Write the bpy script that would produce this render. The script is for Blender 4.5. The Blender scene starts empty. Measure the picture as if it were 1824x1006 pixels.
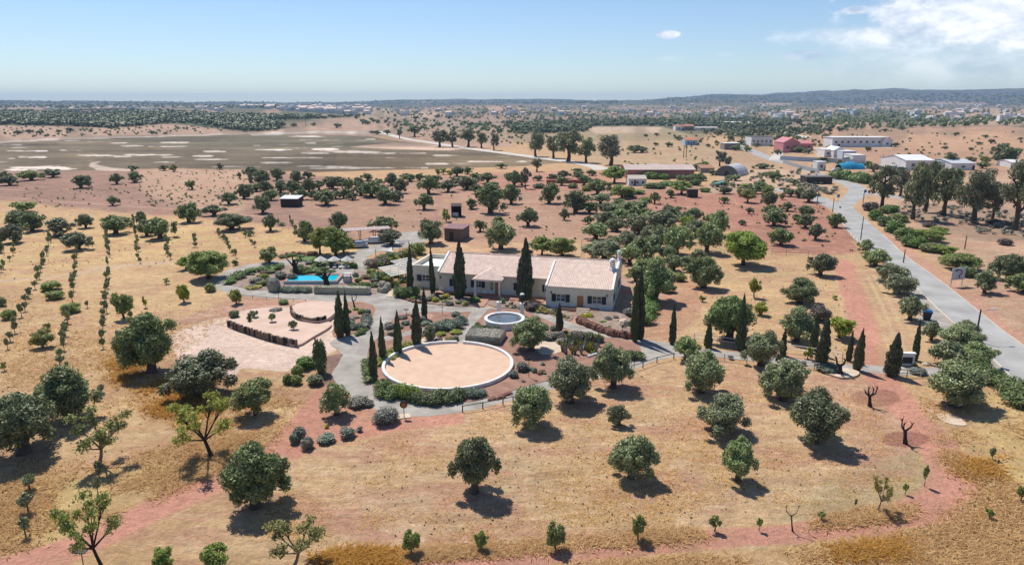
import bpy, math, random
import numpy as np
from mathutils import Vector, Matrix
from mathutils.geometry import tessellate_polygon
R = math.radians
sc = bpy.context.scene
# ---------------------------------------------------------------- camera
CAM_H, FPX, TILT = 30.0, 1216.0, R(14.7)
cd = bpy.data.cameras.new('camera'); cam = bpy.data.objects.new('camera', cd)
sc.collection.objects.link(cam); sc.camera = cam
cd.sensor_width = 36; cd.lens = 24.0; cd.clip_start = 0.5; cd.clip_end = 60000
cam.location = (0, 0, CAM_H); cam.rotation_euler = (R(90) - TILT, 0, 0)
# ---------------------------------------------------------------- light
SUN_EL = R(58); SHDIR = Vector((0.56, -0.83)).normalized()      # ground direction in which shadows fall
sd = bpy.data.lights.new('sun', 'SUN'); so = bpy.data.objects.new('sun', sd)
sc.collection.objects.link(so)
sd.energy = 4.6; sd.angle = R(0.55); sd.color = (1.0, 0.955, 0.88)
ldir = Vector((SHDIR.x*math.cos(SUN_EL), SHDIR.y*math.cos(SUN_EL), -math.sin(SUN_EL)))
so.rotation_euler = ldir.to_track_quat('-Z', 'Y').to_euler(); so.location = (0, 0, 200)
w = bpy.data.worlds.new('World'); sc.world = w; w.use_nodes = True
nt = w.node_tree; N = nt.nodes; L = nt.links; N.clear()
out = N.new('ShaderNodeOutputWorld'); bg = N.new('ShaderNodeBackground')
sky = N.new('ShaderNodeTexSky'); sky.sky_type = 'NISHITA'; sky.sun_disc = False
sky.sun_elevation = SUN_EL; sky.sun_rotation = math.atan2(-SHDIR.x, -SHDIR.y)
sky.air_density = 1.0; sky.dust_density = 0.0; sky.ozone_density = 1.6; sky.altitude = 0
bg.inputs['Strength'].default_value = 0.092
# clouds: bounded patches of noise in sky directions, mixed over the sky
tc = N.new('ShaderNodeTexCoord')
def math_(op, a, b=None, c=None, clamp=False):
    n = N.new('ShaderNodeMath'); n.operation = op; n.use_clamp = clamp
    for i, v in enumerate((a, b, c)):
        if v is None: continue
        if isinstance(v, (int, float)): n.inputs[i].default_value = v
        else: L.new(v, n.inputs[i])
    return n.outputs[0]
sp = N.new('ShaderNodeSeparateXYZ'); L.new(tc.outputs['Generated'], sp.inputs[0])
az = math_('ARCTAN2', sp.outputs[0], sp.outputs[1]); el = math_('ARCSINE', sp.outputs[2])
def azel(px, py):
    d = Vector(((px-912)/FPX, 1, (503-py)/FPX)); d.rotate(Matrix.Rotation(-TILT, 3, 'X')); d.normalize()
    return math.atan2(d.x, d.y), math.asin(d.z)
cmb = N.new('ShaderNodeCombineXYZ'); L.new(az, cmb.inputs[0]); L.new(math_('MULTIPLY', el, 1.9), cmb.inputs[1])
def noise_(scale, detail, rough, off=0.0):
    n = N.new('ShaderNodeTexNoise'); n.inputs['Scale'].default_value = scale; n.inputs['Detail'].default_value = detail
    n.inputs['Roughness'].default_value = rough
    mp = N.new('ShaderNodeMapping'); mp.inputs['Location'].default_value = (off, off*1.7, off)
    L.new(cmb.outputs[0], mp.inputs[0]); L.new(mp.outputs[0], n.inputs['Vector']); return n.outputs['Fac']
n1 = noise_(16, 9, 0.6, 3.1); n2 = noise_(7, 7, 0.6, 7.7); n3 = noise_(34, 6, 0.6, 1.3)
wob = math_('MULTIPLY', math_('SUBTRACT', n1, 0.5), 2.0)
total = None
def blob(px, py, rx, ry, soft, amt, wn=0.55):
    a0, e0 = azel(px, py); ra, re_ = rx/FPX*0.93, ry/FPX
    dx = math_('DIVIDE', math_('SUBTRACT', az, a0), ra); dy = math_('DIVIDE', math_('SUBTRACT', el, e0), re_)
    r = math_('SQRT', math_('ADD', math_('MULTIPLY', dx, dx), math_('MULTIPLY', dy, dy)))
    v = math_('SUBTRACT', 1.0, math_('SUBTRACT', r, math_('MULTIPLY', wob, wn)))
    return math_('MULTIPLY', math_('MULTIPLY', v, soft, clamp=True), amt)
bl = [blob(1800, 14, 225, 56, 4.5, 1.0), blob(1650, 32, 84, 26, 5, 1.0), blob(1880, 40, 150, 70, 1.2, .55, .9), blob(1560, 62, 130, 20, 2.0, .75, .8),
      blob(1700, 62, 260, 40, 1.4, .75, .8), blob(1438, 98, 50, 11, 2.0, .7), blob(1190, 62, 24, 8, 4, 1.0), blob(1527, 18, 26, 8, 3, .9),
      blob(1300, 97, 24, 5, 1.2, .22), blob(1195, 105, 30, 6, 1.0, .16), blob(1720, 110, 260, 46, 1.0, .5, .8)]
for b in bl: total = b if total is None else math_('MAXIMUM', total, b)
total = math_('MULTIPLY', total, math_('ADD', 0.75, math_('MULTIPLY', n3, 0.6)), clamp=True)
shade = math_('MULTIPLY', math_('SUBTRACT', math_('ADD', math_('MULTIPLY', n2, .5), math_('MULTIPLY', n1, .5)), 0.42), 7.0, clamp=True)
cr = N.new('ShaderNodeMix'); cr.data_type = 'RGBA'; L.new(shade, cr.inputs[0])
cr.inputs[6].default_value = (4.7, 5.8, 7.6, 1); cr.inputs[7].default_value = (10.6, 10.8, 11.1, 1)
mx = N.new('ShaderNodeMix'); mx.data_type = 'RGBA'; L.new(total, mx.inputs[0])
tint = N.new('ShaderNodeMix'); tint.data_type = 'RGBA'; tint.blend_type = 'MULTIPLY'; tint.inputs[0].default_value = 1.0; tint.inputs[7].default_value = (.87, .945, 1.10, 1)
L.new(sky.outputs[0], tint.inputs[6]); L.new(tint.outputs[2], mx.inputs[6]); L.new(cr.outputs[2], mx.inputs[7])
L.new(mx.outputs[2], bg.inputs[0]); L.new(bg.outputs[0], out.inputs[0])
sc.view_settings.view_transform = 'Standard'; sc.view_settings.look = 'None'
sc.view_settings.exposure = 0.28; sc.view_settings.gamma = 1.0
try:
    sc.cycles.max_bounces = 5; sc.cycles.diffuse_bounces = 3; sc.cycles.transparent_max_bounces = 6; sc.cycles.volume_bounces = 0
    sc.cycles.volume_max_steps = 64
except Exception: pass
HAZE = 1.05e-4
# ---------------------------------------------------------------- land form
ct, st = math.cos(TILT), math.sin(TILT)
def dirpx(px, py):
    u, v = (px-912)/FPX, (503-py)/FPX
    return Vector((u, ct + v*st, -st + v*ct))
def G(px, py, z=0.0):
    d = dirpx(px, py); t = (z-CAM_H)/d.z
    return Vector((d.x*t, d.y*t, z))
def proj(x, y, z):
    dz = z-CAM_H; dep = y*ct - dz*st; v = y*st + dz*ct
    return 912 + FPX*x/dep, 503 - FPX*v/dep
_rg = np.random.default_rng(5); _lat = _rg.random((256, 256))
def vnoise(x, y):
    xi = np.floor(x).astype(int); yi = np.floor(y).astype(int); fx = x-xi; fy = y-yi
    fx = fx*fx*(3-2*fx); fy = fy*fy*(3-2*fy)
    a = _lat[xi & 255, yi & 255]; b = _lat[(xi+1) & 255, yi & 255]; c = _lat[xi & 255, (yi+1) & 255]; d = _lat[(xi+1) & 255, (yi+1) & 255]
    return (a*(1-fx)+b*fx)*(1-fy) + (c*(1-fx)+d*fx)*fy
def fbm(x, y, o=4):
    s = 0; a = .5
    for i in range(o): s = s + a*(vnoise(x*2**i+17.3*i, y*2**i+9.1*i)-.5); a *= .5
    return s                                                       # about -0.5..0.5
DR = np.array([450., 800, 1200, 1800, 2600, 4000, 6500, 9000])
COLX = np.array([-600., 0, 300, 600, 750, 900, 1100, 1300, 1500, 1824, 2500])
TY = [[None]*11,
      [232, 231, 232, 233, 232, 230, 231, 231, 228, 222, 222],
      [206, 206, 206, 208, 216, 217, 217, 216, 212, 208, 208],
      [196, 197, 196, 196, 203, 202, 205, 203, 200, 200, 200],
      [192, 194, 193, 192, 195, 192, 194, 192, 192, 194, 194],
      [186, 188, 187, 188, 186, 185, 186, 183, 184, 186, 186],
      [180, 180.5, 183, 184, 180, 178.5, 179.5, 171, 165.5, 165, 166],
      [187]*11]
HT = np.zeros((8, 11))
for i in range(1, 8):
    for j in range(11):
        dep = TILT + math.atan((TY[i][j]-503)/FPX); HT[i, j] = CAM_H - DR[i]*math.tan(dep)
HT[1] = np.minimum(HT[1], 7)
def terr(x, y):
    x = np.asarray(x, float); y = np.asarray(y, float)
    r = np.hypot(x, y); a = np.arctan2(x, np.maximum(y, 1e-6)); a = np.clip(a, -1.0, 1.0)
    col = 912 + FPX*1.0*np.tan(a)*ct
    ci = np.interp(col, COLX, np.arange(11.)); lr = np.interp(np.log(np.maximum(r, 1)), np.log(DR), np.arange(8.))
    c0 = np.clip(np.floor(ci).astype(int), 0, 9); r0 = np.clip(np.floor(lr).astype(int), 0, 6)
    fc = ci-c0; fr = lr-r0; fc = fc*fc*(3-2*fc); fr = fr*fr*(3-2*fr)
    h = (HT[r0, c0]*(1-fc)+HT[r0, c0+1]*fc)*(1-fr) + (HT[r0+1, c0]*(1-fc)+HT[r0+1, c0+1]*fc)*fr
    k = np.clip((r-520)/700, 0, 1)
    amp = np.clip((r-520)*0.0075, 0, 30) + np.clip((r-3000)*.022, 0, 60)*np.clip((col-950)/300, 0, 1)
    h = h + k*amp*(fbm(x/260+3, y/420, 5)*.7 + fbm(x/800, y/1100+7, 4)*1.1)
    h = np.where(r > 9000, h-(r-9000)*.02, h)
    back = np.clip((-y+50)/400, 0, 1)
    return np.where(y < -50, h*(1-back), h)
def T1(x, y): return float(terr(np.array([x]), np.array([y]))[0])
_cache = {}
def Wp(px, py):
    """point of the land under a photo position"""
    g = G(px, max(py, 186))
    if math.hypot(g.x, g.y) < 440 and py > 200: return g
    d = dirpx(px, py); ts = np.geomspace(200, 12000, 2600)
    h = terr(d.x*ts, d.y*ts); z = CAM_H + d.z*ts
    k = np.nonzero(z <= h)[0]
    t = ts[k[0]] if len(k) else 8500.
    return Vector((d.x*t, d.y*t, T1(d.x*t, d.y*t)))
def depth(p): return p.y*ct - (p.z-CAM_H)*st
def mpp(p): return depth(p)/FPX                                    # metres per photo pixel
def ztop(p, py):
    """height above p of something whose top shows at photo row py"""
    u = (503-py)/FPX; y = p.y
    dz = y*(u*ct - st)/(ct + u*st)
    return max(.2, CAM_H + dz - p.z)
# ---------------------------------------------------------------- materials
MATS = {}
def mat(name, col, rough=.8, var=None, scale=6.0, bump=0.0, bscale=30.0, metal=0.0, spec=.3, coords='Object', stretch=(1,1,1), detail=4):
    if name in MATS: return MATS[name]
    m = bpy.data.materials.new(name); m.use_nodes = True; n = m.node_tree.nodes; l = m.node_tree.links
    b = n['Principled BSDF']; b.inputs['Roughness'].default_value = rough; b.inputs['Metallic'].default_value = metal
    b.inputs['Specular IOR Level'].default_value = spec
    t = n.new('ShaderNodeTexCoord'); mp = n.new('ShaderNodeMapping'); mp.inputs['Scale'].default_value = stretch
    l.new(t.outputs[coords], mp.inputs[0])
    nz = n.new('ShaderNodeTexNoise'); nz.inputs['Scale'].default_value = scale; nz.inputs['Detail'].default_value = detail
    l.new(mp.outputs[0], nz.inputs['Vector'])
    c2 = var if var else tuple(c*.8 for c in col)
    cr = n.new('ShaderNodeValToRGB'); cr.color_ramp.elements[0].position = .3; cr.color_ramp.elements[1].position = .7
    cr.color_ramp.elements[0].color = (*c2, 1); cr.color_ramp.elements[1].color = (*col, 1)
    l.new(nz.outputs['Fac'], cr.inputs[0]); l.new(cr.outputs[0], b.inputs['Base Color'])
    if bump:
        nb = n.new('ShaderNodeTexNoise'); nb.inputs['Scale'].default_value = bscale; nb.inputs['Detail'].default_value = 5
        l.new(mp.outputs[0], nb.inputs['Vector'])
        bp = n.new('ShaderNodeBump'); bp.inputs['Strength'].default_value = .8; bp.inputs['Distance'].default_value = bump
        l.new(nb.outputs['Fac'], bp.inputs['Height']); l.new(bp.outputs[0], b.inputs['Normal'])
    MATS[name] = m; return m
def leafmat(name, cols, trans=.12, rough=.55):
    m = bpy.data.materials.new(name); m.use_nodes = True; n = m.node_tree.nodes; l = m.node_tree.links
    b = n['Principled BSDF']; b.inputs['Roughness'].default_value = rough; b.inputs['Specular IOR Level'].default_value = .35
    g = n.new('ShaderNodeNewGeometry'); oi = n.new('ShaderNodeObjectInfo')
    cr = n.new('ShaderNodeValToRGB'); e = cr.color_ramp.elements
    while len(e) < len(cols): e.new(.5)
    for i, c in enumerate(cols): e[i].position = i/(len(cols)-1); e[i].color = (*c, 1)
    l.new(g.outputs['Random Per Island'], cr.inputs[0])
    hs = n.new('ShaderNodeHueSaturation')
    def rng(a, b_):
        r = n.new('ShaderNodeMapRange'); r.inputs[3].default_value = a; r.inputs[4].default_value = b_; l.new(oi.outputs['Random'], r.inputs[0]); return r.outputs[0]
    l.new(rng(.485, .515), hs.inputs['Hue']); l.new(rng(.8, 1.1), hs.inputs['Saturation']); l.new(rng(.82, 1.2), hs.inputs['Value'])
    l.new(cr.outputs[0], hs.inputs['Color']); l.new(hs.outputs[0], b.inputs['Base Color'])
    if trans:
        tr = n.new('ShaderNodeBsdfTranslucent'); l.new(hs.outputs[0], tr.inputs[0]); mxs = n.new('ShaderNodeMixShader'); mxs.inputs[0].default_value = trans
        l.new(b.outputs[0], mxs.inputs[1]); l.new(tr.outputs[0], mxs.inputs[2]); l.new(mxs.outputs[0], n['Material Output'].inputs['Surface'])
    MATS[name] = m; return m
OLIVE = leafmat('olive_leaves', [(0.122, 0.147, 0.054), (0.216, 0.249, 0.099), (0.287, 0.328, 0.14), (0.475, 0.513, 0.252)], .15)
OLIVED = leafmat('dark_olive_leaves', [(0.086, 0.11, 0.038), (0.153, 0.185, 0.066), (0.217, 0.252, 0.094), (0.333, 0.364, 0.158)], .15)
GREEN = leafmat('green_leaves', [(0.119, 0.165, 0.029), (0.211, 0.271, 0.046), (0.29, 0.35, 0.073), (0.396, 0.422, 0.119)], .25)
LIME = leafmat('lime_leaves', [(.16,.18,.03), (.27,.29,.045), (.36,.36,.07), (.42,.40,.12)], .3)
CYP = leafmat('cypress_leaves', [(0.121, 0.084, 0.046), (0.03, 0.049, 0.018), (0.055, 0.083, 0.029), (0.082, 0.113, 0.039), (0.136, 0.151, 0.061)], .05)
EUC = leafmat('eucalyptus_leaves', [(0.106, 0.118, 0.055), (0.18, 0.191, 0.094), (0.243, 0.248, 0.133), (0.317, 0.315, 0.178)], .25)
SILV = leafmat('silver_leaves', [(.20,.20,.14), (.28,.28,.21), (.36,.35,.28)], .1)
BLUEG = leafmat('bluish_leaves', [(.12,.15,.10), (.19,.225,.155), (.28,.31,.235)], .12)
HEDG = leafmat('hedge_leaves', [(0.086, 0.13, 0.029), (0.142, 0.202, 0.046), (0.204, 0.273, 0.076)], .15)
YELL = leafmat('yellow_leaves', [(.22,.2,.02), (.36,.31,.03), (.45,.38,.06)], .2)
RUST = leafmat('rust_leaves', [(.13,.055,.03), (.24,.11,.05), (.32,.2,.09)], .1)
BROWNL = leafmat('brown_leaves', [(.10,.07,.05), (.16,.12,.09), (.22,.18,.13)], .1)
STRAW = leafmat('straw_blades', [(0.55, 0.33, 0.101), (0.682, 0.43, 0.137), (0.77, 0.52, 0.18), (0.85, 0.62, 0.259)], .45, .9)
RUSTW = leafmat('rusty_weeds', [(0.344, 0.156, 0.049), (0.466, 0.229, 0.076), (0.558, 0.322, 0.119)], .4, .9)
GREYL = leafmat('greyish_leaves', [(.19,.175,.12), (.27,.25,.18), (.35,.33,.25)], .15)
CLIPL = leafmat('clipped_leaves', [(.34,.32,.235), (.44,.41,.31), (.52,.49,.39)], .1)
BARK = mat('bark', (.13,.10,.075), .9, (.05,.038,.03), 5, .03, 12)
DARKBARK = mat('dark_bark', (.05,.035,.028), .9, (.02,.014,.012), 5, .03, 12)
PALEBARK = mat('pale_bark', (.26,.21,.16), .9, (.12,.09,.07), 5, .02, 12)
WHITE = mat('whitewash', (.80,.79,.76), .7, (.60,.58,.54), 1.6, .004, 20)
CREAM = mat('cream_render', (.76,.71,.56), .85, (.66,.61,.48), 1.0, .004, 25)
WHITEB = mat('far_white_render', (.72,.71,.69), .8, (.6,.59,.57), .4)
TILE = mat('roof_tiles', (.72,.57,.475), .85, (.57,.42,.345), 1.6, .02, 14, stretch=(1,.6,1), detail=8)
TILER = mat('red_roof_tiles', (.42,.20,.13), .85, (.28,.14,.1), 2.0, .02, 14)
TERRA = mat('terracotta_paving', (.44,.24,.165), .8, (.34,.18,.125), 3.0, .005, 30)
SAND = mat('arena_sand', (.63,.435,.31), .95, (.53,.36,.25), .7, .03, 5, detail=12)
GRAVEL = mat('gravel', (.40,.365,.32), .95, (.24,.215,.185), .45, .04, 9, detail=12)
ASPH = mat('asphalt', (.40,.385,.36), .9, (.27,.26,.245), .22, .01, 20, detail=12)
LANE = mat('pale_lane', (.55,.50,.44), .95, (.46,.41,.35), .3, .01, 10)
SOIL = mat('garden_soil', (.35,.19,.135), .95, (.21,.12,.085), .7, .04, 6, detail=8)
GREYSOIL = mat('gravelly_soil', (.33,.25,.2), .95, (.2,.13,.1), 1.1, .04, 6, detail=8)
PALES = mat('pale_stone', (.6,.48,.36), .9, (.48,.37,.27), 1.5, .02, 8)
ROCK = mat('grey_rock', (.34,.31,.25), .9, (.2,.18,.14), 1.5, .06, 4)
REDROCK = mat('red_rock', (.26,.12,.085), .9, (.12,.055,.04), 1.5, .06, 4)
WOOD = mat('weathered_wood', (.24,.165,.115), .85, (.13,.085,.06), 8, .01, 20)
DWOOD = mat('dark_wood', (.06,.045,.035), .8, (.035,.025,.02), 8)
DOORW = mat('orange_door_wood', (.5,.24,.08), .5, (.4,.18,.06), 8)
NAVY = mat('navy_paint', (.02,.035,.06), .5, (.015,.025,.045), 8)
GLASS = mat('window_glass', (.05,.065,.08), .08, (.03,.04,.05), 2, spec=.8)
FRAMEW = mat('white_frame', (.75,.75,.73), .5, (.68,.68,.66), 5)
CLOTH = mat('canvas', (.60,.57,.51), .9, (.5,.47,.42), 3)
METAL = mat('galvanised_metal', (.45,.46,.47), .45, (.36,.37,.38), 3, metal=.6)
TINROOF = mat('tin_roof', (.5,.5,.52), .5, (.38,.38,.4), 3, metal=.3)
BLACK = mat('black_metal', (.03,.028,.027), .6, (.02,.02,.02), 4)
PINK = mat('pink_render', (.55,.22,.23), .85, (.45,.18,.19), .5)
BLUE = mat('blue_tarp', (.01,.25,.42), .6, (.01,.2,.34), 1)
POOLW = mat('pool_water', (.0,.50,.62), .08, (.0,.42,.58), .9, .01, 3, spec=.6)
POOLT = mat('pool_tiles', (.35,.5,.58), .4, (.28,.42,.5), 4)
TANKW = mat('tank_water', (.14,.15,.15), .06, (.09,.10,.10), .8, .004, 4, spec=.8)
RUBBER = mat('rubber', (.02,.02,.02), .8)
LAMPG = mat('lamp_glass', (.6,.62,.6), .3)
ORANGE = mat('orange_enamel', (.5,.2,.04), .5, (.25,.1,.03), 6)
BINB = mat('blue_lid', (.02,.14,.36), .4); BINK = mat('dark_bin', (.035,.04,.05), .5)
# ---------------------------------------------------------------- mesh helpers
def tag(o, label=None, cat=None, group=None, kind=None):
    if label: o['label'] = label
    if cat: o['category'] = cat
    if group: o['group'] = group
    if kind: o['kind'] = kind
    return o
def link(o, parent=None):
    sc.collection.objects.link(o)
    if parent is not None: o.parent = parent
    return o
def empty(name, loc, rz=0, scale=None):
    o = bpy.data.objects.new(name, None); o.location = loc; o.rotation_euler = (0, 0, rz); o.empty_display_size = .3
    if scale is not None: o.scale = scale
    return link(o)
class MB:
    def __init__(s): s.v = []; s.f = []; s.m = []
    def poly(s, pts, mi=0):
        b = len(s.v); s.v += [tuple(p) for p in pts]; s.f.append(tuple(range(b, b+len(pts)))); s.m.append(mi)
    def box(s, c, d, mi=0, rz=0, bev=0):
        cx, cy, cz = c; a, b_, h = d[0]/2, d[1]/2, d[2]/2; b = len(s.v); k, q = math.cos(rz), math.sin(rz)
        for z in (-h, h):
            for x, y in ((-a, -b_), (a, -b_), (a, b_), (-a, b_)): s.v.append((cx+x*k-y*q, cy+x*q+y*k, cz+z))
        for f in ((0,3,2,1), (4,5,6,7), (0,1,5,4), (1,2,6,5), (2,3,7,6), (3,0,4,7)): s.f.append(tuple(b+i for i in f)); s.m.append(mi)
        return s
    def tube(s, pts, rad, n=8, mi=0, cap=True):
        pts = [Vector(p) for p in pts]; b = len(s.v)
        if isinstance(rad, (int, float)): rad = [rad]*len(pts)
        for i, p in enumerate(pts):
            t = (pts[min(i+1, len(pts)-1)] - pts[max(i-1, 0)]).normalized()
            u = t.cross(Vector((0, 1, 0)) if abs(t.y) < .9 else Vector((1, 0, 0))).normalized(); v = t.cross(u)
            for k in range(n):
                a = 2*math.pi*k/n; s.v.append(tuple(p + (u*math.cos(a)+v*math.sin(a))*rad[i]))
        for i in range(len(pts)-1):
            for k in range(n):
                k2 = (k+1) % n; s.f.append((b+i*n+k, b+i*n+k2, b+(i+1)*n+k2, b+(i+1)*n+k)); s.m.append(mi)
        if cap:
            s.f.append(tuple(b+k for k in range(n))[::-1]); s.m.append(mi); e = b+(len(pts)-1)*n
            s.f.append(tuple(e+k for k in range(n))); s.m.append(mi)
        return s
    def lathe(s, c, prof, n=24, mi=0, a0=0, a1=2*math.pi):
        """prof: list of (r, z)"""
        b = len(s.v); full = abs(a1-a0-2*math.pi) < 1e-6; m = n if full else n+1; P = len(prof)
        for k in range(m):
            a = a0+(a1-a0)*k/n
            for r, z in prof: s.v.append((c[0]+r*math.cos(a), c[1]+r*math.sin(a), c[2]+z))
        for k in range(n):
            k2 = (k+1) % m if full else k+1
            for j in range(P-1): s.f.append((b+k*P+j, b+k2*P+j, b+k2*P+j+1, b+k*P+j+1)); s.m.append(mi)
        return s
    def prism(s, pts, z0, z1, mi=0):
        n = len(pts); b = len(s.v)
        for z in (z0, z1): s.v += [(p[0], p[1], z) for p in pts]
        s.f.append(tuple(range(b, b+n))[::-1]); s.f.append(tuple(range(b+n, b+2*n))); s.m += [mi, mi]
        for i in range(n): j = (i+1) % n; s.f.append((b+i, b+j, b+n+j, b+n+i)); s.m.append(mi)
        return s
    def mesh(s, name, mats):
        me = bpy.data.meshes.new(name); me.from_pydata(s.v, [], s.f)
        for m in (mats if isinstance(mats, (list, tuple)) else [mats]): me.materials.append(m)
        me.polygons.foreach_set('material_index', s.m); me.update(); return me
    def build(s, name, mats, parent=None, smooth=False, loc=None):
        me = s.mesh(name, mats)
        if smooth: me.polygons.foreach_set('use_smooth', [True]*len(me.polygons))
        o = bpy.data.objects.new(name, me)
        if loc is not None: o.location = loc
        return link(o, parent)
def npmesh(name, V, Q, mats, mi=None):
    me = bpy.data.meshes.new(name); nq, k = Q.shape
    me.vertices.add(len(V)); me.vertices.foreach_set('co', np.ascontiguousarray(V, dtype=np.float32).ravel())
    me.loops.add(nq*k); me.loops.foreach_set('vertex_index', np.ascontiguousarray(Q, dtype=np.int32).ravel())
    me.polygons.add(nq); me.polygons.foreach_set('loop_start', np.arange(0, nq*k, k, dtype=np.int32))
    for m in mats: me.materials.append(m)
    if mi is not None: me.polygons.foreach_set('material_index', np.asarray(mi, dtype=np.int32))
    me.update(calc_edges=True); me.validate(); return me
def smooth_pts(pts, k=4, closed=True):
    out = []; n = len(pts)
    for i in range(n if closed else n-1):
        p = [Vector(pts[(i+j) % n] if closed else pts[min(max(i+j, 0), n-1)]) for j in (-1, 0, 1, 2)]
        for s_ in range(k):
            t = s_/k
            out.append(.5*((2*p[1]) + (-p[0]+p[2])*t + (2*p[0]-5*p[1]+4*p[2]-p[3])*t*t + (-p[0]+3*p[1]-3*p[2]+p[3])*t**3))
    if not closed: out.append(Vector(pts[-1]))
    return out
def sheet(name, pxs, z, m, k=4, kind='structure', thick=0):
    """flat lying sheet whose outline is given by photo positions on the ground"""
    w_ = [G(*p) for p in pxs]; pts = smooth_pts([(p.x, p.y) for p in w_], k) if k > 1 else [Vector((p.x, p.y)) for p in w_]
    if k > 1 and z < .02:
        q_ = []
        for i, p in enumerate(pts):
            nx_ = pts[(i+1) % len(pts)]; m_ = max(1, int((nx_-p).length/1.1)); q_ += [p.lerp(nx_, j/m_) for j in range(m_)]
        jr = random.Random(len(q_)); pts = [Vector((p.x+jr.uniform(-.13, .13), p.y+jr.uniform(-.13, .13))) for p in q_]
    b = MB(); v3 = [Vector((p.x, p.y, 0)) for p in pts]
    base = len(b.v); b.v += [(p.x, p.y, z) for p in v3]
    for t in tessellate_polygon([v3]):
        a, c, d = (v3[i] for i in t); s_ = (c-a).cross(d-a).z
        b.f.append(tuple(t) if s_ > 0 else tuple(t[::-1])); b.m.append(0)
    if thick:
        n = len(v3); b.v += [(p.x, p.y, z-thick) for p in v3]
        for i in range(n): j = (i+1) % n; b.f.append((i, j, n+j, n+i)); b.m.append(0)
    o = b.build(name, m)
    if kind: tag(o, kind=kind)
    return o
def ribbon(name, prs, dz, m, sub=6):
    """strip between pairs of photo positions, laid on the land"""
    A = smooth_pts([tuple(Wp(*a))[:2] for a, _ in prs], sub, False); B = smooth_pts([tuple(Wp(*b_))[:2] for _, b_ in prs], sub, False)
    V = []; F = []; n = 4
    for a, c in zip(A, B):
        for k in range(n+1):
            p = a.lerp(c, k/n); V.append((p.x, p.y, T1(p.x, p.y)+dz))
    for i in range(len(A)-1):
        for k in range(n):
            q = i*(n+1)+k; F.append((q, q+1, q+n+2, q+n+1))
    b = MB(); b.v = V; b.f = F; b.m = [0]*len(F)
    return tag(b.build(name, m), kind='structure')
def center_ribbon(name, pts, width, dz, m, sub=6):
    C = smooth_pts([tuple(Wp(*p))[:2] for p in pts], sub, False); V = []; F = []; n = 2
    for i, c in enumerate(C):
        t = (C[min(i+1, len(C)-1)]-C[max(i-1, 0)]).normalized(); q = Vector((-t.y, t.x))*width/2
        for k in range(n+1):
            p = c - q + 2*q*k/n; V.append((p.x, p.y, T1(p.x, p.y)+dz))
    for i in range(len(C)-1):
        for k in range(n):
            a = i*(n+1)+k; F.append((a, a+n+1, a+n+2, a+1))
    b = MB(); b.v = V; b.f = F; b.m = [0]*len(F)
    return tag(b.build(name, m), kind='structure')
# ---------------------------------------------------------------- ground sheet
pys = np.concatenate([np.arange(1500, 1040, -20), np.arange(1040, 600, -1.6), np.arange(600, 196, -1.05)])
dz_ = np.tan(TILT + np.arctan((pys-503)/FPX)); rr = CAM_H/dz_
rr = np.concatenate([[0.5, 6, 12], rr[rr > 13], np.geomspace(rr[-1]*1.01, 10600, 180)])
aa = np.concatenate([np.linspace(-math.pi, -.76, 60)[:-1], np.linspace(-.76, .76, 980), np.linspace(.76, math.pi, 60)[1:]])
RR, AA = np.meshgrid(rr, aa, indexing='ij'); X = RR*np.sin(AA); Y = RR*np.cos(AA); Z = terr(X, Y); Z[RR < 440] = 0
nr, na = RR.shape
idx = np.arange(nr*na).reshape(nr, na)
Q = np.stack([idx[:-1, :-1], idx[1:, :-1], idx[1:, 1:], idx[:-1, 1:]], -1).reshape(-1, 4)[:, ::-1]
V = np.stack([X.ravel(), Y.ravel(), Z.ravel()], -1)
# map position of every vertex (photo survey coordinates; only used to look up which land cover grows there)
dep_ = np.maximum(V[:, 1]*ct - (V[:, 2]-CAM_H)*st, 1.0); vv = V[:, 1]*st + (V[:, 2]-CAM_H)*ct
PX = np.clip(912 + FPX*V[:, 0]/dep_, -3000, 5000); PY = np.clip(503 - FPX*vv/dep_, -500, 3000)
xr, yr = V[:, 0], V[:, 1]; rd = np.hypot(xr, yr)
nA = fbm(xr/7, yr/7, 4); nB = fbm(xr/2.2+50, yr/2.2, 3); nC = fbm(xr/30+9, yr/30, 4); nD = fbm(xr/160, yr/240+31, 5)
wa = np.clip(rd*.02, .6, 60); nE = fbm(xr/(wa*2.0), yr/(wa*1.9), 4); nF = fbm(xr/(wa*1.0)+5, yr/(wa*1.6), 4)
C = np.empty((len(V), 3)); PT = np.full(len(V), .55)                 # colour, patchiness of bare red soil
GOLD = np.array((.48,.31,.155)); STRAWC = np.array((.44,.30,.105)); REDM = np.array((.40,.19,.115)); REDT = np.array((.475,.22,.145))
MAUVE = np.array((.265,.155,.112)); TAN = np.array((.42,.275,.17)); MARSH = np.array((.145,.108,.066)); WOODC = np.array((.07,.085,.045))
k = np.clip(.5+nA*1.6+nC*1.1, 0, 1)[:, None]; C[:] = GOLD*(1-k) + np.array((.42,.255,.12))*k
def sst(a, b_, x): t = np.clip((x-a)/(b_-a), 0, 1); return t*t*(3-2*t)
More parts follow.
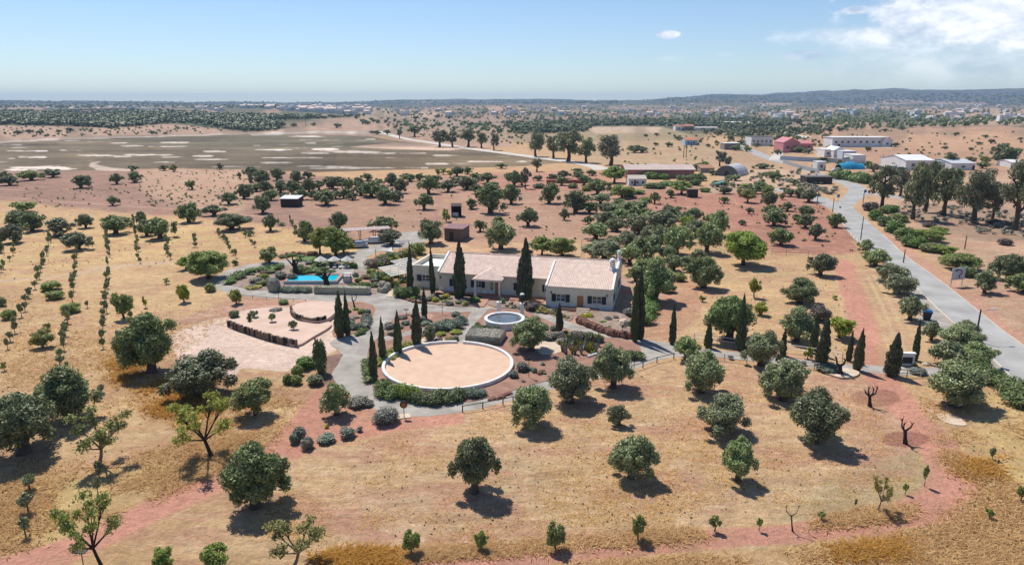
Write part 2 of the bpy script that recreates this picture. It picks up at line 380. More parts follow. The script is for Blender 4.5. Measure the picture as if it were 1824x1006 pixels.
def sdf(pts, asp=1.0, pad=60):
    pts = np.array(pts, float); x0, y0 = pts.min(0)-pad; x1, y1 = pts.max(0)+pad
    sel = np.nonzero((PX > x0) & (PX < x1) & (PY > y0) & (PY < y1) & (V[:, 1] > 0))[0]
    px = PX[sel]; py = PY[sel]*asp; P = pts*np.array((1, asp)); d = np.full(len(sel), 1e9); s = np.ones(len(sel))
    for i in range(len(P)):
        a = P[i]; b_ = P[i-1]; e = b_-a; wx = px-a[0]; wy = py-a[1]
        t = np.clip((wx*e[0]+wy*e[1])/max(e@e, 1e-9), 0, 1); d = np.minimum(d, (wx-e[0]*t)**2+(wy-e[1]*t)**2)
        c1 = py >= a[1]; c2 = py < b_[1]; c3 = e[0]*wy > e[1]*wx
        s = np.where((c1 & c2 & c3) | (~c1 & ~c2 & ~c3), -s, s)
    return sel, s*np.sqrt(d)
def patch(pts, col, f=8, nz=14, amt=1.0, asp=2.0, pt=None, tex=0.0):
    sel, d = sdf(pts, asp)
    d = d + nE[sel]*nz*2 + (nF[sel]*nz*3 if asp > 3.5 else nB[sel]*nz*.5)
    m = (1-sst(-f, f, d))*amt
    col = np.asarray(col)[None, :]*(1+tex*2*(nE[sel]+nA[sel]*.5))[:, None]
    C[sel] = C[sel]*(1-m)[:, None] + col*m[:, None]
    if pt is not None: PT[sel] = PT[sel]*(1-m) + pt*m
def line(pts, width, col, f=.5, nz=.5, amt=1.0, pt=.0):
    P = np.array([tuple(q)[:2] for q in smooth_pts([tuple(Wp(*p))[:2] for p in pts], 4, False)]); pad = width*2+3
    x0, y0 = P.min(0)-pad; x1, y1 = P.max(0)+pad
    sel = np.nonzero((xr > x0) & (xr < x1) & (yr > y0) & (yr < y1))[0]; d = np.full(len(sel), 1e9)
    for a, b_ in zip(P[:-1], P[1:]):
        e = b_-a; wx = xr[sel]-a[0]; wy = yr[sel]-a[1]; t = np.clip((wx*e[0]+wy*e[1])/max(e@e, 1e-9), 0, 1)
        d = np.minimum(d, (wx-e[0]*t)**2+(wy-e[1]*t)**2)
    d = np.sqrt(d)-width/2 + nB[sel]*nz*2 + nA[sel]*nz*2
    m = (1-sst(-f, f, d))*amt*(np.clip(1.0+nB[sel]*1.2, .5, 1)); C[sel] = C[sel]*(1-m)[:, None] + np.asarray(col)*m[:, None]; PT[sel] = PT[sel]*(1-m)+pt*m
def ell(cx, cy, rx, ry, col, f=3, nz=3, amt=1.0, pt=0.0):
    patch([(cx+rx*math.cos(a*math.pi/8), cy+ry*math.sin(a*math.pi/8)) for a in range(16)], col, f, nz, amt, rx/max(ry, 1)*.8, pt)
# far country
far = sst(560, 900, rd)[:, None]
t = np.clip(.5+nD*2.6+nE*.9, 0, 1)[:, None]
t = sst(.25, .75, .5+nD*2.6+nE*3.2)[:, None]; hillc = np.array((.28,.185,.13))*(1-t) + np.array((.085,.10,.06))*t
C = C*(1-far) + hillc*far; PT = PT*(1-far[:, 0])
mf = sst(2600, 4200, rd)[:, None]; t2 = np.clip(.45+nD*3.0+nE*1.4, 0, 1)[:, None]
C = C*(1-mf) + (np.array((.085,.085,.085))*(1-t2)+np.array((.022,.040,.038))*t2)*mf
# middle distance
patch([(-50,300),(200,300),(450,300),(700,330),(760,350),(740,400),(640,430),(560,412),(430,395),(330,385),(240,380),(130,372),(60,360),(-50,355)], MAUVE, 8, 10, pt=.35, tex=.12)
patch([(230,300),(440,292),(470,345),(430,385),(330,372),(250,340)], (.42,.27,.17), 12, 16, .8, pt=.5)
patch([(480,330),(900,310),(1130,330),(1240,350),(1110,480),(1050,430),(840,430),(700,430),(640,430),(610,400),(540,380)], (.35,.205,.135), 10, 12, pt=.5, tex=.2)
patch([(1110,345),(1260,330),(1440,345),(1500,390),(1530,450),(1480,455),(1380,450),(1270,400),(1180,395)], (.33,.15,.10), 6, 8, pt=.5, tex=.18)
patch([(830,312),(1110,300),(1110,330),(960,345),(840,330)], (.4,.19,.125), 6, 8, .8, pt=.3)
patch([(-50,380),(120,380),(330,392),(470,402),(560,425),(640,440),(640,455),(480,458),(420,470),(200,480),(-50,520)], (.50,.335,.145), 8, 10, .85, pt=.6)
patch([(740,425),(1040,440),(1110,460),(1110,475),(800,450)], (.48,.30,.17), 6, 8, .8)
patch([(1130,455),(1300,462),(1480,470),(1500,480),(1520,560),(1540,650),(1250,620),(1190,600),(1160,560)], (.50,.33,.165), 8, 10, .8, pt=.5)
patch([(1500,470),(1600,500),(1700,600),(1650,650),(1560,640),(1540,560)], (.5,.34,.17), 6, 8, .7, pt=.35)
patch([(1160,500),(1250,505),(1250,560),(1200,610),(1150,600)], (.40,.2,.125), 8, 10, .7)
patch([(1540,300),(1824,300),(1900,420),(1900,600),(1824,610),(1640,440),(1560,375)], (.42,.27,.17), 8, 12, .9, pt=.5, tex=.1)
patch([(1600,360),(1824,370),(1900,430),(1760,430),(1640,400)], (.27,.18,.12), 8, 14, .8, pt=.3)
patch([(1500,215),(1600,228),(1900,226),(1900,300),(1600,320),(1490,300),(1440,250)], (.37,.215,.13), 4, 8, .95, pt=.3, tex=.2)
patch([(1530,232),(1900,240),(1900,262),(1640,268),(1560,262)], (.42,.25,.14), 3, 6, .7)
patch([(1250,262),(1440,270),(1440,300),(1330,305),(1240,300)], (.38,.25,.14), 4, 5, .9)
patch([(1060,240),(1250,250),(1300,275),(1240,300),(1130,300),(1050,290),(1040,262)], (.36,.26,.145), 4, 6, .8, tex=.2)
patch([(930,235),(1180,228),(1260,238),(1250,250),(1050,252),(900,256),(880,245)], (.25,.205,.11), 3, 5, .9)
patch([(1040,224),(1180,225),(1170,237),(1060,238)], (.46,.33,.22), 3, 4, .8)
patch([(-50,222),(440,222),(660,212),(740,225),(900,232),(920,262),(760,262),(690,243),(440,240),(100,250),(-50,254)], (.37,.235,.16), 3, 6, .95, tex=.15)
patch([(750,215),(1000,222),(1020,235),(830,258),(760,250)], (.27,.195,.13), 4, 10, .7)
patch([(1240,345),(1300,300),(1480,305),(1480,340),(1380,345)], (.44,.32,.22), 5, 8, .7)
# marsh with salt pans
patch([(-60,254),(100,247),(200,243),(440,238),(660,243),(700,250),(880,272),(1010,290),(930,296),(800,300),(560,307),(430,302),(300,300),(130,305),(-60,305)], MARSH, 1.5, 2.5, pt=0, tex=.22)
patch([(200,243),(440,238),(660,243),(680,262),(400,266),(220,258)], (.125,.112,.068), 3, 4, .6)
patch([(600,272),(880,276),(1000,290),(800,300),(600,304)], (.19,.13,.07), 3, 5, .6)
patch([(625,262),(700,254),(760,258),(840,264),(800,268),(700,266)], (.46,.31,.22), 1.5, 2, .9)
for cx, cy, rx, ry in [(30,258,12,1.6),(210,255,20,1.3),(235,260,24,2),(310,254,32,1.6),(300,261,40,1),(45,269,40,1.2),(130,268,24,1.2),(55,280,26,2),(8,282,20,1.2),(170,277,42,2.2),(215,279,22,2),(262,276,52,2.2),(300,280,30,1),
    (385,270,24,2.2),(360,278,20,2),(420,271,30,1.6),(290,289,22,1.1),(70,299,62,3),(30,303,40,2.6),(120,301,30,2.4),(190,302,26,2.6),(395,284,60,.9),(490,267,40,1.1),(580,266,26,2.4),(560,273,26,1.2),(640,271,46,2.4),(700,273,60,1.8),
    (480,290,18,1.8),(512,290,10,1.4),(600,297,26,1.2),(660,299,60,1.6),(735,299,26,1.3),(550,296,30,.8),(598,300,50,.7),(545,243,36,1.6),(520,236.5,44,1.1),(620,236,40,1.1),(661,248,10,1.3),(552,255,10,1),(840,288,12,1.3),(930,288,10,1.3),
    (800,277,30,1),(850,266,24,.9),(870,288,30,.8),(450,259,14,.8),(780,292,20,.8),(700,281,40,.7),(520,281,60,.7)]:
    n_ = 16; patch([(cx+rx*.9*math.cos(a*math.tau/n_), cy+ry*.62*math.sin(a*math.tau/n_)) for a in range(n_)], (.56,.47,.39), 1.3, 4.5, .9, 4.0, pt=0)
selm, dm = sdf([(-60,256),(100,249),(440,240),(660,245),(700,252),(880,274),(1010,291),(800,299),(560,306),(300,300),(-60,304)], 2)
nS = fbm(xr[selm]/34, yr[selm]/15, 4); mS = sst(.23, .33, nS)*(dm < -2)*.7; C[selm] = C[selm]*(1-mS)[:, None] + np.array((.50,.41,.33))*mS[:, None]
nS = np.clip(fbm(xr[selm]/90+7, yr[selm]/30, 4)*2.5, -.6, .6); C[selm] *= (1+nS*(dm < 0)*.55)[:, None]
patch([(440,238),(560,234),(680,236),(690,240),(560,238),(450,242)], (.5,.44,.38), 1, 1.5, .7)
patch([(-50,253),(120,246),(440,237.5),(440,239.5),(120,249),(-50,257)], (.5,.4,.34), .6, 1, .8, 3)
patch([(160,290),(180,287),(170,293),(200,299),(240,302),(230,305),(180,304),(158,297)], (.46,.34,.26), 1, 1, .9)
# woods floor & hills behind
patch([(-60,195),(120,198),(300,197),(420,204),(560,207),(660,205),(560,212),(470,217),(520,228),(440,236),(380,228),(300,220),(200,228),(130,224),(-60,222)], WOODC, 3, 5, .95, pt=0)
patch([(900,222),(980,214),(1200,214),(1350,212),(1420,222),(1300,236),(1230,240),(1180,226),(1050,226),(1020,236),(920,238)], (.08,.09,.05), 3, 5, .9)
patch([(1500,205),(1600,200),(1700,212),(1640,222),(1520,216)], (.10,.10,.06), 3, 6, .8)
patch([(650,190),(720,196),(810,206),(740,212),(640,208)], (.42,.29,.19), 3, 5, .7)
patch([(1300,205),(1380,197),(1440,205),(1480,212),(1350,212)], (.36,.23,.15), 3, 6, .8)
patch([(1640,212),(1760,196),(1900,194),(1900,218),(1700,222)], (.36,.24,.16), 3, 8, .8)
for (a, b_, c, d_) in [(905,194,40,4),(975,196,30,3),(1030,197,30,4),(1120,192,50,4),(1230,198,46,3),(1300,192,40,3),(1560,192,60,3),(1600,182,46,4),(1380,186,30,2.5),(1480,195,30,2),(760,182,30,1.6),(1700,184,60,3),(60,186,40,1.2),(300,194,20,1.5)]:
    ell(a, b_, c, d_, (.38,.25,.18), 2, 3, .6)
# near ground
patch([(-60,560),(180,470),(420,500),(420,560),(300,640),(260,760),(470,700),(560,740),(480,800),(300,870),(-60,960)], (.52,.345,.165), 10, 14, .75, pt=.4)
patch([(200,830),(400,760),(480,800),(330,880),(150,960),(0,985),(-60,960),(-60,860)], (.46,.33,.12), 10, 16, .7, pt=.2)
patch([(560,745),(800,742),(930,715),(1180,650),(1240,640),(1500,665),(1560,690),(1620,760),(1600,880),(1400,925),(1000,950),(700,980),(300,990),(380,900),(520,830)], (.50,.325,.17), 10, 16, .8, pt=.62)
patch([(520,880),(760,860),(900,900),(860,960),(640,960),(520,940)], (.44,.25,.155), 12, 26, .4, pt=.7)
patch([(820,690),(1120,650),(1180,660),(1100,700),(900,745),(840,740)], (.44,.25,.14), 12, 18, .35, pt=.7)
patch([(1420,665),(1560,668),(1600,700),(1640,780),(1620,850),(1540,850),(1500,760),(1440,700)], (.40,.22,.15), 10, 16, .6, pt=.5)
patch([(1480,850),(1640,800),(1690,860),(1640,910),(1500,925),(1380,930)], (.33,.26,.125), 10, 16, .6, pt=.3)
patch([(700,985),(1000,962),(1300,940),(1480,925),(1620,905),(1624,918),(1500,934),(1300,948),(1000,975),(700,1004)], (.50,.36,.11), 4, 5, .8, pt=.1)
patch([(700,1006),(1000,1000),(1500,965),(1660,930),(1720,860),(1740,780),(1700,700),(1824,700),(1900,720),(1900,1100),(600,1100)], (.52,.365,.145), 10, 12, .8, pt=.3)
patch([(1700,760),(1900,760),(1900,1100),(1500,1100),(1600,980),(1720,880)], (.50,.33,.12), 14, 26, .6, pt=.35)
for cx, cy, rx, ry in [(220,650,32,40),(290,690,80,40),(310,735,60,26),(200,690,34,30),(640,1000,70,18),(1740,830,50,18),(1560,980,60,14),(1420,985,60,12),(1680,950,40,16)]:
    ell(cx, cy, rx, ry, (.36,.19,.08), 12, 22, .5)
patch([(300,600),(340,580),(420,548),(470,545),(520,532),(610,536),(640,545),(610,600),(598,625),(560,640),(560,655),(500,662),(430,655),(415,672),(360,668),(320,645)], (.62,.46,.36), 3, 5, .97, pt=.12, tex=.05)
patch([(430,525),(560,535),(520,545),(440,552),(415,560),(330,580),(300,575),(380,545)], (.42,.24,.165), 5, 8, .8, pt=.6)
patch([(700,540),(790,545),(960,555),(1050,585),(1130,600),(1150,560),(1190,520),(1130,490),(740,510),(690,515)], (.40,.25,.18), 4, 6, .9)
patch([(560,640),(600,630),(610,660),(585,690),(560,735),(500,800),(560,790),(700,752),(800,745),(780,738),(700,742),(650,725),(610,700),(620,660)], (.42,.2,.14), 5, 6, .8, pt=.3)
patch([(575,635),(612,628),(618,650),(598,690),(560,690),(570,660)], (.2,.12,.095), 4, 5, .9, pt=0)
lr = random.Random(8)
for k_ in range(15):
    o_ = k_*19+lr.uniform(-5, 5); line([(560-k_*6,775+o_),(800,752+o_),(1100,722+o_*.95),(1330,700+o_*.93),(1500+k_*4,715+o_*.8)], lr.uniform(.25, .6), ((.36,.2,.12) if k_ % 3 == 0 else (.58,.42,.25)), .25, .5, lr.uniform(.25, .5), .5)
for k_ in range(7):
    line([(1570+k_*9,640),(1573+k_*9,600),(1556+k_*8,545),(1532+k_*6,490)], .35, (.38,.23,.13) if k_ % 2 else (.58,.43,.26), .2, .3, .5, .3)
line([(-80,1040),(60,1000),(160,962),(260,915),(340,878),(420,846),(500,808),(560,783),(640,766),(720,752),(800,744)], 3.9, REDT, .35, .5)
line([(480,815),(510,785),(545,745),(575,712),(600,690)], 3.2, REDT, .35, .5)
line([(620,1030),(740,1004),(850,992),(1000,984),(1100,975),(1200,965),(1300,956),(1400,950),(1480,941),(1560,934),(1620,924),(1665,898),(1692,868)], 2.3, REDT, .25, .3)
line([(1560,660),(1585,690),(1612,730),(1642,765),(1670,800),(1692,835),(1700,862),(1680,890),(1640,915)], 3.7, REDT, .3, .5)
line([(1547,652),(1546,610),(1536,570),(1522,530),(1508,490),(1500,465)], 3.8, REDT, .35, .4)
line([(1570,650),(1572,600),(1552,540),(1530,490)], 1.0, (.42,.25,.13), .3, .3, .6, .3)
line([(1570,415),(1620,452),(1680,498),(1745,550),(1824,622),(1900,680)], 3.4, (.46,.24,.16), .8, .8, .9)
line([(-40,505),(100,492),(200,478),(330,463),(400,470)], 1.6, (.5,.34,.25), .5, .6, .7)
line([(160,476),(300,470),(390,478)], 1.4, (.5,.36,.27), .5, .6, .6)
for y0, c_ in ((395, .5), (372, .45)): line([(-20,y0-22),(150,y0-10),(300,y0),(470,y0+14)], 2.5, (.50,.30,.2), 1, 1, c_)
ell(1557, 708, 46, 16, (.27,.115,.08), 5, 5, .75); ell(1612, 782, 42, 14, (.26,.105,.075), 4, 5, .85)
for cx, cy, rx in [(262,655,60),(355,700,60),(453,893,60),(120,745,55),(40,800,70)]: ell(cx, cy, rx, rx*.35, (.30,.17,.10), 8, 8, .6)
fm = sst(300, 700, rd); fm2 = np.where((rd > 560), 1, 0)*fm
mot = sst(.35, .8, .5+nE*2.6+nD*1.6+nF*1.2); ism = np.ones(len(V)); ism[selm[dm < 0]] = .15
km = (fm*.55*mot*ism)[:, None]; C = C*(1-km) + np.array((.15,.115,.075))*km
C = np.clip(C*(1 + .30*nB + .30*nA + .25*nC)[:, None], .01, .9)
gme = npmesh('ground', V, Q, [])
ca = gme.color_attributes.new('cover', 'FLOAT_COLOR', 'POINT')
ca.data.foreach_set('color', np.concatenate([C, PT[:, None]], 1).astype(np.float32).ravel())
gme.polygons.foreach_set('use_smooth', np.ones(len(gme.polygons), dtype=bool))
gm = bpy.data.materials.new('dry_ground'); gm.use_nodes = True; gme.materials.append(gm)
def ground_mat():
    n = gm.node_tree.nodes; l = gm.node_tree.links; b = n['Principled BSDF']; b.inputs['Roughness'].default_value = .95; b.inputs['Specular IOR Level'].default_value = .1
    at = n.new('ShaderNodeAttribute'); at.attribute_name = 'cover'; ge = n.new('ShaderNodeNewGeometry')
    def nz(scale, det=5, rough=.6, stretch=None, rz=0):
        t = n.new('ShaderNodeTexNoise'); t.inputs['Scale'].default_value = scale; t.inputs['Detail'].default_value = det; t.inputs['Roughness'].default_value = rough
        if stretch:
            mp = n.new('ShaderNodeMapping'); mp.inputs['Scale'].default_value = stretch; mp.inputs['Rotation'].default_value = (0, 0, rz); l.new(ge.outputs['Position'], mp.inputs[0]); l.new(mp.outputs[0], t.inputs['Vector'])
        else: l.new(ge.outputs['Position'], t.inputs['Vector'])
        return t.outputs['Fac']
    def rmp(v, a, b_, c, d):
        r = n.new('ShaderNodeMapRange'); l.new(v, r.inputs[0])
        for i, q in enumerate((a, b_, c, d)): r.inputs[i+1].default_value = q
        return r.outputs[0]
    def mul(a, b_):
        m = n.new('ShaderNodeMath'); m.operation = 'MULTIPLY'; l.new(a, m.inputs[0])
        if isinstance(b_, float): m.inputs[1].default_value = b_
        else: l.new(b_, m.inputs[1])
        return m.outputs[0]
    big = nz(.11, 7, .62, (1, 1.5, 1), .35); strk = nz(.42, 6, .65, (.3, 1.7, 1), .25)
    add = n.new('ShaderNodeMath'); add.operation = 'ADD'; l.new(mul(big, .6), add.inputs[0]); l.new(mul(strk, .4), add.inputs[1])
    msk = mul(rmp(add.outputs[0], .495, .55, 0, .95), at.outputs['Alpha'])
    m1 = n.new('ShaderNodeMix'); m1.data_type = 'RGBA'; l.new(msk, m1.inputs[0]); l.new(at.outputs['Color'], m1.inputs[6]); m1.inputs[7].default_value = (.40, .19, .125, 1)
    pal = mul(rmp(nz(.5, 6, .7, (.5, 1.3, 1), .2), .54, .62, 0, .75), at.outputs['Alpha'])
    m2 = n.new('ShaderNodeMix'); m2.data_type = 'RGBA'; l.new(pal, m2.inputs[0]); l.new(m1.outputs[2], m2.inputs[6]); m2.inputs[7].default_value = (.60, .44, .26, 1)
    f1 = rmp(nz(1.3, 10, .82), .3, .7, .66, 1.42); f2 = rmp(nz(7, 6, .85, (.6, 1.4, 1), .2), .3, .7, .74, 1.3)
    f3 = rmp(nz(2.6, 6, .8, (.5, 1.2, 1), .25), .57, .66, 1.0, .62); f4 = rmp(nz(.9, 8, .8, (.4, 1.6, 1), .2), .35, .65, .85, 1.12)
    hs = n.new('ShaderNodeHueSaturation'); l.new(m2.outputs[2], hs.inputs['Color']); f34 = n.new('ShaderNodeMix'); f34.data_type = 'FLOAT'; f34.inputs[2].default_value = 1.0; l.new(mul(f3, f4), f34.inputs[3]); l.new(rmp(at.outputs['Alpha'], 0, .7, .3, 1), f34.inputs[0])
    l.new(mul(mul(f1, f2), f34.outputs[0]), hs.inputs['Value'])
    dk = mul(rmp(nz(.85, 7, .8, (.5, 1.3, 1), .3), .54, .60, 0, .6), at.outputs['Alpha']); m3 = n.new('ShaderNodeMix'); m3.data_type = 'RGBA'; l.new(dk, m3.inputs[0]); l.new(m2.outputs[2], m3.inputs[6]); m3.inputs[7].default_value = (.29, .18, .10, 1); l.new(m3.outputs[2], hs.inputs['Color']); l.new(hs.outputs[0], b.inputs['Base Color']); hs.inputs['Saturation'].default_value = .95
    bp = n.new('ShaderNodeBump'); bp.inputs['Strength'].default_value = 1; bp.inputs['Distance'].default_value = .3; l.new(nz(2.4, 8, .72), bp.inputs['Height']); l.new(bp.outputs[0], b.inputs['Normal'])
ground_mat()
tag(link(bpy.data.objects.new('ground', gme)), kind='structure')
# ---------------------------------------------------------------- roads, drive, beds
pairs = [((2050,940),(2060,800)),((1940,822),(1960,722)),((1866,742),(1885,664)),((1800,671),(1824,617)),((1735,608),(1768,575)),((1672,552),(1714,531)),((1618,500),(1662,491)),((1560,455),(1612,455)),
         ((1522,424),(1573,418)),((1500,397),(1548,396)),((1487,380),(1528,378)),((1483,368),(1520,367)),((1497,355),(1533,356)),((1511,341),(1545,344)),((1504,332),(1538,331)),((1484,322),(1508,322)),
         ((1455,311),(1478,315)),((1427,302),(1448,304)),((1400,293),(1418,295)),((1370,286),(1388,284)),((1346,277),(1359,273)),((1322,266),(1334,263)),((1300,259),(1312,256))]
ribbon('road', pairs, .02, ASPH)
center_ribbon('side_road', [(1506,376),(1470,360),(1445,349),(1415,343),(1385,338),(1350,335)], 6, .012, ASPH)
center_ribbon('side_road', [(1378,285),(1392,272),(1430,266),(1500,262),(1590,263)], 5.5, .03, LANE)
center_ribbon('side_road', [(1530,342),(1570,347),(1610,353),(1670,353),(1830,354)], 5.5, .012, ASPH)
center_ribbon('marsh_road', [(672,234),(690,239),(720,247),(765,254),(830,264),(900,273),(960,281),(1020,289),(1060,297),(1074,303)], 8.5, .04, LANE)
center_ribbon('hill_road', [(1396,224),(1389,229),(1398,235),(1412,240),(1440,246)], 8, .3, LANE)
sheet('gravel_verge', [(1612,498),(1628,510),(1689,570),(1764,634),(1830,702),(1800,700),(1740,650),(1690,612),(1640,575),(1632,560),(1636,545),(1618,520)], .006, GRAVEL, 3)
# pale concrete strip along the road edges
def edge(side, i0, i1, wd):
    pts = [p[side] for p in pairs[i0:i1]]; C_ = smooth_pts([tuple(G(*p))[:2] for p in pts], 6, False); b = MB(); pr = None
    for i, c in enumerate(C_):
        t = (C_[min(i+1, len(C_)-1)]-C_[max(i-1, 0)]).normalized(); q = Vector((-t.y, t.x))*wd/2
        cur = [(c.x-q.x, c.y-q.y), (c.x+q.x, c.y+q.y)]
        if pr:
            b.poly([(*pr[0], .0), (*pr[0], .1), (*cur[0], .1), (*cur[0], .0)]); b.poly([(*pr[0], .1), (*pr[1], .1), (*cur[1], .1), (*cur[0], .1)]); b.poly([(*pr[1], .1), (*pr[1], 0), (*cur[1], 0), (*cur[1], .1)])
        pr = cur
    return tag(b.build('kerb', LANE), kind='structure')
edge(0, 1, 10, .22); edge(1, 1, 9, .16)
drive = [(380,508),(384,495),(402,483),(430,474),(470,467),(520,461),(580,456),(622,452),(650,440),(690,428),(718,414),(768,412),(770,424),(724,440),(676,447),(654,460),(656,480),(690,500),(700,515),(700,522),(712,532),(730,537),(748,540),(790,545),
 (850,547),(915,550),(935,552),(968,557),(1020,576),(1060,588),(1110,600),(1146,604),(1192,611),(1267,622),(1330,629),(1420,639),(1500,648),(1560,651),(1600,653),(1650,655),(1700,652),(1712,662),(1655,669),(1590,667),(1530,662),(1420,651),(1320,641),(1260,634),(1200,636),(1170,643),(1128,658),
 (1100,667),(1050,677),(1000,690),(960,700),(913,713),(850,728),(800,737),(740,741),(700,738),(665,727),(635,712),(610,690),(592,668),(600,650),(610,632),(598,620),(586,611),(600,603),(628,596),(651,588),(661,571),(669,549),(661,541),(640,537),(600,537),(550,534),(500,532),(440,527),(405,521),(388,516)]
sheet('gravel_drive', drive, .008, GRAVEL, 3)
sheet('pool_garden_bed', [(405,499),(420,488),(450,480),(500,474),(540,468),(600,462),(628,460),(636,478),(650,484),(690,500),(680,511),(668,524),(600,523),(500,518),(450,516),(415,508)], .05, GREYSOIL, 3, thick=.05)
sheet('ring_garden_bed', [(711,560),(739,557),(788,556),(842,555),(870,552),(900,550),(935,554),(967,567),(1003,583),(1043,595),(1076,600),(1118,606),(1138,615),(1140,631),(1125,640),(1100,650),(1050,664),(984,676),(930,690),(900,700),(850,713),(800,718),(750,716),(700,707),(675,697),(660,682),(652,665),(653,645),(658,617),(675,600),(688,590),(695,575)], .05, SOIL, 3, thick=.05)
sheet('garden_path', [(842,554),(868,552),(852,570),(840,590),(834,611),(816,611),(820,592),(829,575)], .056, GRAVEL, 3)
sheet('garden_path', [(686,600),(733,589),(760,586),(760,591),(733,596),(686,607)], .056, GRAVEL, 3)
sheet('cypress_bed', [(601,602),(628,594),(650,586),(659,571),(667,549),(659,542),(640,539),(615,540),(612,560),(592,590)], .06, SOIL, 3, thick=.06)
sheet('house_bed', [(706,523),(735,536),(790,544),(842,546),(850,537),(856,528),(790,523),(745,517),(715,514)], .12, GREYSOIL, 3, thick=.12)
sheet('house_bed', [(1037,572),(1060,585),(1128,597),(1126,575),(1100,560),(1050,556)], .35, GREYSOIL, 3, thick=.35)
sheet('house_bed', [(872,537),(968,543),(970,549),(1016,556),(1014,572),(968,557),(930,551),(880,547)], .1, GREYSOIL, 3, thick=.1)
sheet('stone_path', [(842,546),(862,547),(871,534),(852,533)], .13, TERRA, 1, thick=.13)
# ---------------------------------------------------------------- plants
def lobes_mesh(lobes, n, size, seed, asp=1.5, core=.62, jit=.7, up=0.25, shell=(.72, 1.08), uniq=None):
    """leaf quads spread over many overlapping clumps; lobes: (x, y, z, rx, ry, rz)"""
    g = np.random.default_rng(seed); Lb = np.array(lobes, float); wt = (Lb[:, 3]*Lb[:, 5]); wt /= wt.sum()
    i = g.choice(len(Lb), n*2, p=wt); d = g.normal(size=(n*2, 3)); d[:, 2] += up; d /= np.linalg.norm(d, axis=1)[:, None]
    p = Lb[i, :3] + d*Lb[i, 3:]*g.uniform(*shell, (n*2, 1))
    keep = np.ones(n*2, bool)
    for k in range(len(Lb)):
        q = (((p-Lb[k, :3])/Lb[k, 3:])**2).sum(1); keep &= ~((q < .45) & (i != k))
    p = p[keep][:n]; d = d[keep][:n]; n = len(p)
    nn = d + g.normal(size=(n, 3))*jit; nn[:, 2] += .3; nn /= np.linalg.norm(nn, axis=1)[:, None]
    u = np.cross(nn, g.normal(size=(n, 3))); u /= np.linalg.norm(u, axis=1)[:, None]; v = np.cross(nn, u)
    s = size*g.uniform(.6, 1.35, (n, 1)); a = u*s*.5*asp; b = v*s*.5
    V = np.stack([p-a*.9-b*.35, p+b*-.6+a*.2, p+a, p+b*.8-a*.1], 1).reshape(-1, 3); Qd = np.arange(n*4).reshape(n, 4)
    if core:
        oc = np.array([(1,0,0),(0,1,0),(-1,0,0),(0,-1,0),(0,0,1),(0,0,-1),(.6,.6,.55),(-.6,.6,.55),(-.6,-.6,.55),(.6,-.6,.55)], float)
        of = [(0,6,4,9),(6,1,7,4),(4,7,2,8),(4,8,3,9),(0,1,6,6),(1,2,7,7),(2,3,8,8),(3,0,9,9),(0,5,1,1),(1,5,2,2),(2,5,3,3),(3,5,0,0)]
        cv = (Lb[:, None, :3] + oc[None]*Lb[:, None, 3:]*core).reshape(-1, 3); base = len(V)
        V = np.concatenate([V, cv]); fs = []
        for k in range(len(Lb)):
            for f in of: fs.append([base+k*10+f[0], base+k*10+f[1], base+k*10+f[2], base+k*10+f[3]])
        tri = np.array(fs); return V, Qd, tri
    return V, Qd, None
def crown_mesh(name, lobes, n, size, seed, m, **kw):
    V, Qd, tri = lobes_mesh(lobes, n, size, seed, **kw)
    me = bpy.data.meshes.new(name); F = Qd.tolist()
    if tri is not None: F += [tuple(dict.fromkeys(t)) for t in tri.tolist()]
    me.from_pydata(V.tolist(), [], F); me.materials.append(m); me.update(); return me
def ellip_lobes(rng, n, c, R_, r0, r1, flat=1.0, zlo=-.8):
    out = []; bd = [Vector((rng.gauss(0, 1), rng.gauss(0, 1), rng.gauss(0, .7))).normalized() for _ in range(5)]
    for k in range(n):
        while True:
            d = Vector((rng.gauss(0, 1), rng.gauss(0, 1), rng.gauss(0, 1)));
            if d.length > .1: d.normalize()
            if d.z > zlo: break
        rr_ = rng.uniform(.55, 1.0)*(.74+.36*max(0, max(d.dot(q) for q in bd))**2 if n > 10 else 1); r = rng.uniform(r0, r1)
        out.append((c[0]+d.x*(R_[0]-r)*rr_, c[1]+d.y*(R_[1]-r)*rr_, c[2]+d.z*(R_[2]-r*flat)*rr_, r, r, r*flat))
    return out
def trunk_mesh(kind, seed):
    rng = random.Random(seed); b = MB()
    if kind == 'olive':
        b.tube([(0,0,-.03),(.01,.0,.05),(.02,0,.16)], [.105,.075,.062], 8)
        for k in range(4):
            a = k*math.pi/2+rng.uniform(-.5, .5); r = rng.uniform(.14, .25)
            b.tube([(.02,0,.12),(.02+math.cos(a)*r*.4, math.sin(a)*r*.4, .24),(math.cos(a)*r, math.sin(a)*r, .5)], [.045,.034,.015], 6)
    elif kind == 'thin':
        b.tube([(0,0,-.02),(.02,.01,.2),(0,0,.5)], [.05,.035,.02], 6)
        for k in range(3):
            a = k*2.1+rng.uniform(-.4, .4); b.tube([(.015,0,.25),(math.cos(a)*.16, math.sin(a)*.16, .55)], [.022,.01], 5)
    elif kind == 'straight':
        b.tube([(0,0,-.02),(0,0,.5),(0,0,.9)], [.16,.10,.02], 6)
    elif kind == 'euc':
        b.tube([(0,0,-.02),(.03,0,.2),(.0,.02,.45),(.05,0,.8)], [.075,.055,.042,.015], 7)
        for k in range(7):
            a = k*.9*2+rng.uniform(-.4, .4); z = .26+k*.06; r = rng.uniform(.2, .36)
            b.tube([(.02,0,z),(math.cos(a)*r*.5, math.sin(a)*r*.5, z+.11),(math.cos(a)*r, math.sin(a)*r, z+.24)], [.03,.02,.008], 5)
    me = b.mesh('trunk', BARK); me.polygons.foreach_set('use_smooth', [True]*len(me.polygons)); return me
PROT = {}
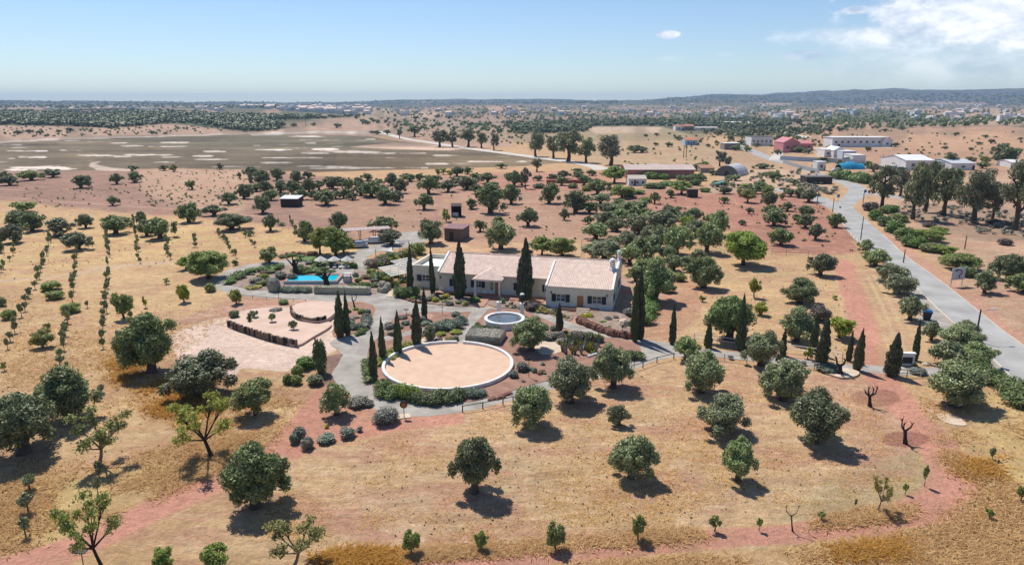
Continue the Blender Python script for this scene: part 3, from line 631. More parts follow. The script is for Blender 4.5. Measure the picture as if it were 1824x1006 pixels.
def protos():
    for q, (nl, n, s) in {'hi': (52, 13000, .030), 'md': (34, 3200, .05), 'lo': (18, 620, .10)}.items():
        PROT['olive', q] = []
        for k in range(11 if q == 'hi' else 6):
            rng = random.Random(100*k+len(q)+ord(q[0])); ax, ay = rng.uniform(.43, .5), rng.uniform(.40, .5)
            lb = ellip_lobes(rng, nl, (rng.uniform(-.03, .03), 0, .51), (ax, ay, .49), .06, .15, .95, -.95) + ellip_lobes(rng, 5, (0, 0, .5), (ax*.62, ay*.62, .32), .13, .17, .9, -.8)
            for _ in range(5):
                a = rng.uniform(0, 6.28); lb.append((math.cos(a)*.42, math.sin(a)*.40, rng.uniform(.22, .6), .08, .08, .11))
            PROT['olive', q].append((crown_mesh('crown', lb, n, s, k*7+3, OLIVE, core=.45, up=.2, asp=1.9, jit=1.0, shell=(.55, 1.26)), trunk_mesh('olive', k)))
    for q, (nl, n, s) in {'hi': (40, 9000, .036), 'md': (26, 2600, .058), 'lo': (12, 420, .12)}.items():
        PROT['broad', q] = []
        for k in range(4):
            rng = random.Random(500+k*13+ord(q[0])); lb = ellip_lobes(rng, nl, (0, 0, .5), (.5, .47, .5), .09, .17, .9, -1)
            PROT['broad', q].append((crown_mesh('crown', lb, n, s, 300+k, GREEN, core=.55, asp=1.4, up=.3, jit=.9, shell=(.62, 1.14)), trunk_mesh('thin', k)))
    for q, n, s in (('hi', 5200, .085), ('md', 2600, .11), ('lo', 700, .2)):
        PROT['cypress', q] = []
        for k in range(4):
            rng = random.Random(900+k); lb = []
            for i in range(26):
                z = .05 + .93*i/25; prof = .47*min(1, (z/.12)**.5)*max(0, 1-(max(z-.35, 0)/.66)**1.5)**.9 + .03
                a = rng.uniform(0, 6.28); o = prof*.14
                lb.append((math.cos(a)*o, math.sin(a)*o, z, prof*rng.uniform(.72, .95), prof*rng.uniform(.72, .95), .07))
            PROT['cypress', q].append((crown_mesh('crown', lb, n, s, 700+k, CYP, core=.72, asp=1.2, jit=.6, up=0, shell=(.7, 1.22)), trunk_mesh('straight', k)))
    for q, nl, n, s in (('hi', 34, 4600, .034), ('md', 28, 1900, .052), ('lo', 18, 460, .10)):
        PROT['euc', q] = []
        for k in range(4):
            rng = random.Random(1300+k*7); lb = []
            for i in range(nl):
                z = rng.uniform(.36, .93); a = rng.uniform(0, 6.28); ro = rng.uniform(.08, .36)*(1.15-abs(z-.62)); r = rng.uniform(.08, .15)
                lb.append((math.cos(a)*ro, math.sin(a)*ro, z, r, r, r*.8))
            PROT['euc', q].append((crown_mesh('crown', lb, n, s, 1300+k, EUC, core=0, asp=2.2, jit=1.1, up=.1, shell=(.3, 1.25)), trunk_mesh('euc', k)))
    for q, nl, n, s in (('hi', 20, 3200, .05), ('md', 16, 1300, .08), ('lo', 8, 200, .17)):
        PROT['shrub', q] = []
        for k in range(5):
            rng = random.Random(1700+k*5+nl); lb = [(0, 0, .42, .40, .38, .5)]
            for i in range(nl):
                a = rng.uniform(0, 6.28); ro = rng.uniform(.1, .34); r = rng.uniform(.13, .22)
                lb.append((math.cos(a)*ro, math.sin(a)*ro, rng.uniform(.15, .72), r, r, r*1.3))
            PROT['shrub', q].append((crown_mesh('shrub', lb, n, s, 1700+k, GREEN, core=.66, asp=1.6, up=.4, jit=.9, shell=(.7, 1.15)), None))
    PROT['sapling', 'hi'] = PROT['sapling', 'md'] = PROT['sapling', 'lo'] = []
    for k in range(5):
        rng = random.Random(2100+k); lb = ellip_lobes(rng, 12, (0, 0, .62), (.46, .46, .38), .1, .17, 1.1, -.9)
        PROT['sapling', 'hi'].append((crown_mesh('crown', lb, 420, .11, 2100+k, OLIVE, core=0, asp=1.8, jit=1.0, shell=(.2, 1.1)), trunk_mesh('thin', 20+k)))
    # almonds: crooked open limbs that carry the leaf sprays
    PROT['almond', 'hi'] = []
    for k in range(4):
        rng = random.Random(2500+k); b = MB(); lean = rng.uniform(.08, .16)*(-1 if k % 2 else 1); lb = []
        b.tube([(lean,0,-.02),(lean*.4,.01,.14),(0,0,.30)], [.032,.025,.021], 8)
        for i in range(7):
            a = i*.9+rng.uniform(-.3, .3); r = rng.uniform(.25, .43); z1 = rng.uniform(.5, .97); p1 = (math.cos(a)*r*.5, math.sin(a)*r*.5, .30+(z1-.3)*.45); p2 = (math.cos(a)*r, math.sin(a)*r, z1)
            b.tube([(0,0,.29), p1, p2], [.016,.011,.004], 6)
            for j in range(4):
                a2 = a+rng.uniform(-1, 1); q = (p1[0]+math.cos(a2)*rng.uniform(.06, .17), p1[1]+math.sin(a2)*rng.uniform(.06, .17), p1[2]+rng.uniform(.08, .26))
                b.tube([p1, q], [.007,.003], 4); lb.append((*q, .07, .07, .06))
            lb.append((*p2, .1, .1, .08))
        tm = b.mesh('trunk', PALEBARK if k % 2 else DARKBARK)
        PROT['almond', 'hi'].append((crown_mesh('crown', lb, 2600, .030, 2500+k, LIME, core=0, asp=1.8, jit=1.2, up=.1, shell=(.15, 1.25)), tm))
    PROT['almond', 'md'] = PROT['almond', 'lo'] = PROT['almond', 'hi']
    # bare tree: limbs only
    PROT['bare', 'hi'] = []
    for k in range(2):
        rng = random.Random(2700+k); b = MB()
        b.tube([(0,0,-.02),(0,0,.3)], [.07,.05], 7)
        def br(p, d, l_, r, lev):
            q = p + d*l_; b.tube([p, q], [r, r*.6], 4)
            if lev:
                for _ in range(4): br(q, (d+Vector((rng.uniform(-.8,.8), rng.uniform(-.8,.8), rng.uniform(-.1,.5)))).normalized(), l_*.68, r*.55, lev-1)
        for i in range(5):
            a = i*1.26; br(Vector((0,0,.28)), Vector((math.cos(a)*.7, math.sin(a)*.7, .8)).normalized(), .26, .03, 3)
        PROT['bare', 'hi'].append((b.mesh('crown', BROWNL), trunk_mesh('thin', 40+k)))
    PROT['bare', 'md'] = PROT['bare', 'lo'] = PROT['bare', 'hi']
protos()
KN = {'olive': ('olive_tree', 'tree'), 'broad': ('broadleaf_tree', 'tree'), 'cypress': ('cypress_tree', 'tree'), 'euc': ('eucalyptus_tree', 'tree'),
      'shrub': ('shrub', 'shrub'), 'sapling': ('young_olive_tree', 'tree'), 'almond': ('almond_tree', 'tree'), 'bare': ('bare_tree', 'tree')}
COLW = {'olive_leaves': 'grey-green', 'dark_olive_leaves': 'dark green', 'green_leaves': 'bright green', 'lime_leaves': 'lime green', 'cypress_leaves': 'dark', 'eucalyptus_leaves': 'drooping',
        'silver_leaves': 'silvery', 'bluish_leaves': 'blue-green', 'hedge_leaves': 'deep green', 'yellow_leaves': 'yellow', 'rust_leaves': 'rust-red', 'brown_leaves': 'brown', 'greyish_leaves': 'greyish'}
placed = []; rngP = random.Random(77)
def plant(kind, x, y, wpx, top, m=None, label=None, zone=None, trunk=True, lean=0, group=None, hmin=None):
    p = Wp(x, y); s = mpp(p); wm = wpx*s; h = ztop(p, top)
    if kind == 'shrub': h = max(.25, h - wm*.18)
    elif kind in ('olive', 'broad', 'almond', 'sapling', 'euc'): h = max(.5, h - wm*.06)
    if hmin: h = max(h, hmin)
    q = 'hi' if wpx > 58 or (kind == 'cypress' and y-top > 60) or (kind in ('shrub', 'almond') and wpx > 40) else 'md' if wpx > 24 or (kind == 'cypress' and y > 400) else 'lo'
    if kind == 'shrub' and wpx > 14 and q == 'lo': q = 'md'
    cr, tr = rngP.choice(PROT[kind, q]); nm, cat = KN[kind]
    if kind in ('cypress',): sx = wm*1.0
    elif kind == 'olive': sx = wm*1.16
    else: sx = wm*1.08
    rz = rngP.uniform(0, 6.28)
    if kind == 'almond': rz = rngP.uniform(-.3, .3)
    if tr is None:
        o = bpy.data.objects.new(nm, cr); o.location = p; o.rotation_euler = (0, 0, rz); o.scale = (sx, sx, h); link(o); c = o
    else:
        o = empty(nm, p, rz, (sx*rngP.uniform(.9, 1.1), sx*rngP.uniform(.9, 1.1), h))
        c = link(bpy.data.objects.new('crown', cr), o); t_ = link(bpy.data.objects.new('trunk', tr), o)
        if lean: o.rotation_euler = (0, lean, 0)
    if kind == 'cypress': o.rotation_euler = (rngP.uniform(-.035, .035), rngP.uniform(-.035, .035), rz); o.scale.x *= rngP.uniform(.82, 1.12); o.scale.y = o.scale.x
    if m is not None and len(c.material_slots): c.material_slots[0].link = 'OBJECT'; c.material_slots[0].material = m
    mn = (m or cr.materials[0]).name
    o['category'] = cat
    if group: o['group'] = group
    if label: o['label'] = label
    placed.append((o, kind, zone, x, y, COLW.get(mn, 'green'), label, wm, h))
    return o
ORD = 'first second third fourth fifth sixth seventh eighth ninth tenth eleventh twelfth thirteenth fourteenth fifteenth sixteenth seventeenth eighteenth nineteenth twentieth'.split()
def ordn(i):
    if i < 20: return ORD[i]
    i += 1; tens = {2: 'twenty', 3: 'thirty', 4: 'forty', 5: 'fifty', 6: 'sixty'}[i//10]
    return tens[:-1]+'ieth' if i % 10 == 0 else tens+'-'+ORD[i % 10-1]
NAMEW = {'olive': 'olive tree', 'broad': 'leafy tree', 'cypress': 'cypress', 'euc': 'eucalyptus', 'shrub': 'bush', 'sapling': 'young olive tree', 'almond': 'almond tree', 'bare': 'bare tree'}
def autolabel():
    by = {}
    for r in placed:
        if r[6] is None: by.setdefault((r[2], r[1], r[5]), []).append(r)
    for (zone, kind, col), rs in by.items():
        ph, fr, ax = ZONES[zone]
        if len(rs) > 20 and zone == 'clump': ph = 'behind the wing'; rs.sort(key=lambda r: {'x': r[3], '-x': -r[3], 'y': -r[4], '-y': r[4]}[ax])
        for i, r in enumerate(rs):
            b = f"{col} {NAMEW[kind]} {ph}"
            r[0]['label'] = b if len(rs) == 1 else f"{b}, {ordn(i)} from {fr}"
            if len(rs) > 1 and 'group' not in r[0]: r[0]['group'] = f"{NAMEW[kind]}s {ph}" if kind != 'shrub' else f"bushes {ph}"
ZONES = {
 'front': ('in the mown field', 'the red fork', 'x'),
 'gate': ('beside the drive near the gate', 'the house', 'x'),
 'road': ('along the asphalt road', 'the gate', 'y'),
 'below': ('along the lower red track', 'the red fork', 'x'),
 'left': ('left of the pale terraces', 'the red track', 'y'),
 'dots': ('in the straw field', 'the drive', '-x'),
 'row': ('in the planted rows of the straw field', 'the drive', '-x'),
 'orch': ('above the planted rows', 'the open straw field', 'x'),
 'mauve': ('in the bare mauve field', 'the salt marsh', '-y'),
 'grove': ('in the grove by the marsh', 'the mauve field', 'x'),
 'behind': ('near the sheds and carport', 'the mauve field', 'x'),
 'pool': ('beside the turquoise pool garden', 'the pool drive bend', 'x'),
 'mid': ('behind the long house', 'the sheds', 'x'),
 'clump': ('in the wood behind the wing', 'the hoop greenhouse', '-y'),
 'redhill': ('on the red stony slope', 'the olive wood', 'x'),
 'east': ('in the plot beyond the wing', 'the wing', 'x'),
 'ring': ('in the garden round the sand circle', 'the log terraces', 'x'),
 'house': ('against the front of the long house', 'the pergola', 'x'),
 'euc': ('in the row across the asphalt road', 'the road', 'x'),
 'verge': ('on the far road verge', 'the road junction', 'x'),
 'farm': ('by the hoop greenhouse', 'the pink building', 'x'),
 'lane': ('along the marsh lane', 'the village', 'x'),
 'hill': ('on the tan land behind the marsh', 'the village', 'x'),
 'bed': ('in the bed below the sand circle', 'the brown bed', 'x')}
def many(kind, zone, m, rows, **kw):
    for r in rows:
        mm = m
        if len(r) > 4: mm = r[4]
        plant(kind, r[0], r[1], r[2], r[3], mm, zone=zone, **kw)
D = OLIVED
many('olive', 'front', OLIVE, [(950,757,76,672),(1015,716,78,628),(1092,690,70,603),(1102,757,36,714),(1126,850,78,766),(1284,770,90,697),(1314,855,64,770),(1248,698,72,618),(1395,712,76,632),(1449,786,98,684,D),(845,876,80,758,D),(455,902,106,781,D),(600,738,50,677)])
many('olive', 'gate', OLIVE, [(1222,640,48,592),(1355,650,66,581),(1298,604,82,514,D),(1418,608,64,542),(1700,722,104,633),(1658,606,34,566),(1706,622,78,572),(1690,652,58,598),(1737,652,62,606),(1718,600,44,568)])
many('olive', 'road', OLIVE, [(1620,570,46,518),(1598,522,58,478),(1588,503,48,460),(1559,474,42,437),(1543,450,32,423),(1753,522,40,474),(1796,500,60,443,D),(1824,520,56,480,D)])
many('olive', 'left', D, [(270,662,98,546),(357,703,112,617),(122,750,104,647),(42,806,120,684),(445,575,10,555)])
many('olive', 'orch', D, [(30,408,44,370),(58,412,42,372),(26,432,40,393),(105,420,52,384),(140,444,46,407),(153,406,30,378),(206,416,48,376),(262,420,34,388),(285,424,54,380),(253,400,20,371),(337,396,40,357),(381,384,40,360),(414,409,60,372),(408,364,34,338),(2,434,18,408),(2,450,14,425)])
many('olive', 'mauve', D, [(18,330,32,308),(56,321,38,299,GREEN),(94,316,28,298),(8,324,24,301),(145,335,32,306),(208,328,25,305),(240,325,27,303),(236,305,20,292),(292,304,18,291),(310,306,14,290,LIME),(392,302,14,288),(342,338,20,317),(435,354,30,323),(201,366,24,345),(427,318,10,305)])
many('broad', 'orch', GREEN, [(42,378,50,353)])
many('olive', 'grove', D, [(448,318,28,292),(465,332,35,297),(473,345,26,317),(494,322,28,296),(500,343,28,318),(522,349,36,315),(530,325,28,300),(551,344,28,315),(568,338,24,317),(592,336,30,310),(607,330,28,310),(612,353,24,330),(582,365,42,332),(549,318,20,303),(620,340,20,314),
  (637,334,28,312),(643,348,30,320),(662,351,40,318),(686,364,38,330),(697,330,28,304),(712,344,30,314),(731,323,26,307),(764,345,38,306),(798,342,34,316),(832,337,36,307),(814,314,25,293),(833,310,22,294),(722,318,20,306),(675,330,22,315)])
many('broad', 'grove', LIME, [(780,312,14,298),(790,311,16,298),(802,316,16,301)])
many('olive', 'behind', D, [(756,373,34,339),(468,380,34,345),(482,411,32,377),(543,430,34,387),(604,409,36,373),(682,412,46,380),(697,436,38,402),(767,434,48,386),(502,402,14,394,OLIVE),(446,420,14,408),(420,472,12,460)])
plant('broad', 598, 456, 56, 392, GREEN, 'large feathery yellow-green tree beside the carport'); plant('broad', 570, 453, 46, 400, LIME, 'feathery pale green tree left of the carport tree')
plant('broad', 612, 450, 40, 412, LIME, 'small lime tree leaning toward the parked cars')
plant('broad', 795, 395, 20, 367, GREEN, 'small umbrella-shaped tree beside the open dark shed')
many('olive', 'mid', D, [(874,380,58,320),(868,326,34,303),(911,363,36,324),(916,332,30,299),(978,362,40,321),(1025,379,44,332),(941,403,36,364),(892,443,54,381,OLIVE),(855,412,24,388),(1005,392,16,366),(1055,313,18,299),(905,318,20,305)])
many('broad', 'mid', GREEN, [(965,455,50,417),(1002,456,62,416)])
many('olive', 'clump', OLIVE, [(1064,346,42,312,D),(1070,363,36,340),(1082,381,44,355),(1130,386,54,352),(1080,402,40,371),(1062,427,50,389),(1138,417,48,376),(1184,412,52,366),(1174,445,38,392),(1204,452,46,394),(1258,450,46,386),(1240,420,46,384),(1283,420,44,369),(1075,462,62,418),(1122,470,46,428),(1152,460,52,413),(1200,482,36,448),(1166,537,64,453),(1105,396,40,366),(1160,400,40,370),(1218,400,30,372)])
many('broad', 'clump', GREEN, [(1094,326,52,292),(1108,353,48,323),(1225,406,30,380),(1214,346,52,318)])
many('olive', 'redhill', D, [(1166,363,18,338),(1195,352,18,333),(1368,370,30,335),(1440,360,38,332),(1424,352,26,330),(1433,386,28,361),(1435,406,32,376),(1452,427,32,393),(1489,405,32,375),(1334,381,14,367),(1378,402,42,368),(1391,436,44,398),(1323,401,14,390),(1393,356,11,341),(1374,384,30,360)])
many('broad', 'redhill', LIME, [(1332,361,36,334),(1318,350,20,333),(1366,348,26,326,GREEN)])
plant('broad', 1324, 472, 96, 398, GREEN, 'large bright green round tree behind the olive wood')
many('olive', 'east', OLIVE, [(1253,512,60,450,D),(1461,491,52,444,D),(1425,540,62,490,D)])
many('broad', 'east', LIME, [(1343,530,25,492),(1355,561,28,533),(1251,537,14,523),(1495,602,56,556),(1488,534,12,524),(1438,640,20,612)])
plant('shrub', 1459, 570, 36, 538, BROWNL, 'dusky purple-brown bush between the olives near the gate')
many('cypress', 'house', CYP, [(731,525,13,437),(771,526,13,443),(819,531,20,430),(935,534,28,428)])
many('cypress', 'ring', CYP, [(606,600,18,522),(619,597,12,522),(667,676,17,592),(681,641,14,568),(709,630,14,556),(742,617,17,534),(757,568,10,515),(996,590,14,542)])
many('cypress', 'gate', CYP, [(1130,608,18,500),(1140,604,17,476),(1197,613,14,543),(1261,619,12,575),(1319,624,18,528),(1394,633,11,588),(1447,628,14,560),(1462,656,20,566),(1511,643,13,592),(1526,660,19,588),(1587,669,24,595),(1629,642,15,573)])
many('olive', 'ring', OLIVE, [(945,625,66,557),(765,606,32,572)])
plant('shrub', 572, 664, 24, 598, HEDG, 'tall ragged conifer beside the brown bed')
many('olive', 'grove', D, [(457,341,26,322),(483,357,28,334),(508,360,24,340),(538,356,28,334),(562,356,24,334),(598,354,24,334),(628,356,22,338),(655,322,22,306),(680,345,26,326),(705,358,26,336),(748,322,22,306),(776,326,24,308),(812,330,24,312),(846,322,24,304)])
many('olive', 'clump', OLIVE, [(1050,380,30,354,D),(1098,412,36,384),(1116,440,40,408),(1092,445,34,416),(1160,430,38,398),(1196,392,38,362,D),(1234,396,34,366),(1216,432,38,400),(1240,470,34,440),(1188,462,30,434),(1146,490,44,452),(1178,505,40,468),(1132,500,34,470),(1100,372,30,350),(1266,400,28,376),(1222,478,30,452)])
many('olive', 'mid', D, [(840,372,26,350),(848,345,26,324),(890,400,22,380),(930,330,24,310),(1000,330,24,310),(1040,330,26,308),(1048,400,24,380)])
many('shrub', 'mid', HEDG, [(940,455,20,440),(880,332,20,320),(960,335,24,322),(985,335,20,324),(1020,335,22,322,GREEN),(1045,340,20,326,GREEN),(920,345,18,332)])
many('shrub', 'clump', HEDG, [(1120,350,28,334),(1150,360,24,346,GREEN),(1205,470,26,452),(1240,500,26,482),(1140,520,26,500,GREEN),(1190,520,28,500),(1210,500,24,482,GREEN)])
many('olive', 'redhill', D, [(1350,340,28,320),(1402,376,24,356),(1408,350,24,332),(1290,362,18,346),(1420,398,22,378)])
many('shrub', 'verge', HEDG, [(1585,380,34,358),(1600,395,36,374,GREEN),(1630,440,36,414),(1660,448,44,424,GREEN),(1690,470,40,446,GREEN),(1720,492,36,468),(1672,415,30,398,GREEN)])
# left field
many('broad', 'dots', GREEN, [(372,496,84,438),(331,480,32,455),(480,468,40,434),(221,567,46,512),(455,738,82,668)])
many('shrub', 'dots', GREEN, [(92,516,34,494),(100,532,30,512),(126,556,33,534),(16,568,26,546),(375,519,20,500),(4,545,16,525)])
many('broad', 'dots', LIME, [(77,618,42,582),(85,590,22,572),(328,538,27,502),(421,541,30,511),(259,548,10,524),(8,660,12,642),(297,506,14,494)])
many('sapling', 'left', OLIVE, [(53,872,32,840),(50,912,32,872),(46,955,28,916),(177,848,26,818),(175,880,20,845),(180,700,18,682),(212,616,9,586),(452,568,22,550),(485,576,20,556),(524,590,20,568),(120,660,9,640),(156,548,10,534)], group='young trees of the straw field')
plant('almond', 185, 826, 96, 727, GREEN, 'almond tree with dark slanting trunk above the red track'); plant('almond', 368, 812, 118, 706, LIME, 'crooked almond tree with bare pale branches')
plant('almond', 172, 1012, 110, 880, GREEN, 'tangled leafy almond tree at the lower red track'); plant('almond', 534, 1010, 108, 916, LIME, 'two-armed almond tree in the mown field corner')
plant('almond', 1567, 910, 46, 847, YELL, 'small yellow-topped almond tree by the track bend')
many('broad', 'below', GREEN, [(293,1016,52,970),(386,1014,58,962),(733,984,34,938),(857,978,28,942),(989,978,42,922),(1136,962,34,913)])
many('sapling', 'below', GREEN, [(1273,946,28,915),(1352,945,14,918),(1463,926,18,908),(1612,880,12,858),(1646,866,14,822),(1767,818,18,795),(1818,892,24,862),(1762,924,18,903),(1523,905,6,885)])
gz = random.Random(31)
def scatter(zone, poly, n, w0, w1, mats):
    xs = [p[0] for p in poly]; ys = [p[1] for p in poly]; k = 0
    while k < n:
        x, y = gz.uniform(min(xs), max(xs)), gz.uniform(min(ys), max(ys)); ins = False; j = len(poly)-1
        for i in range(len(poly)):
            if (poly[i][1] > y) != (poly[j][1] > y) and x < (poly[j][0]-poly[i][0])*(y-poly[i][1])/(poly[j][1]-poly[i][1]+1e-9)+poly[i][0]: ins = not ins
            j = i
        if not ins: continue
        k += 1; w_ = gz.uniform(w0, w1); plant('shrub', x, y, w_, y-w_*gz.uniform(.5, .8), gz.choice(mats), zone=zone)
ZONES['poolbed'] = ('in the pool garden bed', 'the drive bend', 'x'); ZONES['housebed'] = ('in the bed before the house', 'the pergola', 'x'); ZONES['ringbed'] = ('in the ring garden bed', 'the slender cypresses', 'x')
ZONES['wingbed'] = ('in the bed under the wing', 'the stone steps', 'x'); ZONES['cypbed'] = ('in the twin cypress bed', 'the cypresses', 'x'); ZONES['lanebed'] = ('between pool lane and annex', 'the pool', 'x')
scatter('poolbed', [(412,500),(430,488),(470,482),(505,480),(510,512),(450,514)], 16, 9, 18, [HEDG, GREEN, BLUEG, LIME, RUST])
scatter('poolbed', [(530,470),(625,466),(632,476),(560,484),(530,484)], 14, 10, 18, [HEDG, GREEN, BLUEG])
scatter('poolbed', [(632,486),(690,500),(684,510),(640,512),(630,500)], 12, 9, 16, [HEDG, BLUEG, YELL, RUST, GREEN])
scatter('lanebed', [(656,484),(700,486),(735,500),(700,514),(690,500),(660,494)], 12, 10, 20, [HEDG, GREEN, BLUEG, LIME])
scatter('lanebed', [(664,458),(700,450),(740,452),(735,480),(690,478),(665,474)], 12, 14, 26, [GREYL, GREEN, HEDG, LIME])
scatter('housebed', [(715,524),(745,528),(840,532),(845,544),(790,543),(740,536)], 18, 8, 16, [HEDG, YELL, GREEN, GREYL, BLUEG])
scatter('housebed', [(875,538),(966,546),(1010,566),(968,556),(885,547)], 14, 8, 15, [HEDG, YELL, GREYL, RUST, BLUEG])
scatter('wingbed', [(1045,572),(1100,570),(1126,580),(1124,595),(1060,584)], 14, 8, 15, [GREYL, BLUEG, GREEN, RUST])
scatter('ringbed', [(700,564),(760,560),(820,556),(820,576),(770,590),(700,584)], 14, 9, 18, [GREYL, BLUEG, HEDG, SILV])
scatter('ringbed', [(930,580),(1000,590),(1050,600),(1110,612),(1120,632),(1060,640),(1010,610),(960,605)], 22, 10, 20, [GREYL, BLUEG, HEDG, GREEN, BROWNL])
scatter('ringbed', [(915,640),(960,640),(1000,662),(930,684),(905,694)], 8, 8, 14, [GREYL, BLUEG, RUST])
scatter('ringbed', [(668,640),(730,612),(760,602),(730,624),(690,648),(665,668)], 12, 9, 15, [LIME, YELL, GREEN])
scatter('cypbed', [(616,545),(655,545),(662,560),(650,582),(625,592),(612,570)], 12, 9, 16, [BLUEG, GREEN, SILV, HEDG])
many('broad', 'farm', GREEN, [(1475,268,20,256),(1545,270,16,258,LIME),(1452,300,16,288),(1495,294,16,282)])
many('olive', 'farm', D, [(1466,290,20,276),(1508,290,18,278),(1545,300,20,284),(1556,306,26,288),(1600,300,20,284),(1605,312,24,294),(1385,275,18,264),(1330,270,18,258),(1310,268,20,256),(1348,262,14,252),(1420,250,16,240),(1405,246,16,236),(1595,262,12,252),(1470,246,14,236),(1680,300,20,282),(1750,300,22,284),(1270,312,18,300),(1225,300,18,288)])
# rows of young plants
rows = [[(39,420),(12,475),(-6,500)],[(91,428),(74,480),(62,510),(45,548),(30,575),(24,600),(9,629)],[(138,448),(133,480),(131,524),(119,569),(110,629),(104,660)],[(190,418),(195,477),(191,509),(183,599),(179,640)],
        [(237,391),(249,472)],[(297,428),(302,465)],[(343,423),(350,443)],[(387,415),(419,460)],[(425,408),(459,445)],[(515,395),(530,420)],[(232,560),(222,660)]]
rowname = ['first planted row, farthest from the drive', 'second planted row from the field edge', 'third planted row from the field edge', 'fourth planted row from the field edge', 'fifth planted row', 'sixth planted row', 'seventh planted row, by the drive', 'eighth planted row, by the drive', 'short row nearest the big lime tree', 'tiny row behind the pool', 'stray row by the biggest olive']
for ri, rw in enumerate(rows):
    rc = 0
    P3 = [G(*p) for p in rw]; c = 0.0
    for a, b_ in zip(P3[:-1], P3[1:]):
        Ln = (b_-a).length; t_ = -c
        while t_ + 3.1 < Ln or c == 0:
            t_ += 3.1 if c or t_ > 0 else .01; c = 1
            if t_ > Ln: break
            q = a.lerp(b_, t_/Ln); q.x += rngP.uniform(-.3, .3); px, py = proj(q.x, q.y, 0)
            if rngP.random() < .12: continue
            rc += 1
            hh = rngP.uniform(1.2, 2.2); w_ = rngP.uniform(.75, 1.35)/mpp(q); pt = proj(q.x, q.y, hh)[1]
            plant('sapling', px, py, w_, pt, OLIVE, label=f'small young olive, {ordn(rc-1)} plant of the {rowname[ri]}', zone='row', group='young olive trees planted in rows')
        c = 1
# across the road
many('euc', 'euc', EUC, [(1570,374,50,292),(1626,391,54,288),(1647,378,48,284),(1681,384,52,296),(1734,397,66,297),(1766,396,36,322),(1806,410,70,284),(1840,400,60,300),(1603,350,34,300),(1692,300,26,270)])
plant('broad', 1787, 294, 56, 248, OLIVED, 'big dark round tree standing on the orange hillside')
many('broad', 'verge', GREEN, [(1650,430,60,403),(1682,452,50,432),(1712,480,66,443),(1640,420,30,404),(1755,292,26,276,LIME),(1728,290,22,276,LIME)])
many('shrub', 'verge', HEDG, [(1558,392,26,368),(1576,402,32,378),(1594,414,36,385),(1610,428,36,398),(1616,438,28,412)])
many('shrub', 'verge', BROWNL, [(1550,375,28,354),(1604,392,20,372),(1790,436,26,420),(1655,404,24,392),(1770,398,30,384)])
# farm area and the lane beyond
many('olive', 'farm', D, [(1244,305,28,288),(1255,300,22,284,GREEN),(1391,259,28,234),(1320,258,14,246),(1345,345,24,325),(1380,318,30,302),(1414,330,24,316,OLIVE),(1310,322,24,308,OLIVE),(1290,345,26,328),(1360,300,30,288),(1424,272,26,258),(1440,274,18,262)])
many('shrub', 'farm', HEDG, [(1165,335,40,318),(1190,330,40,316),(1239,330,24,314),(1285,330,30,316),(1300,318,20,308),(1135,345,30,332,GREEN),(1330,335,26,322,GREEN),(1256,342,20,330,GREEN)])
many('euc', 'lane', EUC, [(783,262,30,230),(806,262,26,232),(834,262,36,228),(858,264,24,236),(880,268,22,236),(954,279,36,233),(986,282,34,240),(1012,288,50,229),(1044,290,36,244),(1088,294,46,238),(936,336,20,298),(956,306,22,282),(1282,296,22,268),(1297,298,18,278),(712,247,12,230),(738,244,30,222)], group='eucalyptus along the marsh lane')
many('olive', 'lane', D, [(1004,318,26,300),(985,322,24,306),(1030,320,26,302),(1028,308,22,296),(958,322,18,310),(1130,272,26,256),(1145,272,22,258),(893,300,22,288),(1210,250,18,240)])
hillpts = [(32,240),(52,238),(72,240),(105,237),(125,236),(162,236),(271,239),(345,212),(524,226),(559,224),(600,228),(635,212),(646,221),(655,222),(662,215),(665,218),(662,238),(672,240),(690,240),(740,213),(757,214),(780,210),(800,212),(850,224),(840,225),(828,221),(870,224),(905,228),(915,230),(1040,232),(1151,244),(1170,243),
                (1190,262),(1168,260),(1262,262),(1310,243),(1322,243),(1300,250),(1275,238),(1258,239),(1475,215),(1503,209),(1560,212),(1590,210),(1622,224),(1650,222),(1700,215),(1740,217),(1760,210),(1790,214),(1816,216),(1702,242),(1755,246),(1765,256),(1728,268),(1742,258),(1683,266),(1818,250),(1500,232),(1470,232),(1440,236),(1455,240),(1536,228),(1576,235),(1607,232)]
hillpts.sort(key=lambda q: abs(q[0]-530))
for (x, y) in hillpts:
    hk = hillpts.index((x, y)); w_ = rngP.uniform(9, 15); plant('olive', x, y, w_, y-w_*rngP.uniform(.55, .8), D, zone='hill', label=f'tiny dark far tree behind the marsh, {ordn(hk)} from the village', group='scattered trees behind the marsh')
autolabel_done = False
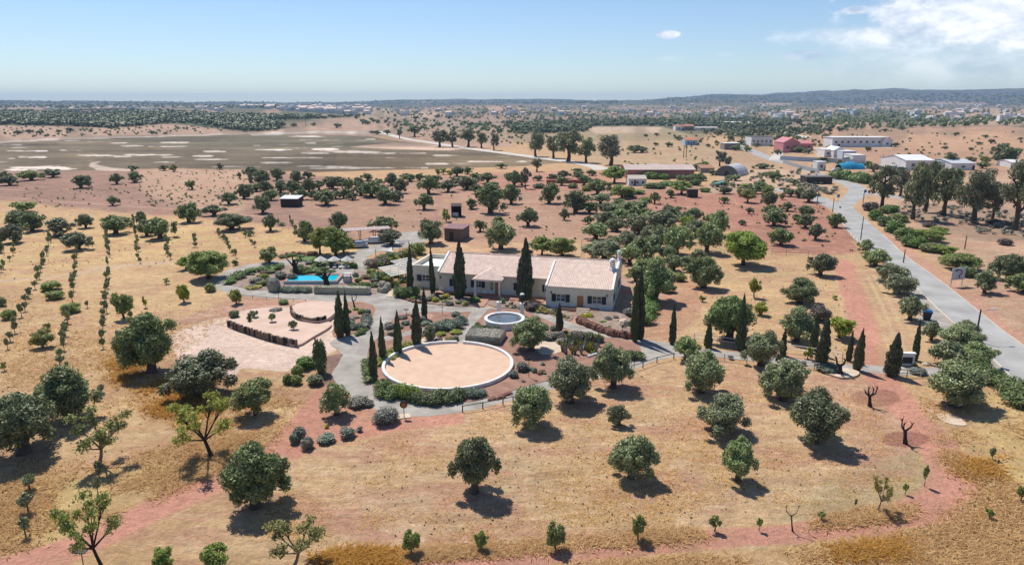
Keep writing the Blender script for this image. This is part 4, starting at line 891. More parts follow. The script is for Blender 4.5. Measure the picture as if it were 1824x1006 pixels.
# ---------------------------------------------------------------- farmhouse
O = G(972.4, 546.5); ANG = R(-13.6)
def op_wall(b, p0, p1, z0, z1, holes, mi=0, rev=.22, n=None):
    """wall face from p0 to p1 (x, y) with rectangular openings (s0, s1, z0, z1) and their reveals; n = outward normal (x, y)"""
    p0 = Vector(p0); p1 = Vector(p1); Lw = (p1-p0).length; d = (p1-p0)/Lw; n = Vector(n)
    S = sorted({0, Lw, *[h[0] for h in holes], *[h[1] for h in holes]}); Zs = sorted({z0, z1, *[h[2] for h in holes], *[h[3] for h in holes]})
    P = lambda s, z, q=0: (p0.x+d.x*s-n.x*q, p0.y+d.y*s-n.y*q, z)
    for a, c in zip(S[:-1], S[1:]):
        for e, f in zip(Zs[:-1], Zs[1:]):
            ms, mz = (a+c)/2, (e+f)/2
            if any(h[0] < ms < h[1] and h[2] < mz < h[3] for h in holes): continue
            b.poly([P(a, e), P(c, e), P(c, f), P(a, f)], mi)
    for h in holes:
        a, c, e, f = h
        b.poly([P(a, e), P(a, e, rev), P(a, f, rev), P(a, f)], mi); b.poly([P(c, e), P(c, f), P(c, f, rev), P(c, e, rev)], mi)
        b.poly([P(a, f), P(a, f, rev), P(c, f, rev), P(c, f)], mi); b.poly([P(a, e), P(c, e), P(c, e, rev), P(a, e, rev)], mi)
house = tag(empty('farmhouse', (O.x, O.y, 0), ANG), 'long low cream farmhouse with pale pink tiled roof and blue shutters', 'house')
EV, RG = 3.2, 5.25
MU0, MU1, MV0, MVR, MV1 = -18.9, 10.0, 4.9, 10.4, 16.0               # long wing
WV0, WVR = 0.0, 7.1                                                  # front wing
wz = 1.0
def win(u, v, wd, z0, z1, nrm=(0, -1), sh=True, one=None):
    """window with frame, pane and two open shutters, in house coordinates"""
    rz = 0 if nrm == (0, -1) else R(90); b = MB(); k, q = math.cos(rz), math.sin(rz)
    T = lambda x, y: (u+x*k-y*q, v+x*q+y*k)
    h = z1-z0
    fr = MB()
    for dx in (-wd/2+.04, 0, wd/2-.04): x, y = T(dx, .14); fr.box((x, y, (z0+z1)/2), (.07, .07, h-.004), rz=rz)
    for zz in (z0+.04, (z0+z1)/2, z1-.04): x, y = T(0, .15); fr.box((x, y, zz), (wd-.01, .05, .06), rz=rz)
    x, y = T(0, -.05); fr.box((x, y, z0-.03), (wd+.2, .14, .06), rz=rz)
    f = fr.build('window', FRAMEW, house)
    g = MB(); x, y = T(0, .19); g.box((x, y, (z0+z1)/2), (wd-.02, .02, h-.02), rz=rz); g.build('pane', GLASS, f)
    if sh:
        for sx in (-1, 1):
            if one and sx != one: continue
            s = MB(); x, y = T(sx*(wd/2+wd*.25), -.035); s.box((x, y, (z0+z1)/2), (wd*.48, .04, h+.04), rz=rz)
            for i in range(9): x, y = T(sx*(wd/2+wd*.25), -.065); s.box((x, y, z0+.1+i*(h-.2)/8), (wd*.40, .02, .05), rz=rz)
            s.build('shutter', NAVY, f)
def door(u, v, wd, h, m, z0=.0):
    b = MB(); b.box((u, v+.14, z0+h/2), (wd-.02, .06, h-.01))
    for dx in (-wd*.22, wd*.22):
        for zz in (.28, .72): b.box((u+dx, v+.10, z0+h*zz), (wd*.3, .03, h*.33))
    d = b.build('door', m, house); hb = MB(); hb.tube([(u+wd*.36, v+.1, z0+1.0), (u+wd*.36, v+.02, z0+1.0), (u+wd*.28, v+.02, z0+1.0)], .02, 6); hb.build('handle', BLACK, d)
WT = 0.25
# front wing walls
b = MB()
wins_w = [(1.75, .95), (7.55, .95)]; holes = [(1.75+0-.55, 1.75+.55+.25, wz, wz+1.15), (7.4, 8.75, wz, wz+1.15), (4.75, 5.75, .02, 2.1)]
holes = [(1.55, 2.95, wz, wz+1.15), (7.0, 8.4, wz, wz+1.15), (4.75, 5.7, .02, 2.1)]
op_wall(b, (0, WV0), (10, WV0), 0, EV, holes, n=(0, -1))
# right-hand gable wall over the whole depth
op_wall(b, (10, WV0), (10, MV1), 0, EV, [(2.2, 3.2, wz, wz+1.15), (5.6, 7.2, .3, 2.2), (10.5, 11.8, wz, wz+1.15)], n=(1, 0))
b.poly([(10, WV0, EV), (10, MV1, EV), (10, MVR, RG), (10, 8.3, RG-.55), (10, WVR, RG)])
b.poly([(0, MV0, 0), (0, WV0, 0), (0, WV0, EV), (0, MV0, EV)]); b.poly([(0, WV0, EV), (0, WVR, RG), (0, MV0+2, EV)])
# long wing front
PU0, PU1 = -12.3, -7.9
mh = [(2.3, 3.5, wz, wz+1.15), (8.2-.4, 9.3-.4, wz, wz+1.15), (11.7-2.2+.2, 10.4, .6, 2.2), (8.9+1.6+.0, 8.9+2.6, .02, 2.15), (13.9, 15.2, wz, wz+1.15), (17.9, 18.7, wz, wz+1.15)]
mh = [(2.4, 3.5, wz, wz+1.15), (6.1, 7.3, wz, wz+1.15), (8.75, 9.25, .5, 2.15), (9.6, 10.6, .02, 2.2), (13.3, 14.6, wz, wz+1.15), (17.7, 18.4, wz, wz+1.15)]
op_wall(b, (MU0, MV0), (0, MV0), 0, EV, mh, n=(0, -1))
b.poly([(MU0, MV1, 0), (MU0, MV0, 0), (MU0, MV0, EV), (MU0, MVR, RG), (MU0, MV1, EV)]); b.poly([(MU1, MV1, 0), (MU0, MV1, 0), (MU0, MV1, EV), (MU1, MV1, EV)])
wl = b.build('wall', CREAM, house)
# white plinth and corner bands
b = MB(); b.box((5-.0, WV0-.03, .35), (10.06, .06, .7)); b.box((10.03, MV1/2, .3), (.06, MV1, .6)); b.box((MU0/2, MV0-.03, .3), (-MU0, .06, .6))
for s0, s1 in ((0, 4.72), (5.73, 10.06)): b2 = MB(); b2.box(((s0+s1)/2, WV0-.03, .36), (s1-s0, .06, .72)); b2.build('plinth', WHITE, house)
b2 = MB(); b2.box((10.035, MV1/2, .36), (.07, MV1, .72)); b2.build('plinth', WHITE, house)
for s0, s1 in ((0, 9.55), (10.65, 18.9)): b2 = MB(); b2.box((MU0+(s0+s1)/2, MV0-.03, .36), (s1-s0, .06, .72)); b2.build('plinth', WHITE, house)
for u in (.13, 9.9): b2 = MB(); b2.box((u, WV0-.035, (EV+.72)/2+.0), (.28, .07, EV-.72)); b2.build('corner_band', WHITE, house)
for h in holes[:2]: win((h[0]+h[1])/2, WV0, h[1]-h[0], h[2], h[3])
h = holes[2]; door((h[0]+h[1])/2, WV0, h[1]-h[0], 2.08, DOORW)
win(10, 2.7, 1.0, wz, wz+1.15, (1, 0)); win(10, 11.15, 1.3, wz, wz+1.15, (1, 0)); win(10, 6.4, 1.6, .3, 2.2, (1, 0), False)
for i, h in enumerate(mh):
    if i == 3: door(MU0+(h[0]+h[1])/2, MV0, h[1]-h[0], 2.18, DOORW)
    else: win(MU0+(h[0]+h[1])/2, MV0, h[1]-h[0], h[2], h[3], sh=i != 2, one=-1 if i == 5 else None)
# roofs
def roof_slab(b, pts, t=.14, mi=0):
    up = Vector((0, 0, t)); b.poly([Vector(p)+up for p in pts], mi); b.poly([Vector(p) for p in pts][::-1], mi)
    for i in range(len(pts)): j = (i+1) % len(pts); b.poly([Vector(pts[i]), Vector(pts[j]), Vector(pts[j])+up, Vector(pts[i])+up], mi)
sl = (RG-EV)/(MVR-MV0)
def pantiles(b, u0, u1, pa, pb, step=.26):
    """half-round cover tiles running down the slope from pb (ridge v, z) to pa (eave v, z)"""
    n = int((u1-u0)/step); uu = u0+(u1-u0-n*step)/2
    for i in range(n):
        u = uu+(i+.5)*step; r = .075; base = len(b.v)
        for (v, z) in (pa, pb):
            for k in range(5):
                a = math.pi*k/4; b.v.append((u+r*math.cos(a), v, z+r*.75*math.sin(a)))
        for k in range(4): b.f.append((base+k, base+k+1, base+5+k+1, base+5+k)); b.m.append(0)
b = MB(); eo = .35
ev = EV-sl*eo
roof_slab(b, [(MU0, MV0-eo, ev), (MU1-.12, MV0-eo, ev), (MU1-.12, MVR, RG), (MU0, MVR, RG)]); roof_slab(b, [(MU1-.12, MV1+eo, ev), (MU0, MV1+eo, ev), (MU0, MVR, RG), (MU1-.12, MVR, RG)])
pantiles(b, MU0+.1, MU1-.2, (MV0-eo, ev+.14), (MVR, RG+.14))
rf = b.build('roof', TILE, house)
b = MB(); b.tube([(MU0, MVR, RG+.15), (MU1-.1, MVR, RG+.15)], .13, 8); b.build('ridge_tiles', TILE, rf)
b = MB(); sw = (RG-EV)/(WVR-WV0); e2 = EV-sw*.1
roof_slab(b, [(.12, WV0-.1, e2), (9.86, WV0-.1, e2), (9.86, WVR, RG+.12), (.12, WVR, RG+.12)], .15)
pantiles(b, .2, 9.8, (WV0-.1, e2+.15), (WVR, RG+.27))
b.poly([(0.12, WVR, RG+.27), (9.86, WVR, RG+.27), (9.86, WVR+.05, 4.0), (0.12, WVR+.05, 4.0)][::-1])
wr = b.build('roof', TILE, house)
# white verges (raised gable edges)
def verge(u, pts, wd=.3, h=.32):
    b = MB()
    for (v0, z0), (v1, z1) in zip(pts[:-1], pts[1:]):
        a = [(u-wd/2, v0, z0-.1), (u+wd/2, v0, z0-.1), (u+wd/2, v1, z1-.1), (u-wd/2, v1, z1-.1)]; c = [(x, y, z+h+.1) for x, y, z in a]
        b.poly(a[::-1]); b.poly(c); 
        for i in range(4): j = (i+1) % 4; b.poly([a[i], a[j], c[j], c[i]])
    b.build('verge', WHITE, house)
verge(0.0, [(WV0-.12, EV-.03), (WVR+.02, RG+.12)]); verge(9.99, [(WV0-.12, EV-.03), (WVR, RG+.12)]); verge(9.97, [(WVR+.1, RG-.75), (MVR, RG), (MV1+.2, EV-.05)]); verge(MU0, [(MV0-.3, EV-.1), (MVR, RG), (MV1+.3, EV-.1)])
b = MB(); b.box((5, WV0-.06, EV-.06), (10.0, .12, .14)); b.build('cornice', CREAM, wr); b = MB(); b.box((5, WVR+.02, RG+.26), (9.7, .14, .1)); b.build('ridge_cap', CREAM, wr)
def chimney(u, v, z, h, wd):
    c = MB(); c.lathe((u, v, z-.4), [(wd*.75, 0), (wd*.75, .5), (wd*.5, .9), (wd*.46, h+.3)], 4, 0)
    c.box((u, v, z+h), (wd*1.15, wd*1.15, .1)); ch = c.build('chimney', WHITE, rf)
    t = MB()
    for a in range(4): t.box((u+.2*wd*(1 if a % 2 else -1)*1.3, v+.2*wd*(1 if a < 2 else -1)*1.3, z+h+.16), (.08, .08, .22))
    t.lathe((u, v, z+h+.27), [(wd*.55, 0), (wd*.5, .1), (wd*.2, .22), (0.01, .36)], 10); t.build('chimney_cap', WHITE, ch)
chimney(9.35, 5.6, 5.0, 1.35, .85); chimney(9.93, MVR+.0, RG+.1, 1.35, .6)
# flat-roofed annex
AU0, AU1, AV0, AV1, AZ = -24.2, -18.95, 6.3, 15.4, 3.75
b = MB(); op_wall(b, (AU0, AV0), (AU1, AV0), 0, AZ, [(.75, 1.45, 1.1, 2.2), (1.75, 3.1, 1.1, 2.2)], n=(0, -1))
b.poly([(AU0, AV1, 0), (AU0, AV0, 0), (AU0, AV0, AZ), (AU0, AV1, AZ)]); b.poly([(AU1, AV0, 0), (AU1, AV1, 0), (AU1, AV1, AZ), (AU1, AV0, AZ)]); b.poly([(AU1, AV1, 0), (AU0, AV1, 0), (AU0, AV1, AZ), (AU1, AV1, AZ)])
for p, q in (((AU0, AV0), (AU1, AV0)), ((AU0, AV1), (AU1, AV1))):
    b.box(((p[0]+q[0])/2, p[1]+(.14 if p[1] == AV0 else -.14), AZ+.004), (AU1-AU0+.1, .3, .12))
b.box((AU0+.14, (AV0+AV1)/2, AZ+.002), (.3, AV1-AV0-.6, .12)); b.box((AU1-.14, (AV0+AV1)/2, AZ+.002), (.3, AV1-AV0-.6, .12))
b.poly([(AU0+.29, AV0+.3, AZ), (AU0+.29, AV1-.3, AZ), (AU0+.29, AV1-.3, AZ-.7), (AU0+.29, AV0+.3, AZ-.7)]); b.poly([(AU0+.3, AV1-.3, AZ), (AU1-.3, AV1-.3, AZ), (AU1-.3, AV1-.3, AZ-.7), (AU0+.3, AV1-.3, AZ-.7)])
aw = b.build('annex_wall', CREAM, house)
b = MB(); b.box(((AU0+AU1)/2, (AV0+AV1)/2, AZ-.75), (AU1-AU0-.6, AV1-AV0-.6, .1)); b.build('flat_roof', WHITE, house)
win(AU0+1.1, AV0, .7, 1.1, 2.2, sh=False); win(AU0+2.42, AV0, 1.35, 1.1, 2.2)
# porch
b = MB(); b.box(((PU0+PU1)/2, 3.9, 2.72), (PU1-PU0+.1, 2.0, .2)); b.build('porch_beam', WHITE, house)
b = MB(); pe, pr_, pz, pt_ = .25, 2.75, 2.83, 4.15; um = (PU0+PU1)/2
A = [(PU0-pe, pr_, pz), (PU1+pe, pr_, pz), (um, pr_+2.0, pt_), (um, 7.6, pt_), (PU0-pe, 6.0, pz), (PU1+pe, 6.0, pz)]
roof_slab(b, [A[0], A[1], A[2]], .12); roof_slab(b, [A[1], A[5], A[3], A[2]], .12); roof_slab(b, [A[4], A[0], A[2], A[3]], .12)
pr = b.build('porch_roof', TILE, house)
b = MB(); b.tube([A[0], A[2], A[3]], .09, 6); b.tube([A[1], A[2]], .09, 6); b.build('ridge_tiles', TILE, pr)
for u in (PU0+.2, PU1-.2):
    b = MB(); b.box((u, 3.05, 1.36), (.3, .3, 2.5)); b.box((u, 3.05, .15), (.42, .42, .3)); b.build('column', WHITE, house)
b = MB(); b.box((-9.9, 3.55, .06), (18, 2.55, .12)); b.build('terrace', TERRA, house)
b = MB(); b.box((5.0, -.75, .2), (6.0, 1.35, .4)); b.build('terrace', TERRA, house)
b = MB()
for i in range(4): b.box((5.9, -1.6-i*.38, .05+(3-i)*.09), (1.9, .38, .1+(3-i)*.18-.02))
b.build('steps', PALES, house)
for (u, v, z) in ((.8, WV0, 2.35), (9.2, WV0, 2.35), (MU0+.3, MV0, 2.3)):
    b = MB(); b.box((u, v-.12, z), (.14, .16, .26)); b.box((u, v-.12, z+.16), (.2, .22, .05)); b.build('wall_lantern', BLACK, house)
def hp(u, v, z=0): return Vector((O.x+u*math.cos(ANG)-v*math.sin(ANG), O.y+u*math.sin(ANG)+v*math.cos(ANG), z))
# ---------------------------------------------------------------- generic things
def leafy(name, pts, wdt, h, n, size, m, label, cat='hedge', group=None, seed=1, box=False, core=.8):
    """hedge or planting that follows photo positions on the ground, as one thing"""
    P_ = [G(*p) for p in pts]; base = P_[0].copy(); P2 = smooth_pts([tuple(p)[:2] for p in P_], 4, False) if len(P_) > 1 else [Vector(P_[0][:2])]
    rng = random.Random(seed); lb = []; acc = 0; last = None
    for p in P2:
        if last is None or (p-last).length > wdt*.32:
            last = p
            for _ in range(2 if not box else 1):
                o = (rng.uniform(-.3, .3)*wdt, rng.uniform(-.3, .3)*wdt) if not box else (0, 0)
                s = rng.uniform(.32, .5) if not box else .5
                hh = h*(rng.uniform(.7, 1.1) if not box else 1)
                lb.append((p.x-base.x+o[0], p.y-base.y+o[1], hh*.45, wdt*s, wdt*s, hh*.55))
    me = crown_mesh(name, lb, n, size, seed, m, core=core, asp=1.3, up=.5, shell=(.9, 1.02) if box else (.75, 1.08), jit=.35 if box else .7)
    o = bpy.data.objects.new(name, me); o.location = base; link(o); return tag(o, label, cat, group)
def clipped(pts, wd, h, n, label):
    C_ = smooth_pts([tuple(G(*p))[:2] for p in pts], 8, False); base = Vector((*C_[0], 0)); g = np.random.default_rng(int(wd*100)); prof = [(-.5, 0), (-.53, .35), (-.5, .84), (-.45, .97), (0, 1.0), (.45, .97), (.5, .84), (.53, .35), (.5, 0)]; b = MB(); k = len(prof)
    for i, c_ in enumerate(C_):
        t_ = (C_[min(i+1, len(C_)-1)]-C_[max(i-1, 0)]).normalized(); q = Vector((-t_.y, t_.x)); e_ = .93 if i in (0, len(C_)-1) else 1
        for x, z in prof: b.v.append((c_.x-base.x+q.x*x*wd*e_, c_.y-base.y+q.y*x*wd*e_, z*h*e_+.015*float(g.normal())*(z > 0)))
    for i in range(len(C_)-1):
        for j in range(k-1): b.f.append((i*k+j, i*k+j+1, (i+1)*k+j+1, (i+1)*k+j)); b.m.append(0)
    b.f.append(tuple(range(k))); b.f.append(tuple(range((len(C_)-1)*k, len(C_)*k))[::-1]); b.m += [0, 0]; body = len(b.v)
    V0 = np.array(b.v); F0 = [f for f in b.f if len(f) == 4]
    for _ in range(n):
        f = F0[int(g.integers(len(F0)))]; u, v = g.random(2); P_ = V0[list(f)]; p = (P_[0]*(1-u)+P_[1]*u)*(1-v)+(P_[3]*(1-u)+P_[2]*u)*v; nn = np.cross(P_[1]-P_[0], P_[3]-P_[0]); nn /= np.linalg.norm(nn)+1e-9; p = p+nn*.02*g.normal(); a1 = g.normal(size=3)*.05; a2 = g.normal(size=3)*.04+nn*.03; b.poly([p-a1, p+a2, p+a1, p-a2*.4])
    return tag(b.build('hedge', CLIPL, loc=base), label, 'hedge')
def bush(x, y, w_, top, m, label, seed=0, group=None, name='shrub'):
    o = plant('shrub', x, y, w_, top, m, label, trunk=True, group=group); return o
# shrub() instances carry no trunk: rebuild plant() result as one mesh
def bushes(rows, group=None):
    for r in rows: bush(r[0], r[1], r[2], r[3], r[4], r[5], group=group)
leafy('hedge', [(676,694),(690,703),(712,710)], 2.0, 1.25, 2600, .17, HEDG, 'dense green hedge mound at the circle wall beside the brazier stand', seed=2)
leafy('hedge', [(742,714),(780,716),(820,712)], 1.9, 1.15, 3000, .17, HEDG, 'low dense green hedge under the front of the circle wall', seed=3)
leafy('hedge', [(722,706),(736,712)], 1.6, 1.6, 900, .18, GREEN, 'taller spiky bush between the two circle hedges', cat='shrub', seed=4)
leafy('hedge', [(838,708),(852,704)], 1.6, .9, 900, .16, BLUEG, 'silvery bush at the right end of the circle hedge', cat='shrub', seed=5)
clipped([(562,521.5),(600,522),(659,523)], 1.35, 1.15, 9000, 'long straight clipped grey-green hedge below the pool')
clipped([(834,603),(862,604.5),(896,607)], 3.6, 1.05, 16000, 'broad flat-topped clipped lavender block beside the round tank')
leafy('hedge', [(853,585),(860,589),(878,590)], 1.4, .8, 1400, .13, HEDG, 'low green hedge hugging the side of the round tank', seed=8)
leafy('hedge', [(410,506),(424,494),(450,486),(480,482),(502,478)], 2.0, 1.0, 2400, .17, HEDG, 'long curved green planting at the drive bend', seed=9)
leafy('hedge', [(500,519),(530,520),(556,520)], 1.6, 1.0, 2000, .16, BLUEG, 'grey-green bushes in front of the pool wall', seed=10)
leafy('hedge', [(628,513),(650,512),(668,512)], 1.7, .9, 1500, .16, HEDG, 'green planting behind the straight clipped hedge', seed=11)
leafy('hedge', [(532,488),(550,487),(575,486)], 2.2, 1.2, 1800, .18, HEDG, 'dark green shrubs on the far pool edge', seed=12)
leafy('hedge', [(712,528),(728,530),(742,528)], 2.0, 1.7, 1600, .18, HEDG, 'glossy green bush below the first cypress of the house', cat='shrub', seed=13)
leafy('hedge', [(672,499),(690,494)], 2.4, 1.3, 1200, .18, HEDG, 'rounded bright hedge beside the striped pergola', seed=14)
leafy('hedge', [(655,475),(668,474),(685,472)], 3.0, 1.8, 1700, .17, BROWNL, 'wide brown dry shrub beside the shade sail', cat='shrub', seed=15)
leafy('hedge', [(1150,578),(1158,560),(1156,540),(1152,522)], 2.3, 1.5, 3200, .19, HEDG, 'green creeper bank behind the tall twin cypresses', seed=16)
leafy('hedge', [(775,590),(795,586),(820,580)], 2.2, 1.3, 3400, .15, BLUEG, 'big blue-grey lavender mass between drive and garden path', cat='shrub', seed=17)
leafy('hedge', [(655,650),(662,680)], 1.6, 1.0, 1000, .17, HEDG, 'green groundcover at the foot of the ring cypresses', cat='shrub', seed=18)
leafy('hedge', [(672,652),(690,636),(712,622),(732,616)], 1.5, .6, 2000, .14, LIME, 'lime and gold creeper outside the circle wall', cat='shrub', seed=19)
leafy('hedge', [(1045,605),(1060,608),(1076,610)], 1.8, .9, 1200, .16, HEDG, 'dark green bush behind the cactus bed', cat='shrub', seed=20)
leafy('hedge', [(1128,640),(1137,636)], 1.8, 1.1, 1300, .16, HEDG, 'round green bush at the foot of the twin cypresses', cat='shrub', seed=21)
leafy('hedge', [(960,556),(985,560),(1008,567)], .9, .5, 900, .13, YELL, 'yellow and red flower strip before the right wing', cat='flower bed', seed=22)
leafy('hedge', [(1036,570),(1048,568)], 1.3, 1.0, 700, .15, YELL, 'bright yellow-green bush beside the stone steps', cat='shrub', seed=23)
leafy('hedge', [(1745,668),(1770,684),(1800,704),(1840,735)], 3.6, 1.8, 4200, .22, HEDG, 'deep green ivy hedge along the asphalt road edge', seed=24)
leafy('hedge', [(1490,318),(1510,321),(1530,324),(1548,328)], 6, 4, 1800, .6, HEDG, 'green hedge before the blue tarpaulin', seed=25)
leafy('hedge', [(1142,318),(1165,319),(1190,320)], 4, 2.6, 1600, .5, HEDG, 'clipped hedge before the long pink building', seed=26)
leafy('hedge', [(1215,322),(1232,322),(1250,322)], 4, 2.8, 1200, .5, HEDG, 'dark clipped hedge at the end of the pink building', seed=27)
leafy('hedge', [(506,459),(530,456),(560,455)], 1.6, .9, 1600, .18, RUST, 'low dark reddish hedge below the feathery tree', seed=28)
leafy('hedge', [(524,610),(500,600)], .1, .1, 4, .05, GREYL, 'x', seed=29)
bpy.data.objects.remove([o for o in bpy.data.objects if o.get('label') == 'x'][0])
leafy('hedge', [(634,586),(648,582),(656,568)], 1.7, .8, 1700, .14, BLUEG, 'silver-green planting in the cypress bed', cat='shrub', seed=30)
leafy('hedge', [(625,586),(638,584)], 1.3, .5, 700, .12, YELL, 'yellow flowering cushion in the cypress bed', cat='shrub', seed=31)
leafy('hedge', [(640,597),(652,585)], 1.0, .5, 900, .13, HEDG, 'green edging plants of the cypress bed', cat='shrub', seed=32)
leafy('hedge', [(1035,586),(1060,594),(1095,604),(1115,606)], .1, .1, 4, .05, RUST, 'x', seed=33)
bpy.data.objects.remove([o for o in bpy.data.objects if o.get('label') == 'x'][0])
bushes([(513,683,20,662,HEDG,'round green bush lowest in the brown bed group'),(528,684,22,664,GREEN,'wide bright bush at the bottom of the brown bed'),(545,655,36,628,HEDG,'large dark green bush at the top of the brown bed'),(530,668,22,646,GREEN,'bright green bush in the middle of the brown bed'),(562,684,32,662,HEDG,'low green bush beside the ragged conifer'),
 (534,782,26,755,BLUEG,'tall grey lavender bush in the red earth at the track fork'),(546,798,24,775,GREYL,'dusky lavender bush nearest the track fork'),(524,790,16,770,BLUEG,'small grey-green bush at the edge of the lavender trio'),(582,786,34,767,BLUEG,'low grey-green bush beside the lavender trio'),(619,778,30,757,BLUEG,'round blue-green cushion bush alone in the red earth'),(641,768,12,757,SILV,'tiny silvery cushion beside the round blue-green bush'),
 (688,751,46,716,SILV,'big pale silver bush beside the brazier stand'),(636,722,38,700,GREYL,'straggly grey bush at the foot of the thick-trunked olive'),(655,722,24,708,GREYL,'grey bush between drive edge and silver bush'),(582,762,8,754,YELL,'tiny yellow tuft above the lavender bushes'),
 (800,608,18,596,YELL,'straw-yellow cushion at the circle gap'),(810,606,15,594,SILV,'pale cushion bush beside the garden path'),(782,609,16,598,GREYL,'faded cushion bush behind the circle wall'),(786,597,18,588,LIME,'lime cushion plant below the lavender mass'),(812,594,22,584,LIME,'second lime cushion plant near the path'),
 (695,585,26,570,GREYL,'grey gravel-bed bush near the path fork'),(722,578,16,568,BLUEG,'small blue-green bush in the gravel bed'),(700,596,20,584,GREYL,'dry grey bush at the curve of the path'),(716,567,22,558,BROWNL,'brown low bush at the tip of the gravel bed'),(738,562,16,555,GREYL,'grey low bush beside the slender cypress'),
 (978,604,30,586,GREYL,'greyish bush beyond the garden olive'),(1026,606,36,584,BROWNL,'dry brown shrub beside the small garden cypress'),(1002,612,24,598,GREYL,'grey-green shrub beneath the small garden cypress'),(930,660,24,640,BLUEG,'grey lavender tuft by the garden lamp'),(915,672,17,658,BLUEG,'small lavender tuft touching the circle wall'),
 (1083,572,16,560,GREYL,'grey succulent bush before the right wing'),(1097,570,12,560,BLUEG,'small bush near the corner of the right wing'),(1119,562,22,545,GREYL,'grey bush at the corner of the right wing'),(1128,585,16,562,HEDG,'dark bush hiding the foot of the twin cypresses'),
 (845,538,22,524,HEDG,'green bush beside the pink entrance path'),(829,544,14,534,YELL,'yellow-green tuft at the entrance path'),(795,530,14,520,YELL,'yellow flowering tuft beside the house cypress'),(894,540,14,528,HEDG,'green bush on the terrace edge'),(938,548,16,532,BROWNL,'dark bronze bush below the big cypress'),(948,552,26,535,BROWNL,'rounded bronze bush beside the right wing terrace'),
 (692,490,20,478,BLUEG,'blue-green bush near the pool counter'),(668,502,16,492,BLUEG,'small grey bush by the pink garden path'),(456,503,24,490,GREYL,'grey tuft in the drive bend bed'),(470,508,16,496,LIME,'lime bush beside the big boulder'),(452,513,30,503,YELL,'yellow edging plants in the drive bend'),(520,500,22,482,GREYL,'straw-grey bush behind the boulder'),(500,496,24,478,GREYL,'wide grey bush behind the leaning topiary'),
 (630,478,16,464,HEDG,'green bush behind the last lounger'),(590,466,26,458,GREYL,'grey shrub behind the first parasol'),(612,465,20,456,BLUEG,'blue-green shrub between the parasols'),(545,462,40,452,HEDG,'dark shrub row under the feathery tree'),(700,470,26,448,LIME,'vine-covered bush beside the shade sail'),(725,462,30,436,LIME,'sprawling lime vine over the pergola'),(745,452,30,426,GREEN,'green vine tree behind the pergola'),
 (1248,640,10,632,GREEN,'little bush on the drive edge fence'),(1302,640,10,630,BLUEG,'little agave-like bush by the lower fence'),(1472,660,40,640,BLUEG,'spreading blue-green agave at the double cypress'),(1635,665,30,650,BLUEG,'low grey bush at the end of the gate fence'),(1626,650,14,641,LIME,'lime bush beside the white gate post'),(1430,650,12,640,GREYL,'grey tuft on the lower drive edge'),
 (492,556,24,544,GREYL,'weedy tuft at the upper terrace'),(505,541,20,530,HEDG,'little green tuft beside the garden stake'),(417,568,18,549,OLIVED,'dark round bush at the corner of the log wall'),(528,548,14,540,BLUEG,'grey tuft on top of the curved log wall')])
# crassula / rust edging along the house bed: red stone walls
def stones(pts, r, n, m, label, cat, seed, name='stone_edging', hz=.6):
    P2 = smooth_pts([tuple(G(*p))[:2] for p in pts], 6, False); rng = random.Random(seed); b = MB(); base = Vector((P2[0].x, P2[0].y, 0))
    for i in range(n):
        t = i/(n-1)*(len(P2)-1); k = min(int(t), len(P2)-2); p = P2[k].lerp(P2[k+1], t-k); s = r*rng.uniform(.7, 1.3); c = Vector((p.x-base.x+rng.uniform(-.15, .15), p.y-base.y+rng.uniform(-.15, .15), s*hz*.6))
        vs = []; st_ = len(b.v)
        for z, q in ((-.6, .8), (.0, 1), (.45, .75), (.7, .3)):
            for a in range(7): aa_ = a*.8976+rng.uniform(-.2, .2); vs.append((c.x+math.cos(aa_)*s*q*rng.uniform(.8, 1.1), c.y+math.sin(aa_)*s*q*rng.uniform(.8, 1.1), c.z+z*s*hz*1.3))
        b.v += vs
        for j in range(3):
            for a in range(7): a2 = (a+1) % 7; b.f.append((st_+j*7+a, st_+j*7+a2, st_+j*7+7+a2, st_+j*7+7+a)); b.m.append(0)
        b.f.append(tuple(st_+21+a for a in range(7))); b.m.append(0)
    return tag(b.build(name, m, loc=base), label, cat)
stones([(706,524),(720,531),(734,537),(750,540)], .34, 26, REDROCK, 'curved edging of reddish stones below the house cypress', 'stone edging', 1)
o_ = stones([(1031,573),(1060,586),(1095,598),(1128,602)], .5, 60, REDROCK, 'dark red dry stone wall below the right wing', 'stone wall', 2, 'stone_wall', 1.0)
stones([(676,519),(684,521),(690,514),(680,512)], .6, 10, ROCK, 'pile of pale rocks at the foot of the garden steps', 'rocks', 3, 'rock_pile', 1.0)
stones([(908,700),(895,708),(870,713)], .25, 24, REDROCK, 'row of red stones along the ring drive', 'stone edging', 4)
b = MB(); rb = stones([(488,518),(489,519)], .85, 3, ROCK, 'big pointed grey boulder in the drive bend', 'boulder', 5, 'boulder', 1.5)
stones([(1638,556),(1646,563)], .7, 3, PALES, 'pale pinkish boulder beside the waste bin', 'boulder', 6, 'boulder', .8)
stones([(1112,580),(1114,582)], .8, 2, PALES, 'pale boulder in the bed by the twin cypresses', 'boulder', 7, 'boulder', .8)
stones([(1643,649),(1652,650)], .4, 3, PALES, 'flat pale stones beside the white gate sign', 'stones', 8, 'rock_pile', .5)
b = MB(); pp = [G(*q) for q in ((1468,660),(1485,655),(1512,659),(1530,665),(1524,672),(1500,675),(1480,670),(1468,664))]; b.prism([(p.x, p.y) for p in smooth_pts([(p.x, p.y) for p in pp], 3)], 0, .22); tag(b.build('stone_platform', PALES), 'low pale oval stone platform under the cut trunk', 'stone platform')
